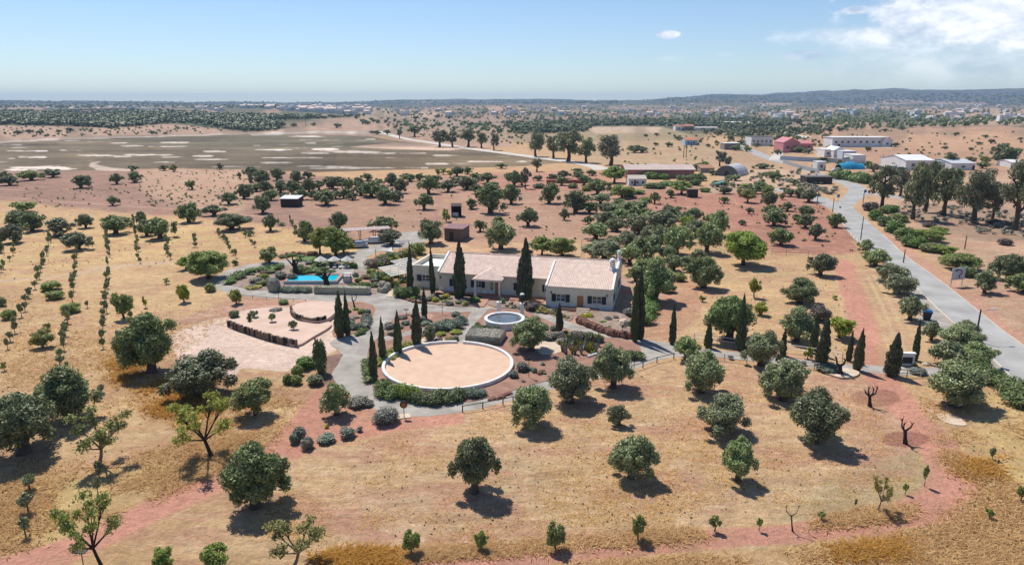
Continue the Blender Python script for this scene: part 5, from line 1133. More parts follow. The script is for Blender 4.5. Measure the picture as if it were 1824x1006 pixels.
b = MB(); pp = [G(*q) for q in ((1668,738),(1690,737),(1706,742),(1722,757),(1700,757),(1680,750))]; b.prism([(p.x, p.y) for p in smooth_pts([(p.x, p.y) for p in pp], 3)], 0, .06); tag(b.build('sand_patch', PALES), 'flat patch of white rubble in the dry grass', 'rubble')
sheet('bed_gravel', [(950,608),(985,600),(1005,612),(1000,626),(965,632)], .065, PALES, 3)
sheet('bed_gravel', [(765,600),(800,606),(812,612),(770,613),(745,609)], .065, PALES, 3)
sheet('bed_gravel', [(985,586),(1002,588),(1004,598),(990,600)], .065, PALES, 3)
sheet('bed_gravel', [(735,560),(770,560),(765,570),(740,572)], .065, TERRA, 3)
# ---------------------------------------------------------------- threshing circle
Cc = G(798.5, 651.5); CR = 116.5*mpp(Cc); ag = math.atan2(*(G(821, 610)-Cc).yx)
b = MB(); hw = .36
prof = [(CR-hw, 0.0), (CR-hw, .42), (CR-hw+.05, .47), (CR-.05, .47), (CR, .42), (CR, 0.0)]
b.lathe((0, 0, 0), prof, 120, 0, ag+.055, ag-.055+2*math.pi)
for s in (1, -1):
    a = ag+.055*s; b.poly([(r*math.cos(a), r*math.sin(a), z) for r, z in (prof if s > 0 else prof[::-1])])
tag(b.build('circular_wall', WHITE, loc=Cc), 'low whitewashed ring wall round the sandy circle', 'wall')
b = MB(); b.prism([((CR-hw+.01)*math.cos(a*math.tau/96), (CR-hw+.01)*math.sin(a*math.tau/96)) for a in range(96)], .0, .16); so_ = b.build('sand', SAND, loc=Cc); tag(so_, kind='structure')
# ---------------------------------------------------------------- round tank
Tc = G(899, 577.5); TR = 36.5*mpp(Tc)
tank = tag(empty('water_tank', Tc), 'round whitewashed water tank between drive and garden', 'water tank')
b = MB(); b.lathe((0, 0, 0), [(TR, 0), (TR, .95), (TR-.04, 1.0), (TR-.44, 1.0), (TR-.48, .95), (TR-.48, .3)], 64); b.build('rim', WHITE, tank)
b = MB(); b.prism([((TR-.47)*math.cos(a*math.tau/48), (TR-.47)*math.sin(a*math.tau/48)) for a in range(48)], .3, .78); b.build('water', TANKW, tank)
for i, (px, w_) in enumerate(((889, .62), (930, .55))):
    q = G(px, 560.5 if i == 0 else 563)-Tc; b = MB(); b.box((q.x, q.y, .95), (w_, w_, 1.9)); b.box((q.x, q.y, 1.93), (w_+.08, w_+.08, .08)); b.lathe((q.x, q.y, 1.97), [(w_*.5, 0), (.02, .22)], 4)
    p_ = b.build('pillar', WHITE, tank); b = MB()
    if i == 0: b.tube([(q.x, q.y, 2.1), (q.x, q.y, 3.1)], .05, 6); b.box((q.x, q.y, 2.6), (.2, .2, .3)); b.build('finial', BLACK, p_)
    else:
        b.box((q.x, q.y, 2.4), (.26, .26, .6)); b.lathe((q.x, q.y, 2.7), [(.2, 0), (.4, .15), (.4, .4), (.2, .55)], 10); ln = b.build('lantern', BLACK, p_)
        b = MB(); b.lathe((q.x, q.y, 3.25), [(.34, 0), (.3, .14), (.12, .24), (.01, .26)], 12); b.build('lantern_cap', WHITE, ln)
# ---------------------------------------------------------------- pool
pw = [(519.8,490),(604,489.5),(598,500),(513.8,500.3)]; PZ = .55
cs = [G(x, y, PZ) for x, y in pw]; ctr = sum(cs, Vector())/4; ctr.z = 0
ux = ((cs[1]-cs[0])+(cs[2]-cs[3])).normalized(); uy = Vector((-ux.y, ux.x, 0)); LW = ((cs[1]-cs[0]).length+(cs[2]-cs[3]).length)/2; WW = abs(((cs[0]+cs[1]-cs[2]-cs[3])/2).dot(uy))
pool = tag(empty('swimming_pool', ctr, math.atan2(ux.y, ux.x)), 'raised rectangular turquoise swimming pool with terracotta edge', 'swimming pool')
b = MB(); b.box((0, 0, .25), (LW, WW, .5)); b.build('water', POOLW, pool)
b = MB(); b.box((0, -WW/2-.2, .28), (LW+.8, .38, .56)); b.box((-LW/2-.2, 0, .27), (.4, WW, .54)); b.box((LW/2+.2, 0, .27), (.4, WW, .54)); b.box((0, WW/2+.2, .27), (LW+.8, .4, .54)); b.build('pool_wall', POOLT, pool)
b = MB(); b.box((-LW/2-.25, 0, .57), (.5, WW-.02, .06)); b.box((LW/2+.25, 0, .57), (.5, WW-.02, .06)); b.box((0, WW/2+.22, .57), (LW+1, .44, .06)); b.box((0, -WW/2-.2, .58), (LW+1, .3, .04)); b.build('coping', TERRA, pool)
sheet('pool_terrace', [(575,488),(583,474),(625,473),(632,482),(626,506),(600,506),(606,489)], .16, GREYSOIL if False else mat('deck_paving', (.34,.3,.27), .9), 1, thick=.16)
sheet('garden_path', [(626,497),(660,499),(690,504),(689,508),(655,505),(624,503)], .07, TERRA, 1, thick=.07)
sheet('garden_path', [(688,528),(698,529.5),(703,515),(697,513)], .09, PALES, 1, thick=.09)
def lounger(x, y, label):
    p = G(x, y); o = tag(empty('sun_lounger', (p.x, p.y, .16), R(195)), label, 'sun lounger', 'white loungers on the pool terrace')
    b = MB(); b.box((0, 0, .28), (.62, 1.3, .08)); b.build('seat', CLOTH, o)
    b = MB(); b.poly([(-.31, -.65, .27), (.31, -.65, .27), (.31, -1.05, .75), (-.31, -1.05, .75)]); b.poly([(-.31, -.70, .24), (-.31, -1.1, .72), (.31, -1.1, .72), (.31, -.70, .24)]); b.poly([(-.31,-.65,.27),(-.31,-1.05,.75),(-.31,-1.1,.72),(-.31,-.7,.24)]); b.poly([(.31,-.65,.27),(.31,-.7,.24),(.31,-1.1,.72),(.31,-1.05,.75)]); b.poly([(-.31,-1.05,.75),(.31,-1.05,.75),(.31,-1.1,.72),(-.31,-1.1,.72)]); b.build('backrest', CLOTH, o)
    for sx in (-.27, .27):
        for sy in (-.55, .6): b = MB(); b.box((sx, sy, .12), (.05, .05, .24)); b.build('leg', FRAMEW, o)
for x, y, l_ in ((584,479,'white sun lounger at the clipped topiary end of the row'), (596,479,'white sun lounger, second from the clipped topiary'), (606,479,'white sun lounger, third from the clipped topiary'), (617,479,'white sun lounger closest to the outdoor counter')): lounger(x, y, l_)
def parasol(x, y, top, label):
    p = G(x, y); h = ztop(p, top); o = tag(empty('parasol', (p.x, p.y, 0)), label, 'parasol', 'pale parasols behind the loungers')
    b = MB(); b.tube([(0, 0, 0), (0, 0, h)], .03, 8); b.build('pole', WOOD, o)
    b = MB(); b.lathe((0, 0, h-.75), [(1.2, 0), (1.16, .03), (.02, .78)], 8); b.lathe((0, 0, h-.78), [(.02, .76), (1.2, .03)], 8); b.build('canopy', CLOTH, o)
    b = MB(); b.lathe((0, 0, .0), [(.28, 0), (.28, .1), (.05, .14)], 12); b.build('base', BLACK, o)
parasol(572,476,456,'pale parasol at the topiary end of the terrace'); parasol(596,476,456,'pale parasol in the middle of the row behind the loungers'); parasol(619,477,456,'pale parasol nearest the grey garden lane')
p = G(619, 504); o = tag(empty('outdoor_counter', (p.x, p.y, 0), R(-8)), 'pale outdoor counter with dark frame beside the pool', 'counter')
b = MB(); b.box((0, .3, .55), (1.3, .6, 1.1)); b.build('body', CLOTH, o); b = MB(); b.box((0, .3, 1.7), (1.5, .8, .06)); b.build('canopy', CLOTH, o)
for sx in (-.68, .68): b = MB(); b.box((sx, -.05, .85), (.08, .08, 1.7)); b.build('post', BLACK, o)
def topiary(x, y, top, sc_, label, discs):
    p = G(x, y); h = ztop(p, top); o = tag(empty('topiary_olive', p, 0), label, 'tree')
    b = MB(); b.tube([(0, 0, 0), (.05, 0, h*.3), (-.1, 0, h*.6), (-.2, 0, h*.85)], [.5*sc_, .36*sc_, .34*sc_, .2*sc_], 10); 
    for d in discs: b.tube([(-.1, 0, h*.45), (d[0], d[1], d[2]*h)], [.16*sc_, .07*sc_], 6)
    b.build('trunk', DARKBARK, o, True)
    for i, d in enumerate(discs): me = crown_mesh('foliage', [(d[0]+q*.3*d[3], d[1], d[2]*h+.1, d[3]*.75, d[3]*.7, .22) for q in (-1, 0, 1)], 500, .13, 50+i, HEDG, core=.85, jit=.5, up=.4); link(bpy.data.objects.new('foliage', me), o)
topiary(582,513,484,1.3,'dark thick-trunked topiary with flat green pads before the pool',[(-.9,0,.97,.8),(.9,0,1.0,.9),(-1.3,.1,.78,.55),(-.2,.6,1.12,.7)])
topiary(527,491,458,1.2,'dark leaning topiary with flat green pads behind the pool',[(-1.6,0,1.0,.75),(-.5,.2,1.08,.9),(1.0,.5,1.0,.9),(.8,-.2,.85,.6)])
# pergolas with slatted canvas
def pergola(c, rz, lx, ly, z0, z1, label):
    o = tag(empty('pergola', (c.x, c.y, 0), rz), label, 'pergola')
    for sx in (-1, 1):
        for sy in (-1, 1): b = MB(); b.box((sx*lx/2, sy*ly/2, (z0 if sy < 0 else z1)/2), (.12, .12, (z0 if sy < 0 else z1))); b.build('post', DWOOD, o)
    b = MB()
    for sx in (-1, 1): b.tube([(sx*lx/2, -ly/2, z0), (sx*lx/2, ly/2, z1)], .07, 4)
    b.build('beam', DWOOD, o); b = MB(); n = 6
    for i in range(n):
        t = (i+.3)/n; y = -ly/2+ly*t; z = z0+(z1-z0)*t+.1; y2 = y+ly/n*.62; z2 = z+(z1-z0)/n*.62; b.poly([(-lx/2-.1, y, z), (lx/2+.1, y, z), (lx/2+.1, y2, z2), (-lx/2-.1, y2, z2)]); b.poly([(-lx/2-.1, y, z-.03), (-lx/2-.1, y2, z2-.03), (lx/2+.1, y2, z2-.03), (lx/2+.1, y, z-.03)])
    b.build('canvas_slats', CLOTH, o)
pergola(hp(-27.2, 12.0), ANG+R(60), 4.5, 4.2, 2.3, 3.0, 'striped canvas pergola beside the flat-roofed annex')
pergola(hp(-27.6, 7.2), ANG+R(55), 4.0, 4.4, 2.0, 2.8, 'lower striped canvas pergola near the rock pile')
def sail(name, pts, label, posts=()):
    P_ = [G(*p[:2], p[2]) for p in pts]; c = sum(P_, Vector())/len(P_); b = MB(); ctr_ = c.copy(); ctr_.z -= .35; n = 10
    o = tag(empty(name, (c.x, c.y, 0)), label, 'shade sail'); base = Vector((c.x, c.y, 0))
    for i in range(len(P_)):
        a, d = P_[i]-base, P_[(i+1) % len(P_)]-base; m = (a+d)/2; m = m.lerp(ctr_-base, .16); b.poly([a, m, ctr_-base]); b.poly([m, d, ctr_-base]); k = Vector((0, 0, -.03)); b.poly([ctr_-base+k, m+k, a+k]); b.poly([ctr_-base+k, d+k, m+k])
    b.build('cloth', CLOTH, o)
    for q in P_[:3]: pb = MB(); pb.tube([(q.x-base.x, q.y-base.y, 0), (q.x-base.x, q.y-base.y, q.z+.1)], .06, 6); pb.build('post', DWOOD, o)
sail('shade_sail', [(669,445,2.5),(702,449,2.5),(698,440,2.9)], 'pale triangular shade sail beside the garden lane')
sail('shade_sail', [(699,426,3.2),(712,433,2.7),(728,430,3.0)], 'small white shade sail above the vines')
# ---------------------------------------------------------------- cars, carport, sheds
def car(x, y, rz, label, m, L_=4.3):
    p = Wp(x, y); o = tag(empty('parked_car', p, rz), label, 'car', 'cars parked under the carport'); W_ = 1.75; b = MB()
    prof = [(-.5,.32),(-.5,.72),(-.44,.80),(-.24,.88),(-.10,1.38),(.24,1.45),(.40,1.02),(.49,.92),(.5,.6),(.49,.32)]
    pts = [(x_*L_, z) for x_, z in prof]; n = len(pts)
    for s in (-1, 1):
        b.v += [(x_, s*(W_/2-(.16 if z > 1.2 else .02 if z > .85 else 0)), z) for x_, z in pts]
    b.f.append(tuple(range(n))); b.f.append(tuple(range(n, 2*n))[::-1]); b.m += [0, 0]
    for i in range(n): j = (i+1) % n; b.f.append((i, n+i, n+j, j)); b.m.append(0)
    b.build('body', m, o)
    g = MB()
    for s in (-1, 1): y_ = s*(W_/2-.075); g.poly([(-.20*L_, y_*1.03, .93), (.34*L_, y_*1.03, .97), (.22*L_, y_*.94, 1.36), (-.09*L_, y_*.94, 1.32)] if s < 0 else [(-.20*L_, y_*1.03, .93), (-.09*L_, y_*.94, 1.32), (.22*L_, y_*.94, 1.36), (.34*L_, y_*1.03, .97)])
    g.poly([(-.238*L_, -.7, .93), (-.238*L_, .7, .93), (-.115*L_, .62, 1.36), (-.115*L_, -.62, 1.36)][::-1]); g.poly([(.395*L_, -.66, 1.07), (.395*L_, .66, 1.07), (.265*L_, .6, 1.42), (.265*L_, -.6, 1.42)])
    g.build('window', GLASS, o)
    for sx in (-.31, .30):
        for sy in (-1, 1):
            w_ = MB(); w_.tube([(sx*L_, sy*(W_/2-.2), .32), (sx*L_, sy*(W_/2+.01), .32)], .32, 14); wh = w_.build('wheel', RUBBER, o); r_ = MB(); r_.tube([(sx*L_, sy*(W_/2+.005), .32), (sx*L_, sy*(W_/2+.025), .32)], .19, 10); r_.build('rim', METAL, wh)
    for sy in (-1, 1): h_ = MB(); h_.box((-.497*L_, sy*.62, .66), (.06, .3, .14)); h_.build('headlight', LAMPG, o)
CARW = mat('car_white', (.62,.64,.68), .3, (.6,.62,.66), 1, spec=.6); CARG = mat('car_silver', (.36,.4,.46), .3, (.34,.38,.44), 1, metal=.4, spec=.6)
car(637,441,R(12),'silver hatchback parked under the carport beside the feathery tree',CARG,4.4); car(665,433,R(10),'white car parked under the far end of the carport',CARW,4.6)
p = Wp(657, 432); o = tag(empty('carport', p, R(18)), 'long thin-roofed carport over the parked cars', 'carport')
b = MB(); roof_slab(b, [(-5.6,.2,2.75),(5.2,.2,2.75),(5.2,5.4,2.5),(-5.6,5.4,2.5)], .08)
for i in range(12): b.tube([(-5.4+i*.95, .2, 2.86), (-5.4+i*.95, 5.4, 2.61)], .05, 4)
b.build('roof', mat('brown_roof_sheet', (.42,.33,.31), .7, (.33,.25,.24), 1), o)
for sx in (-5, -1.6, 1.6, 5):
    for sy in (.9, 4.9): b = MB(); b.box((sx, sy, 1.3), (.14, .14, 2.62)); b.build('post', DWOOD, o)
def shed(x0, x1, y, h, dp, rz, label, wallm, roofm, front_open=False, cat='shed', tilt=.3, over=.3, mono=True, gname='shed'):
    a, c = Wp(x0, y), Wp(x1, y); wd = (c-a).length; ctr_ = (a+c)/2; o = tag(empty(gname, ctr_, rz), label, cat); b = MB(); s_ = wd/2
    if front_open: b.box((0, dp-.06, h/2), (wd, .12, h)); b.box((-s_+.06, dp/2-.06, h/2), (.12, dp-.14, h)); b.box((s_-.06, dp/2-.06, h/2), (.12, dp-.14, h))
    else: b.box((0, dp/2, h/2), (wd, dp, h))
    b.build('wall', wallm, o); r = MB(); roof_slab(r, [(-s_-over, -over, h+.05), (s_+over, -over, h+.05), (s_+over, dp+over, h+.05+tilt), (-s_-over, dp+over, h+.05+tilt)], .1); r.build('roof', roofm, o)
    if not front_open:
        d = MB(); d.box((-s_*.2, -.02, 1.0), (.95, .05, 2.0)); d.build('door', DWOOD, o)
    return o, wd
shed(500,531,369,2.4,4,R(-4),'low dark shed with blue-grey tin roof in the mauve field',DWOOD,TINROOF,tilt=.5)
o, wd = shed(791,824,429,2.7,5.5,R(-14),'brown wooden shed with flat plum roof behind the house',mat('brown_boards', (.20,.15,.125), .9, (.13,.1,.08), 6, stretch=(4,4,.3)),mat('plum_roof', (.26,.13,.13), .7, (.2,.1,.1), 1),tilt=.1)
shed(804,822,387,2.9,3.5,R(4),'open-fronted black field shelter behind the house',DWOOD,DWOOD,True,tilt=.3,over=.1)
p = Wp(812, 387); b = MB(); b.box((0, 0, .6), (1.6, 1.0, .9)); b.box((0, 0, .08), (1.4, .8, .14), 1); b.box((0, 0, 1.1), (1.7, 1.1, .1)); tag(b.build('water_container', [WHITEB, DWOOD], loc=(p.x-.2, p.y+1.0, 0)), 'white tank standing inside the open field shelter', 'tank')
o, _ = shed(1225,1243,352,2.6,2.2,R(0),'little raised hide on legs at the top of the red slope',DWOOD,PALEBARK,tilt=.1,gname='field_hide',cat='hide')
# log walls
def logwall(pts, h, label, seed):
    P2 = smooth_pts([tuple(G(*p))[:2] for p in pts], 60, False); rng = random.Random(seed); base = Vector((P2[0].x, P2[0].y, 0)); o = tag(empty('log_retaining_wall', base), label, 'log wall'); last = None; n = 0
    for p in P2:
        if last is not None and (p-last).length < .36: continue
        last = p; hh = h*rng.uniform(.85, 1.1); b = MB(); b.tube([(p.x-base.x, p.y-base.y, -.05), (p.x-base.x, p.y-base.y, hh)], .2, 8); b.build('log', [WOOD, DARKBARK, PALEBARK][rng.randrange(3)], o)
logwall([(407,581),(420,587),(440,594),(470,604),(500,612),(531,618)], .95, 'long line of upright logs between the pale terraces', 1)
logwall([(519,557),(521,565),(530,572),(548,576),(565,578),(583,574)], 1.0, 'short curved line of upright logs on the upper terrace', 2)
tp = [(409,583),(420,587),(440,594),(470,604),(500,612),(531,618),(556,604),(588,585),(585,576),(548,577),(528,573),(520,562),(500,552),(440,556),(412,566)]
sheet('upper_terrace', tp, .30, mat('pale_earth', (.60,.44,.345), .95, (.5,.35,.265), .35, .03, 5, detail=8), 3, thick=.5)
sheet('upper_terrace', [(521,566),(530,573),(548,577),(565,579),(583,575),(600,560),(604,548),(560,543),(528,548),(520,557)], .6, MATS['pale_earth'], 3, thick=.65)
# ---------------------------------------------------------------- fences, posts, lamps
def fence(pts, h, step, rails, m, label, pr=.05, name='fence', closed=False):
    P_ = [Wp(*p) for p in pts]; base = P_[0].copy(); o = tag(empty(name, base), label, 'fence'); rl = MB(); posts = []
    for a, c in zip(P_[:-1], P_[1:]):
        n = max(1, round((c-a).length/step))
        for i in range(n+(1 if c is P_[-1] else 0)): posts.append(a.lerp(c, i/n))
    for q in posts[:90]: b = MB(); b.tube([(q-base), (q-base)+Vector((0, 0, h))], pr, 6); b.build('post', m, o)
    for z in rails:
        for a, c in zip(posts[:-1], posts[1:]): rl.tube([(a-base)+Vector((0, 0, z*h)), (c-base)+Vector((0, 0, z*h))], pr*.7, 5)
    rl.build('rail', m, o)
fence([(824,734),(860,728),(896,721),(914,717)], .75, 2.2, (.92,), BARK, 'low rustic rail fence at the foot of the ring drive', .06)
fence([(1125,661),(1145,655),(1170,646),(1200,639)], .75, 2.0, (.92,), BARK, 'low rustic rail fence beside the right bend of the drive', .06)
fence([(1236,607),(1262,611),(1312,618)], 1.1, 2.6, (.95,.5), FRAMEW, 'white post and rail fence above the drive by the cypresses', .06)
fence([(1395,627),(1440,633),(1500,643)], 1.1, 2.6, (.95,.5), FRAMEW, 'white post and rail fence near the double cypress', .06)
fence([(1262,640),(1290,643),(1330,648)], .9, 2.6, (.95,.5), METAL, 'grey rail fence below the drive', .05)
fence([(1420,656),(1450,658),(1468,661)], .9, 2.0, (.95,.5), METAL, 'grey rail fence before the double cypress', .05)
fence([(1592,672),(1615,672),(1640,671)], 1.0, 2.0, (.95,.5), METAL, 'grey rail fence beside the gate sign', .06)
fence([(1236,461),(1290,458),(1350,455),(1400,457),(1440,459)], 1.5, 3.5, (.95,.6,.25), DWOOD, 'thin wire fence above the golden plot', .03)
fence([(1035,458),(1036,440),(1290,440)], 1.6, 4.0, (.95,.5), DWOOD, 'thin wire fence at the edge of the olive wood', .03)
fence([(1500,412),(1512,423),(1540,448),(1556,462)], 1.4, 3.0, (.95,.6,.3), METAL, 'wire mesh fence at the edge of the asphalt road', .03)
fence([(405,527),(450,531),(500,535),(545,538)], .4, 2.5, (.9,), PALEBARK, 'ankle-high edging rail below the pool drive', .05)
def utility_pole(x, y, top, label, rad=.12, arms=True, group='wooden poles along the asphalt road'):
    p = Wp(x, y); h = ztop(p, top); o = tag(empty('utility_pole', p), label, 'pole', group); b = MB(); b.tube([(0, 0, -.1), (0, 0, h)], [rad, rad*.7], 8); b.build('shaft', BARK, o)
    if arms: b = MB(); b.box((0, 0, h-.35), (1.1, .1, .1)); b.box((-.45, 0, h-.25), (.07, .07, .14)); b.box((.45, 0, h-.25), (.07, .07, .14)); b.build('crossarm', DWOOD, o)
for x, y, t_, l_ in ((1455,366,341,'wooden pole beside the junction behind the red slope'),(1483,378,353,'wooden pole at the road fork'),(1533,427,386,'tall wooden pole beside the narrow road bend'),(1609,468,444,'wooden pole showing above the roadside olives'),(1706,632,590,'bare wooden pole among the gate olives'),(1718,444,420,'wooden pole behind the green roadside bushes'),(1537,362,338,'wooden pole beside the eucalyptus at the junction')): utility_pole(x, y, t_, l_, arms=False)
for x in (1217.5, 1222): utility_pole(x, 281, 259, ('twin pylon post nearer the marsh, beyond the pink building' if x < 1220 else 'twin pylon post nearer the white road, beyond the pink building'), .25, True, 'twin pylon posts in the golden field')
for x, y, t_ in ((690,225,205),(545,225,205),(488,215,198)): utility_pole(x, y, t_, f'thin pylon post far behind the marsh, {ordn((690, 545, 488).index(x))} from the marsh lane', .3, False, 'far pylon posts behind the marsh')
p = G(1737, 608); h = ztop(p, 551); o = tag(empty('street_lamp', p), 'wooden street lamp post with long arm over the road', 'street lamp')
b = MB(); b.tube([(0, 0, -.1), (0, 0, h)], [.13, .09], 8); b.build('post', BARK, o); b = MB(); b.tube([(0, 0, h-.3), (.9, .1, h-.1), (1.7, .2, h)], .035, 6); arm = b.build('arm', METAL, o)
b = MB(); b.box((1.85, .22, h), (.7, .26, .12)); b.build('lamp_head', LAMPG, o)
# billboard with a bend arrow
a, c = G(1693, 511), G(1714, 509); o = tag(empty('billboard', (a+c)/2, math.atan2(c.y-a.y, c.x-a.x)), 'white billboard with a dark hooked line on two thin legs', 'sign'); wd = (c-a).length; zt = ztop((a+c)/2, 477); zb = ztop((a+c)/2, 498)
b = MB(); b.box((0, 0, (zt+zb)/2), (wd*1.12, .08, zt-zb)); bd = b.build('board', mat('sign_white', (.55,.56,.6), .6, (.5,.51,.55), 1), o)
b = MB(); pts = [(-.32, .30), (-.15, .36), (.12, .30), (.26, .14), (.2, -.05), (.06, -.14), (.14, -.38)]; b.tube([(x*wd, -.07, (zt+zb)/2+z*(zt-zb)) for x, z in pts], .07, 6); b.tube([(-.34*wd, -.07, (zt+zb)/2+.34*(zt-zb)), (-.12*wd, -.07, (zt+zb)/2+.20*(zt-zb))], .06, 5); b.build('hooked_line', BLACK, bd)
for sx in (-1, 1): b = MB(); b.box((sx*wd*.46, .08, zt*.5), (.09, .09, zt)); b.build('leg', METAL, o)
p = G(1650, 569); o = tag(empty('waste_bin', p, R(-20)), 'dark waste bin with blue lid beside the road', 'bin'); h = ztop(p, 552)
b = MB(); b.v += [(-.42,-.35,.12),(.42,-.35,.12),(.42,.35,.12),(-.42,.35,.12),(-.55,-.5,h*.8),(.55,-.5,h*.8),(.55,.5,h*.8),(-.55,.5,h*.8)]
for f in ((0,3,2,1),(4,5,6,7),(0,1,5,4),(1,2,6,5),(2,3,7,6),(3,0,4,7)): b.f.append(f); b.m.append(0)
b.build('body', BINK, o); b = MB(); b.box((0, 0, h*.88), (1.2, 1.1, .18)); b.box((0, .1, h*.96), (1.0, .7, .12)); b.build('lid', BINB, o)
for sx in (-.4, .4): b = MB(); b.tube([(sx-.04, -.3, .1), (sx+.04, -.3, .1)], .1, 10); b.build('wheel', RUBBER, o)
# gate walls / signs
p = G(1612, 650); o = tag(empty('gate_post', p, R(-5)), 'short white gate wall with dark letterbox panel', 'gate post'); b = MB(); b.box((0, 0, .75), (1.8, .4, 1.5)); b.box((0, 0, 1.54), (1.95, .55, .1)); b.build('wall', WHITE, o); b = MB(); b.box((.1, -.23, .7), (1.1, .06, .75)); b.build('panel', BLACK, o)
p = G(1671, 646); h = ztop(p, 617); o = tag(empty('gate_sign', p, R(-62)), 'tall narrow white gate sign beside the olives', 'sign'); b = MB(); b.box((0, 0, h*.66), (1.1, .1, h*.66)); b.build('board', FRAMEW, o)
for sx in (-.5, .5): b = MB(); b.box((sx, .08, h*.45), (.08, .06, h*.9)); b.build('leg', METAL, o)
# orange brazier stand
p = G(720, 744); h = ztop(p, 716); o = tag(empty('garden_brazier', p), 'orange round disc on a thin iron stand by the drive', 'garden ornament')
b = MB(); b.tube([(0, 0, 0), (0, 0, h-.35)], .035, 6); b.tube([(-.3, 0, .02), (.3, 0, .02)], .03, 5); b.tube([(0, -.3, .02), (0, .3, .02)], .03, 5); b.build('stand', BLACK, o)
b = MB(); b.tube([(0, -.06, h-.25), (0, .06, h-.25)], .38, 18); dd = b.build('ring', BLACK, o); b = MB(); b.tube([(.04, -.09, h-.27), (.04, -.05, h-.27)], .27, 16); b.build('disc', ORANGE, o)
b = MB(); q = G(716, 742); b.box((q.x, q.y, .04), (1.6, 1.0, .08), rz=.3); tag(b.build('stone_slab', PALES), 'pale flat stone slab under the orange disc', 'stone slab')
# garden lamps / iron stakes
def stake(x, y, top, label, kind=0):
    p = G(x, y); h = ztop(p, top); o = tag(empty('garden_lamp' if kind == 0 else 'iron_ornament', p), label, 'lamp' if kind == 0 else 'garden ornament'); b = MB(); b.tube([(0, 0, 0), (0, 0, h)], .035, 6); b.build('post', BLACK, o)
    if kind == 0: b = MB(); b.box((0, 0, h+.12), (.22, .22, .28)); b.lathe((0, 0, h+.26), [(.2, 0), (.02, .14)], 4); b.build('lantern', BLACK, o)
    elif kind == 1:
        b = MB(); b.tube([(-.6, 0, h*.62), (-.4, 0, h*.5), (0, 0, h*.46), (.4, 0, h*.5), (.6, 0, h*.62)], .03, 6); b.tube([(-.4, 0, h*.98), (0, 0, h*.9), (.35, 0, h*1.02)], .04, 6); b.build('arms', BLACK, o)
    else: b = MB(); b.box((0, 0, h), (.7, .4, .06)); b.build('tray', BLACK, o)
stake(942,672,640,'black garden lamp beside the circle drive'); stake(1129,664,636,'black garden lamp at the rail fence corner'); stake(1108,601,583,'black garden lamp on the drive edge by the red wall'); stake(497,536,520,'dark garden stake in the red bed below the pool')
stake(788,560,531,'black iron ornament with curled arms beside the drive',1); stake(724,560,551,'small dark tray on a post in the gravel bed',2); stake(148,1002,982,'dark wooden cross-topped post at the lower red track',2)
# pruned trunks
def pruned(x, y, top, label, seed, arms=4, thick=.16):
    p = G(x, y); h = ztop(p, top); rng = random.Random(seed); o = tag(empty('pruned_tree', p), label, 'tree'); b = MB(); s = thick
    b.tube([(0, 0, -.05), (-.05*h, 0, h*.25), (-.09*h, 0, h*.52)], [s*1.5, s, s*.95], 8); b.build('trunk', DARKBARK, o, True); b = MB()
    for i in range(arms):
        a = i*math.tau/arms+rng.uniform(-.4, .4); r = h*rng.uniform(.16, .3); e = Vector((-.09*h+math.cos(a)*r, math.sin(a)*r*.6, h*rng.uniform(.74, .98))); m_ = Vector((-.09*h+math.cos(a)*r*.8, math.sin(a)*r*.5, h*.62))
        b.tube([(-.09*h, 0, h*.48), m_, e], [s*.7, s*.5, s*.3], 6)
        for _ in range(3): q = e+Vector((rng.uniform(-.1, .1)*h, rng.uniform(-.08, .08)*h, rng.uniform(.02, .12)*h)); b.tube([m_.lerp(e, .7), q], [s*.28, s*.1], 5)
    b.build('branches', DARKBARK, o, True)
pruned(1550,724,685,'bare pruned dark tree stump nearer the drive',1,4); pruned(1613,790,744,'bare pruned dark tree stump nearer the track bend',2,3)
pruned(1497,668,634,'thick cut brown trunk on the pale stone platform',3,2,.26); pruned(1412,946,890,'thin leafless sapling at the lower track edge',4,2,.05); pruned(632,548,524,'small dark bare tree in the cypress bed',5,3,.12); pruned(914,546,532,'small dark bare shrub on the house terrace',6,4,.08)
# cactus bed
rng = random.Random(9)
for i in range(30):
    x, y = 1066-i*2.2+rng.uniform(-2, 2), rng.uniform(608, 632); p = G(x, y); kind = i % 3; b = MB(); nb = 11 if kind else 7; m = (BLUEG, YELL, SILV)[kind]; base = [0, 0, 0]
    for k in range(nb):
        a = k*2.399; r = .15+.35*(k % 3)/3; hh = rng.uniform(.7, 1.5); d = Vector((math.cos(a), math.sin(a), 0)); q = Vector((-d.y, d.x, 0))*.12; t_ = d*r*1.3+Vector((0, 0, hh)); m1 = d*r*.5+Vector((0, 0, hh*.55)); b.poly([q, m1+q*1.4, t_, m1-q*1.4, -q]); b.poly([-q+d*.04, m1-q*1.4+d*.05, t_, m1+q*1.4+d*.05, q+d*.04])
    tag(b.build('agave', m, loc=p), ('blue-green', 'yellow', 'pale silvery')[kind]+' spiky agave in the cactus bed, '+ordn(i//3)+' planted from the kerb', 'plant', ('blue-green', 'yellow', 'pale silvery')[kind]+' agaves of the cactus bed')
b = MB(); q0, q1 = G(1046, 637), G(1070, 629); b.tube([q0-q0+Vector((0, 0, .15)), q1-q0+Vector((0, 0, .15))], .18, 6); tag(b.build('stone_edging', WHITE, loc=q0), 'short pale kerb in front of the cactus bed', 'kerb')
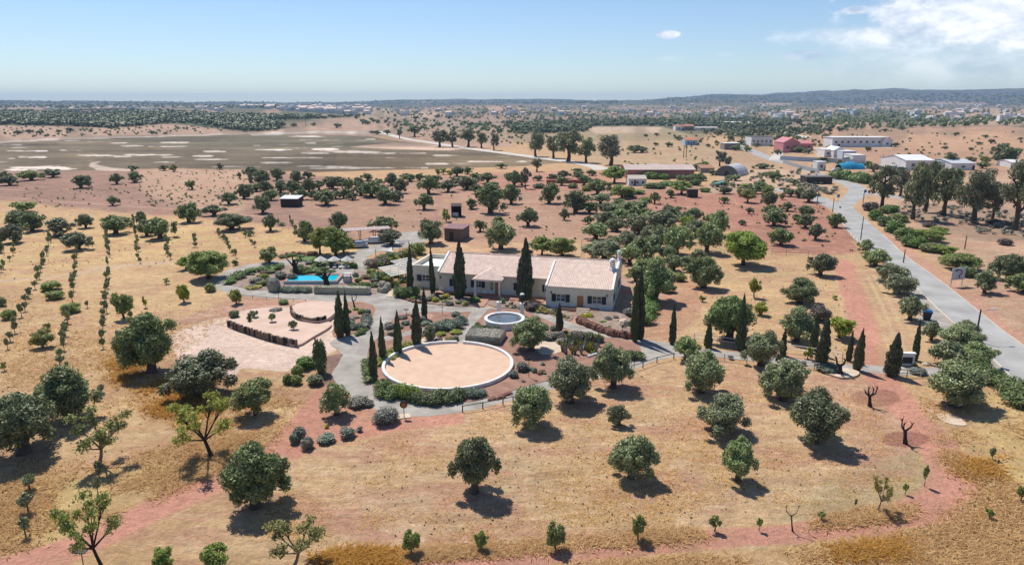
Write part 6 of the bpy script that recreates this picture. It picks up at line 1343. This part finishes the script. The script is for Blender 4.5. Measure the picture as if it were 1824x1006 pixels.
# ---------------------------------------------------------------- far buildings
def building(x0, x1, y, top, dp, label, wallm=WHITEB, roofm=TILER, roof='flat', cat='building', rz=0, nwin=3, group=None, name='building', door_=True):
    a, c = Wp(x0, y), Wp(x1, y); wd = math.hypot(c.x-a.x, (c.y-a.y)*.3); ctr_ = (a+c)/2; ctr_.z = min(a.z, c.z)-.3; h = ztop(ctr_, top); dp = min(dp, wd*2.2); o = tag(empty(name, ctr_, rz), label, cat, group); s = wd/2; b = MB()
    eh = h*(.68 if roof == 'gable' else .72 if roof == 'side' else .94)
    b.box((0, dp/2, eh/2), (wd, dp, eh))
    if roof == 'gable': b.poly([(-s, 0, eh), (s, 0, eh), (0, 0, h-.05)]); b.poly([(s, dp, eh), (-s, dp, eh), (0, dp, h-.05)])
    if roof == 'side': b.poly([(-s, 0, eh), (-s, dp/2, h-.05), (-s, dp, eh)]); b.poly([(s, 0, eh), (s, dp, eh), (s, dp/2, h-.05)])
    b.build('wall', wallm, o); r = MB(); k = max(.2, wd*.02)
    if roof == 'gable': roof_slab(r, [(-s-k, -k, eh-.05), (0, -k, h), (0, dp+k, h), (-s-k, dp+k, eh-.05)][::-1], .15); roof_slab(r, [(0, -k, h), (s+k, -k, eh-.05), (s+k, dp+k, eh-.05), (0, dp+k, h)], .15)
    elif roof == 'side': roof_slab(r, [(-s-k, -k, eh-.05), (s+k, -k, eh-.05), (s+k, dp/2, h), (-s-k, dp/2, h)], .15); roof_slab(r, [(-s-k, dp/2, h), (s+k, dp/2, h), (s+k, dp+k, eh-.05), (-s-k, dp+k, eh-.05)], .15)
    elif roof == 'barrel':
        pass
    else: r.box((0, dp/2, eh+.12), (wd+k, dp+k, .24))
    r.build('roof', roofm, o)
    for i in range(nwin):
        u = -s+wd*(i+.6)/(nwin+.2); wb = MB(); ww = min(1.6, wd/nwin*.35); wb.box((u, -.03, eh*.55), (ww, .1, min(1.4, eh*.3))); wb.build('window', GLASS, o)
    if door_ and eh > 2.4: db = MB(); db.box((-s+wd*(1.12)/(nwin+.2), -.04, 1.3), (min(1.3, wd*.1), .1, 2.2)); db.build('door', DWOOD, o)
    return o
building(1115,1236,318,296,14,'long low building with pink walls and wide pale roof',mat('dull_pink', (.36,.17,.15), .9, (.3,.14,.12), .5),mat('pale_pink_roof', (.52,.41,.36), .85, (.44,.34,.3), .3),'side',nwin=0,door_=False)
building(1120,1151,331,314,7,'low white annex with pale roof beside the pink building',WHITEB,mat('beige_roof', (.5,.44,.36), .85),'side',nwin=3)
building(1394,1424,271,246,16,'pink walled house with stepped gables near the lane',PINK,PINK,'gable',nwin=2); building(1422,1447,268,251,14,'smaller pink wing beside the stepped pink house',PINK,PINK,'side',nwin=2)
building(1337,1377,260,243,14,'white half-ruined farm building beside the pale lane',WHITEB,mat('dark_roof', (.1,.1,.1), .8),'flat',nwin=5)
building(1220,1242,259,246,10,'small blue-white house with orange roof in the fields',mat('bluewhite', (.4,.55,.68), .8),mat('orange_roof', (.5,.2,.1), .8),'side',nwin=2)
building(1203,1216,233,223,12,'small white far house beside the green orchard',roof='side',nwin=1); building(1218,1236,233,222,12,'tan far house with tiled roof beside the green orchard',mat('tan_wall', (.4,.25,.18), .9),TILER,'side',nwin=2)
building(1239,1278,233,226,12,'long low white barn behind the orchard',WHITEB,mat('grey_roof', (.4,.36,.34), .8),'side',nwin=2); building(1291,1336,224,217,16,'long white greenhouse roofs beyond the orchard',WHITEB,WHITEB,'side',nwin=0); building(1380,1402,208,203,20,'long white far warehouse on the plain',WHITEB,WHITEB,'flat',nwin=0)
building(1290,1318,267,255,9,'grey shed with white sheet roof beside the lane',mat('grey_wall', (.25,.22,.2), .9),WHITEB,'flat',nwin=1)
building(1479,1586,262,244,14,'long single-storey white building on the orange hillside',WHITEB,WHITEB,'flat',nwin=9); building(1570,1590,262,245,12,'pink-roofed end block of the hillside building',WHITEB,mat('rose_roof', (.5,.25,.24), .8),'gable',nwin=1)
building(1484,1504,281,262,12,'white gabled house above the blue tarpaulin',WHITEB,WHITEB,'gable',nwin=1); building(1468,1492,280,266,10,'white flat wing beside the gabled house',WHITEB,WHITEB,'flat',nwin=2); building(1500,1524,283,269,10,'blue-white low wing behind the gabled house',mat('pale_blue_wall', (.5,.58,.66), .8),WHITEB,'flat',nwin=1)
building(1518,1541,291,276,10,'plain white block at the end of the garden wall',WHITEB,WHITEB,'flat',nwin=0,door_=False); building(1455,1470,304,288,5,'small white kiosk beside the road',WHITEB,WHITEB,'flat',nwin=1)
building(1612,1662,303,279,22,'big white warehouse behind the eucalyptus row',WHITEB,WHITEB,'side',nwin=2); building(1694,1736,303,286,18,'second white warehouse with grey low roof',WHITEB,mat('grey_sheet', (.52,.53,.55), .7),'side',nwin=1); building(1800,1822,298,286,10,'white roof showing behind the last eucalyptus',WHITEB,WHITEB,'side',nwin=1)
building(1660,1682,302,288,10,'low white shed between the two warehouses',WHITEB,TINROOF,'flat',nwin=1)
building(1436,1482,328,315,6,'low dark weathered shed beside the road bend',DWOOD,mat('patchy_roof', (.2,.18,.17), .9, (.08,.08,.08), 1),'flat',nwin=0,door_=False); building(1248,1272,308,296,12,'brown tiled outbuilding beside the hoop greenhouse',mat('grey_brown', (.3,.24,.2), .9),TILER,'side',nwin=1)
building(1160,1176,300,294,5,'tiny tin hut behind the pink building',PALEBARK,TINROOF,'flat',nwin=0,door_=False)
# garden wall with blue stripe, hoop greenhouse, tarpaulin
def wallrun(pts, h, t, m, label):
    P_ = [Wp(*p) for p in pts]; base = P_[0]; b = MB()
    for a, c in zip(P_[:-1], P_[1:]): d = c-a; b.box(((a.x+c.x)/2-base.x, (a.y+c.y)/2-base.y, h/2-.2), (math.hypot(d.x, d.y)+t*.9, t, h), rz=math.atan2(d.y, d.x))
    tag(b.build('garden_wall', m, loc=(base.x, base.y, base.z)), label, 'wall')
wallrun([(1390,285),(1420,287),(1470,289),(1520,292)], 2.4, .3, mat('bluish_wall', (.42,.52,.62), .8), 'long pale blue garden wall along the upper road'); wallrun([(1395,291),(1430,302),(1458,309)], 2.0, .3, mat('grey_wall2', (.33,.33,.33), .9), 'grey retaining wall beside the road')
wallrun([(1394,273),(1420,271),(1448,268)], 2.0, .3, PINK, 'low pink wall before the pink house')
p = Wp(1294, 314); o = tag(empty('hoop_greenhouse', p, R(-35)), 'rounded grey hoop greenhouse among the farm sheds', 'greenhouse'); b = MB(); r = 5.0; Ln = 14; n = 12
for i in range(n):
    a0, a1 = math.pi*i/n, math.pi*(i+1)/n; b.poly([(r*math.cos(a0), 0, r*.9*math.sin(a0)), (r*math.cos(a0), Ln, r*.9*math.sin(a0)), (r*math.cos(a1), Ln, r*.9*math.sin(a1)), (r*math.cos(a1), 0, r*.9*math.sin(a1))][::-1])
b.build('cover', mat('plastic_cover', (.52,.52,.5), .5, (.4,.4,.38), .3), o)
for yy in (.02, Ln-.02): b = MB(); b.poly([(r*.995*math.cos(math.pi*i/n), yy, r*.9*.995*math.sin(math.pi*i/n)) for i in range(n+1)]); b.build('end_wall', mat('dark_mesh', (.14,.14,.14), .8), o)
b = MB(); b.box((0, -.03, 1.1), (1.6, .06, 2.2)); b.build('door', DWOOD, o)
a, c = Wp(1499, 302), Wp(1542, 302); b = MB(); rng = random.Random(4); wd = (c-a).length; nx, ny = 18, 8; base = len(b.v)
for j in range(ny+1):
    for i in range(nx+1): u, v = i/nx, j/ny; b.v.append(((u-.5)*wd, v*7, (.15+3.6*math.sin(math.pi*min(1, max(.0, v)))**.6*(1-abs(u-.5)*.6))*rng.uniform(.82, 1.05)-.2))
for j in range(ny):
    for i in range(nx): q = j*(nx+1)+i; b.f.append((q, q+1, q+nx+2, q+nx+1)); b.m.append(0)
tag(b.build('tarpaulin', BLUE, loc=(a+c)/2, smooth=True), 'bright blue tarpaulin heap below the white gabled house', 'tarpaulin')
def far_car(x, y, rz, label, m, van=False):
    car(x, y, rz, label, m, 5.0 if van else 4.2); o = [q for q in bpy.data.objects if q.get('label') == label][0]; o['group'] = 'vehicles near the white farm buildings'
    if van: o.scale = (1.2, 1.2, 1.5)
far_car(1590,303,R(20),'white van parked before the white warehouse',CARW,True); far_car(1600,305,R(-10),'second white van parked before the warehouse',CARW,True); far_car(1587,322,R(5),'silver car parked on the side road behind the eucalyptus',CARG); far_car(1445,272,R(80),'white car beside the pink house',CARW); far_car(1458,271,R(70),'dark car beside the pink house lane',CARG); far_car(1490,305,R(0),'white van behind the hedge at the road bend',CARW)
p = Wp(1279, 332); b = MB(); b.v += [(-2.2,-.6,.9),(2.2,-.6,1.9),(2.2,.6,1.9),(-2.2,.6,.9),(-2.2,-.6,.8),(2.2,-.6,1.8),(2.2,.6,1.8),(-2.2,.6,.8)]
for f in ((0,1,2,3),(7,6,5,4),(0,4,5,1),(1,5,6,2),(2,6,7,3),(3,7,4,0)): b.f.append(f); b.m.append(0)
for sx in (-1.8, 1.8): b.box((sx, 0, .45 if sx < 0 else .85), (.1, .9, .9 if sx < 0 else 1.7))
tag(b.build('water_slide', mat('light_blue_plastic', (.2,.5,.65), .5), loc=p), 'pale blue slanted slide at the edge of the red slope', 'slide')
b = MB(); p = Wp(1013, 327); b.box((0, 2, .6), (17, 2.4, 1.2)); b.box((0, 2, 1.25), (17.3, 2.7, .1)); tag(b.build('brick_wall', mat('red_brick', (.36,.12,.08), .9, (.28,.09,.06), .5), loc=p), 'long low red brick wall in the red field', 'wall')
for x, y, l_, bl_ in ((1540,352,'small blue sign at the junction',1),(1547,353,'small dark sign beside the junction sign',0),(1492,361,'blue round sign at the roadside island',1)):
    p = Wp(x, y); o = tag(empty('road_sign', p), l_, 'sign'); b = MB(); b.tube([(0, 0, 0), (0, 0, 2.3)], .05, 6); b.build('post', METAL, o); b = MB(); b.box((0, -.08, 2.1), (.8, .06, .9)); b.build('plate', BINB if bl_ else BINK, o)
# ---------------------------------------------------------------- villages: small white houses
rngv = random.Random(12); HV = []
for k in range(5):
    b = MB(); wd, dp, h = rngv.uniform(7, 13), rngv.uniform(7, 11), rngv.uniform(3.2, 6.5); b.box((0, 0, h/2-1), (wd, dp, h+2)); rm = 1 if k % 2 else 2
    if k % 2: b.poly([(-wd/2-.3, -dp/2-.3, h), (wd/2+.3, -dp/2-.3, h), (wd/2+.3, 0, h+1.7), (-wd/2-.3, 0, h+1.7)], 1); b.poly([(wd/2+.3, dp/2+.3, h), (-wd/2-.3, dp/2+.3, h), (-wd/2-.3, 0, h+1.7), (wd/2+.3, 0, h+1.7)], 1); b.poly([(-wd/2, -dp/2, h), (-wd/2, 0, h+1.65), (-wd/2, dp/2, h)], 0); b.poly([(wd/2, -dp/2, h), (wd/2, dp/2, h), (wd/2, 0, h+1.65)], 0)
    else: b.box((0, 0, h+.15), (wd+.4, dp+.4, .3), 0); b.box((wd*.2, 0, h+1.1), (wd*.4, dp*.5, 1.8), 0)
    for i in range(2): b.box((-wd/2+wd*(i+.5)/2, -dp/2-.03, h*.55), (.9, .1, 1.1), 2)
    HV.append(b.mesh('house', [WHITEB, TILE, GLASS]))
def village(n, fn, label, group, sc_=1.0):
    for i in range(n):
        x, y = fn(rngv); p = Wp(x, y); o = bpy.data.objects.new('house', rngv.choice(HV)); o.location = p; o.rotation_euler = (0, 0, rngv.uniform(-.6, .6)); s = sc_*rngv.uniform(.8, 1.3); o.scale = (s, s, s); link(o); tag(o, label, 'house', group)
def f1(r):
    x = r.triangular(395, 668, 600); return x, r.uniform(189, 194+max(0, x-450)*.06)
village(170, f1, 'tiny white house of the crowded hilltop village behind the marsh', 'houses of the white hilltop village', 1.3)
village(26, lambda r: (r.choice([r.uniform(85, 270), r.uniform(320, 400)]), r.uniform(193, 199)), 'tiny white building in the far woods behind the marsh', 'white buildings in the far woods')
village(60, lambda r: (r.uniform(700, 1300), r.uniform(186, 208)), 'tiny white house scattered on the far middle hills', 'white houses on the middle hills', 1.2)
village(54, lambda r: (r.uniform(1300, 1824), r.uniform(183, 216)), 'tiny white house scattered on the far blue hills', 'white houses on the blue hills', 1.3)
for x0, x1, y, t_, m, l_ in ((83,105,199,194,WHITEB,'long white warehouse left of the far industrial row'),(108,150,200,194,mat('pinkish_wall', (.5,.3,.26), .9),'long pinkish warehouse in the far industrial row'),(136,165,202,197,mat('mid_blue', (.15,.3,.55), .7),'blue-walled warehouse in the far industrial row'),(160,192,201,193,mat('tan_far', (.5,.35,.2), .9),'tan warehouse with orange front in the far industrial row'),(215,240,196,192,WHITEB,'white warehouse beyond the tan one'),(240,262,198,194,WHITEB,'low white warehouse at the end of the far industrial row')):
    building(x0, x1, y, t_, 40, l_, m, WHITEB if m is WHITEB else TILE, 'flat', nwin=0, door_=False, name='warehouse', cat='warehouse')
# ---------------------------------------------------------------- woods and undergrowth as masses
def mass(name, polys, size, m, seed, label=None, per=10, flat=.7):
    """many small tree crowns; polys: (outline in photo positions, number, crown width in m)"""
    g = random.Random(seed); Vs, Fs = [], []; off = 0; tmpl = []
    for k in range(6):
        rg = random.Random(seed*10+k); lb = ellip_lobes(rg, 5, (0, 0, .45), (.5, .5, .5), .2, .3, .9); V_, Q_, T_ = lobes_mesh(lb, per*4, .28, seed*31+k, core=.85, jit=.6)
        Q2 = np.concatenate([Q_, np.array([[t[0], t[1], t[2], t[2]] if len(set(t)) == 3 else t for t in T_.tolist()])]); tmpl.append((V_, Q_, T_))
    for poly, n, wd in polys:
        xs = [p[0] for p in poly]; ys = [p[1] for p in poly]; cnt = 0; tries = 0
        while cnt < n and tries < n*8:
            tries += 1; x, y = g.uniform(min(xs), max(xs)), g.uniform(min(ys), max(ys)); ins = False; j = len(poly)-1
            for i in range(len(poly)):
                if (poly[i][1] > y) != (poly[j][1] > y) and x < (poly[j][0]-poly[i][0])*(y-poly[i][1])/(poly[j][1]-poly[i][1]+1e-9)+poly[i][0]: ins = not ins
                j = i
            if not ins: continue
            cnt += 1; p = Wp(x, y); s = wd*g.uniform(.6, 1.4); V_, Q_, T_ = tmpl[g.randrange(6)]
            Vs.append(V_*np.array((s, s, s*flat*g.uniform(.8, 1.2)))+np.array(tuple(p))); Fs.append((Q_+off, T_+off)); off += len(V_)
    Va = np.concatenate(Vs); Qa = np.concatenate([f[0] for f in Fs]); Ta = np.concatenate([f[1] for f in Fs])
    tq = Ta.tolist(); quads = [t for t in tq if len(set(t)) == 4]; tris = [list(dict.fromkeys(t)) for t in tq if len(set(t)) == 3]
    me = bpy.data.meshes.new(name); nq = len(Qa)+len(quads); loops = np.concatenate([Qa.ravel(), np.array(quads or np.zeros((0, 4)), dtype=int).ravel(), np.array(tris or np.zeros((0, 3)), dtype=int).ravel()]).astype(np.int32)
    starts = np.concatenate([np.arange(nq)*4, nq*4+np.arange(len(tris))*3]).astype(np.int32)
    me.vertices.add(len(Va)); me.vertices.foreach_set('co', Va.astype(np.float32).ravel()); me.loops.add(len(loops)); me.loops.foreach_set('vertex_index', loops); me.polygons.add(len(starts)); me.polygons.foreach_set('loop_start', starts)
    me.materials.append(m); me.update(calc_edges=True); me.validate(); o = link(bpy.data.objects.new(name, me)); return tag(o, label, None, None, 'stuff')
mass('marsh_side_woods', [([(-20,198),(120,200),(300,199),(420,206),(560,208),(660,207),(560,213),(470,217),(400,219),(300,220),(200,229),(130,225),(-20,223)], 1900, 8), ([(330,216),(470,214),(510,226),(490,233),(440,236),(400,230),(350,222)], 260, 8)], 1, OLIVED, 1, 'dense green wood beyond the marsh')
mass('valley_orchard', [([(900,226),(980,217),(1160,216),(1200,218),(1060,226),(1040,236),(930,240)], 420, 9), ([(1040,216),(1340,214),(1430,218),(1420,224),(1300,232),(1200,226),(1060,224)], 420, 9), ([(1240,236),(1400,226),(1480,222),(1500,236),(1380,246),(1280,244)], 120, 7)], 1, OLIVED, 2, 'band of green orchard trees across the valley')
mass('hill_scrub', [([(640,186),(1000,184),(1300,186),(1820,184),(1820,214),(1500,222),(1300,214),(900,216),(700,208)], 1700, 6.5), ([(0,186),(640,187),(640,194),(0,194)], 400, 10), ([(1480,216),(1760,212),(1820,214),(1820,224),(1500,232),(1440,224)], 160, 7), ([(640,210),(1000,222),(1000,236),(860,240),(700,230)], 160, 6)], 1, OLIVED, 3, 'scattered dark scrub over the far hills')
mass('ridge_trees', [([(-40,180.5),(640,183),(640,187),(-40,186)], 500, 16), ([(640,180),(1100,179),(1100,185),(640,186)], 350, 16), ([(1100,176),(1400,168),(1850,166),(1850,184),(1100,184)], 700, 14)], 1, OLIVED, 4, 'trees along the far ridge lines', flat=.5)
mass('roadside_undergrowth', [([(1600,362),(1700,368),(1830,380),(1830,425),(1760,420),(1680,400),(1610,385)], 130, 1.6), ([(1560,340),(1824,332),(1824,352),(1600,350)], 50, 2.5), ([(1250,338),(1440,340),(1470,330),(1440,310),(1330,310)], 60, 2.2), ([(1430,338),(1490,335),(1490,350),(1450,350)], 26, 2.2)], 1, GREYL, 5, 'dry undergrowth below the eucalyptus row', flat=.55)
mass('field_weeds', [([(440,250),(10,0),(11,0)], 0, 1), ([(620,330),(900,330),(1060,440),(860,420),(640,400)], 60, .7), ([(20,340),(420,300),(430,360),(60,370)], 120, .8), ([(1110,350),(1500,370),(1520,450),(1300,420)], 90, .8), ([(1060,240),(1300,250),(1300,290),(1060,300)], 60, 2), ([(1500,228),(1824,230),(1824,285),(1560,280)], 90, 2.2), ([(680,212),(1000,224),(1000,262),(760,250)], 160, 3), ([(1180,238),(1480,232),(1480,262),(1240,262)], 160, 3), ([(0,226),(440,224),(440,238),(0,246)], 160, 3), ([(1240,300),(1480,300),(1480,345),(1260,335)], 80, 2), ([(200,310),(440,300),(430,370),(240,370)], 160, .8)], 1, OLIVED, 6, 'low dark weeds dotted over the fields', flat=.6)
mass('field_tufts', [([(0,520),(420,540),(300,640),(250,760),(120,960),(0,980)], 300, .22), ([(540,790),(930,740),(1500,690),(1600,860),(1300,920),(700,960)], 420, .17), ([(1200,480),(1500,480),(1540,640),(1250,600)], 160, .24), ([(0,380),(600,400),(450,460),(0,500)], 200, .36), ([(1700,700),(1824,700),(1824,1000),(1500,1000),(1700,900)], 140, .2)], 1, leafmat('weed_leaves', [(.16,.115,.055), (.22,.17,.08), (.30,.22,.11)], .2), 7, 'small faded tufts in the mown field', per=3, flat=.6)
# ---------------------------------------------------------------- tall dry grass
def grass(name, polys, h0, h1, m, seed, label, wd=.05, dens=.04):
    g = np.random.default_rng(seed); allV = []
    for poly, n in polys:
        P_ = np.array(poly, float); x0, y0 = P_.min(0); x1, y1 = P_.max(0); got = 0
        while got < n:
            X0 = g.uniform(x0-20, x1+20, n*2); Y0 = g.uniform(y0-10, y1+10, n*2); X_ = X0+g.normal(size=n*2)*16; Y_ = Y0+g.normal(size=n*2)*5; ins = np.zeros(len(X_), bool); j = len(P_)-1
            for i in range(len(P_)):
                c = ((P_[i, 1] > Y_) != (P_[j, 1] > Y_)) & (X_ < (P_[j, 0]-P_[i, 0])*(Y_-P_[i, 1])/(P_[j, 1]-P_[i, 1]+1e-9)+P_[i, 0]); ins ^= c; j = i
            X_, Y_ = X0[ins][:n-got], Y0[ins][:n-got]; u = (X_-912)/FPX; v = (503-Y_)/FPX; dz = -st+v*ct; t = -CAM_H/dz; px, py = u*t, (ct+v*st)*t
            k = fbm(px/2.5, py/2.5, 3)+fbm(px/9+5, py/9, 3)*1.2+g.uniform(-.25, .25, len(px)) > dens; px, py = px[k], py[k]; got += max(len(X_), 1)
            q = len(px)
            for s_ in range(3):
                a = g.uniform(0, 6.28, q); r = g.uniform(0, .16, q); bx, by = px+np.cos(a)*r, py+np.sin(a)*r; hh = g.uniform(h0, h1, q); a2 = g.uniform(0, 6.28, q); w_ = wd*g.uniform(.6, 1.4, q); ln = hh*2.2
                b0 = np.stack([bx-np.cos(a2)*w_, by-np.sin(a2)*w_, np.zeros(q)], 1); b1 = np.stack([bx+np.cos(a2)*w_, by+np.sin(a2)*w_, np.zeros(q)], 1); tt = np.stack([bx+np.cos(a)*ln, by+np.sin(a)*ln, hh], 1); allV.append(np.stack([b0, b1, tt], 1).reshape(-1, 3))
    Va = np.concatenate(allV); me = npmesh(name, Va, np.arange(len(Va)).reshape(-1, 3), [m]); tag(link(bpy.data.objects.new(name, me)), label, None, None, 'stuff')
grass('tall_dry_grass', [([(1000,1010),(1300,985),(1560,960),(1680,930),(1740,860),(1750,760),(1830,740),(1830,1060),(1000,1060)], 17000), ([(700,982),(1000,958),(1300,936),(1480,920),(1620,900),(1622,922),(1480,938),(1300,954),(1000,980),(700,1000)], 9000), ([(-20,830),(200,820),(400,770),(480,800),(330,870),(150,950),(-20,990)], 12000), ([(480,560),(0,520),(0,700),(200,760),(300,640),(420,560)], 9000), ([(1650,690),(1740,700),(1740,860),(1690,830)], 4000), ([(420,680),(540,700),(480,790),(380,840),(330,780)], 5000)], .08, .26, STRAW, 1, 'tall straw-coloured dry grass of the uncut ground')
grass('mown_stubble', [([(540,850),(620,790),(800,750),(930,725),(1180,660),(1240,650),(1500,680),(1560,700),(1620,860),(1400,915),(1000,945),(700,975),(430,960)], 34000), ([(1200,490),(1480,480),(1530,640),(1260,610)], 6000)], .03, .10, STRAW, 2, 'short straw stubble of the mown field', .04)
grass('rusty_weeds', [([(196,640),(250,640),(240,680),(210,690)], 900), ([(250,680),(360,670),(380,730),(330,760),(260,730)], 2200), ([(570,990),(640,975),(710,985),(700,1015),(570,1015)], 1300), ([(1700,820),(1780,810),(1790,850),(1720,850)], 700), ([(1480,975),(1620,965),(1620,995),(1480,1000)], 800)], .12, .38, RUSTW, 3, 'rust-brown dry weeds in patches', .06, -.15)
grass('marsh_reeds', [([(0,240),(10,240),(10,241)], 3)], .5, 1, STRAW, 4, 'x')
bpy.data.objects.remove(bpy.data.objects['marsh_reeds'])
autolabel()
for o in bpy.data.objects:
    if o.get('label') and len(o['label'].replace('-', ' ').split()) > 16 and not o.parent: print('LONG', o.name, o['label'])
# ---------------------------------------------------------------- haze
b = MB(); zlo = float(V[:, 2].min())-2; zhi = max(float(V[:, 2].max())+14, 60); S = 11000
b.box((0, 0, (zlo+zhi)/2), (2*S, 2*S, zhi-zlo)); hm = bpy.data.materials.new('air'); hm.use_nodes = True; n = hm.node_tree.nodes; n.clear(); oo = n.new('ShaderNodeOutputMaterial'); vp = n.new('ShaderNodeVolumePrincipled')
vp.inputs['Color'].default_value = (.50, .74, 1.0, 1); vp.inputs['Density'].default_value = HAZE; vp.inputs['Anisotropy'].default_value = 0.0; hm.node_tree.links.new(vp.outputs[0], oo.inputs['Volume'])
tag(b.build('haze', hm), kind='stuff')
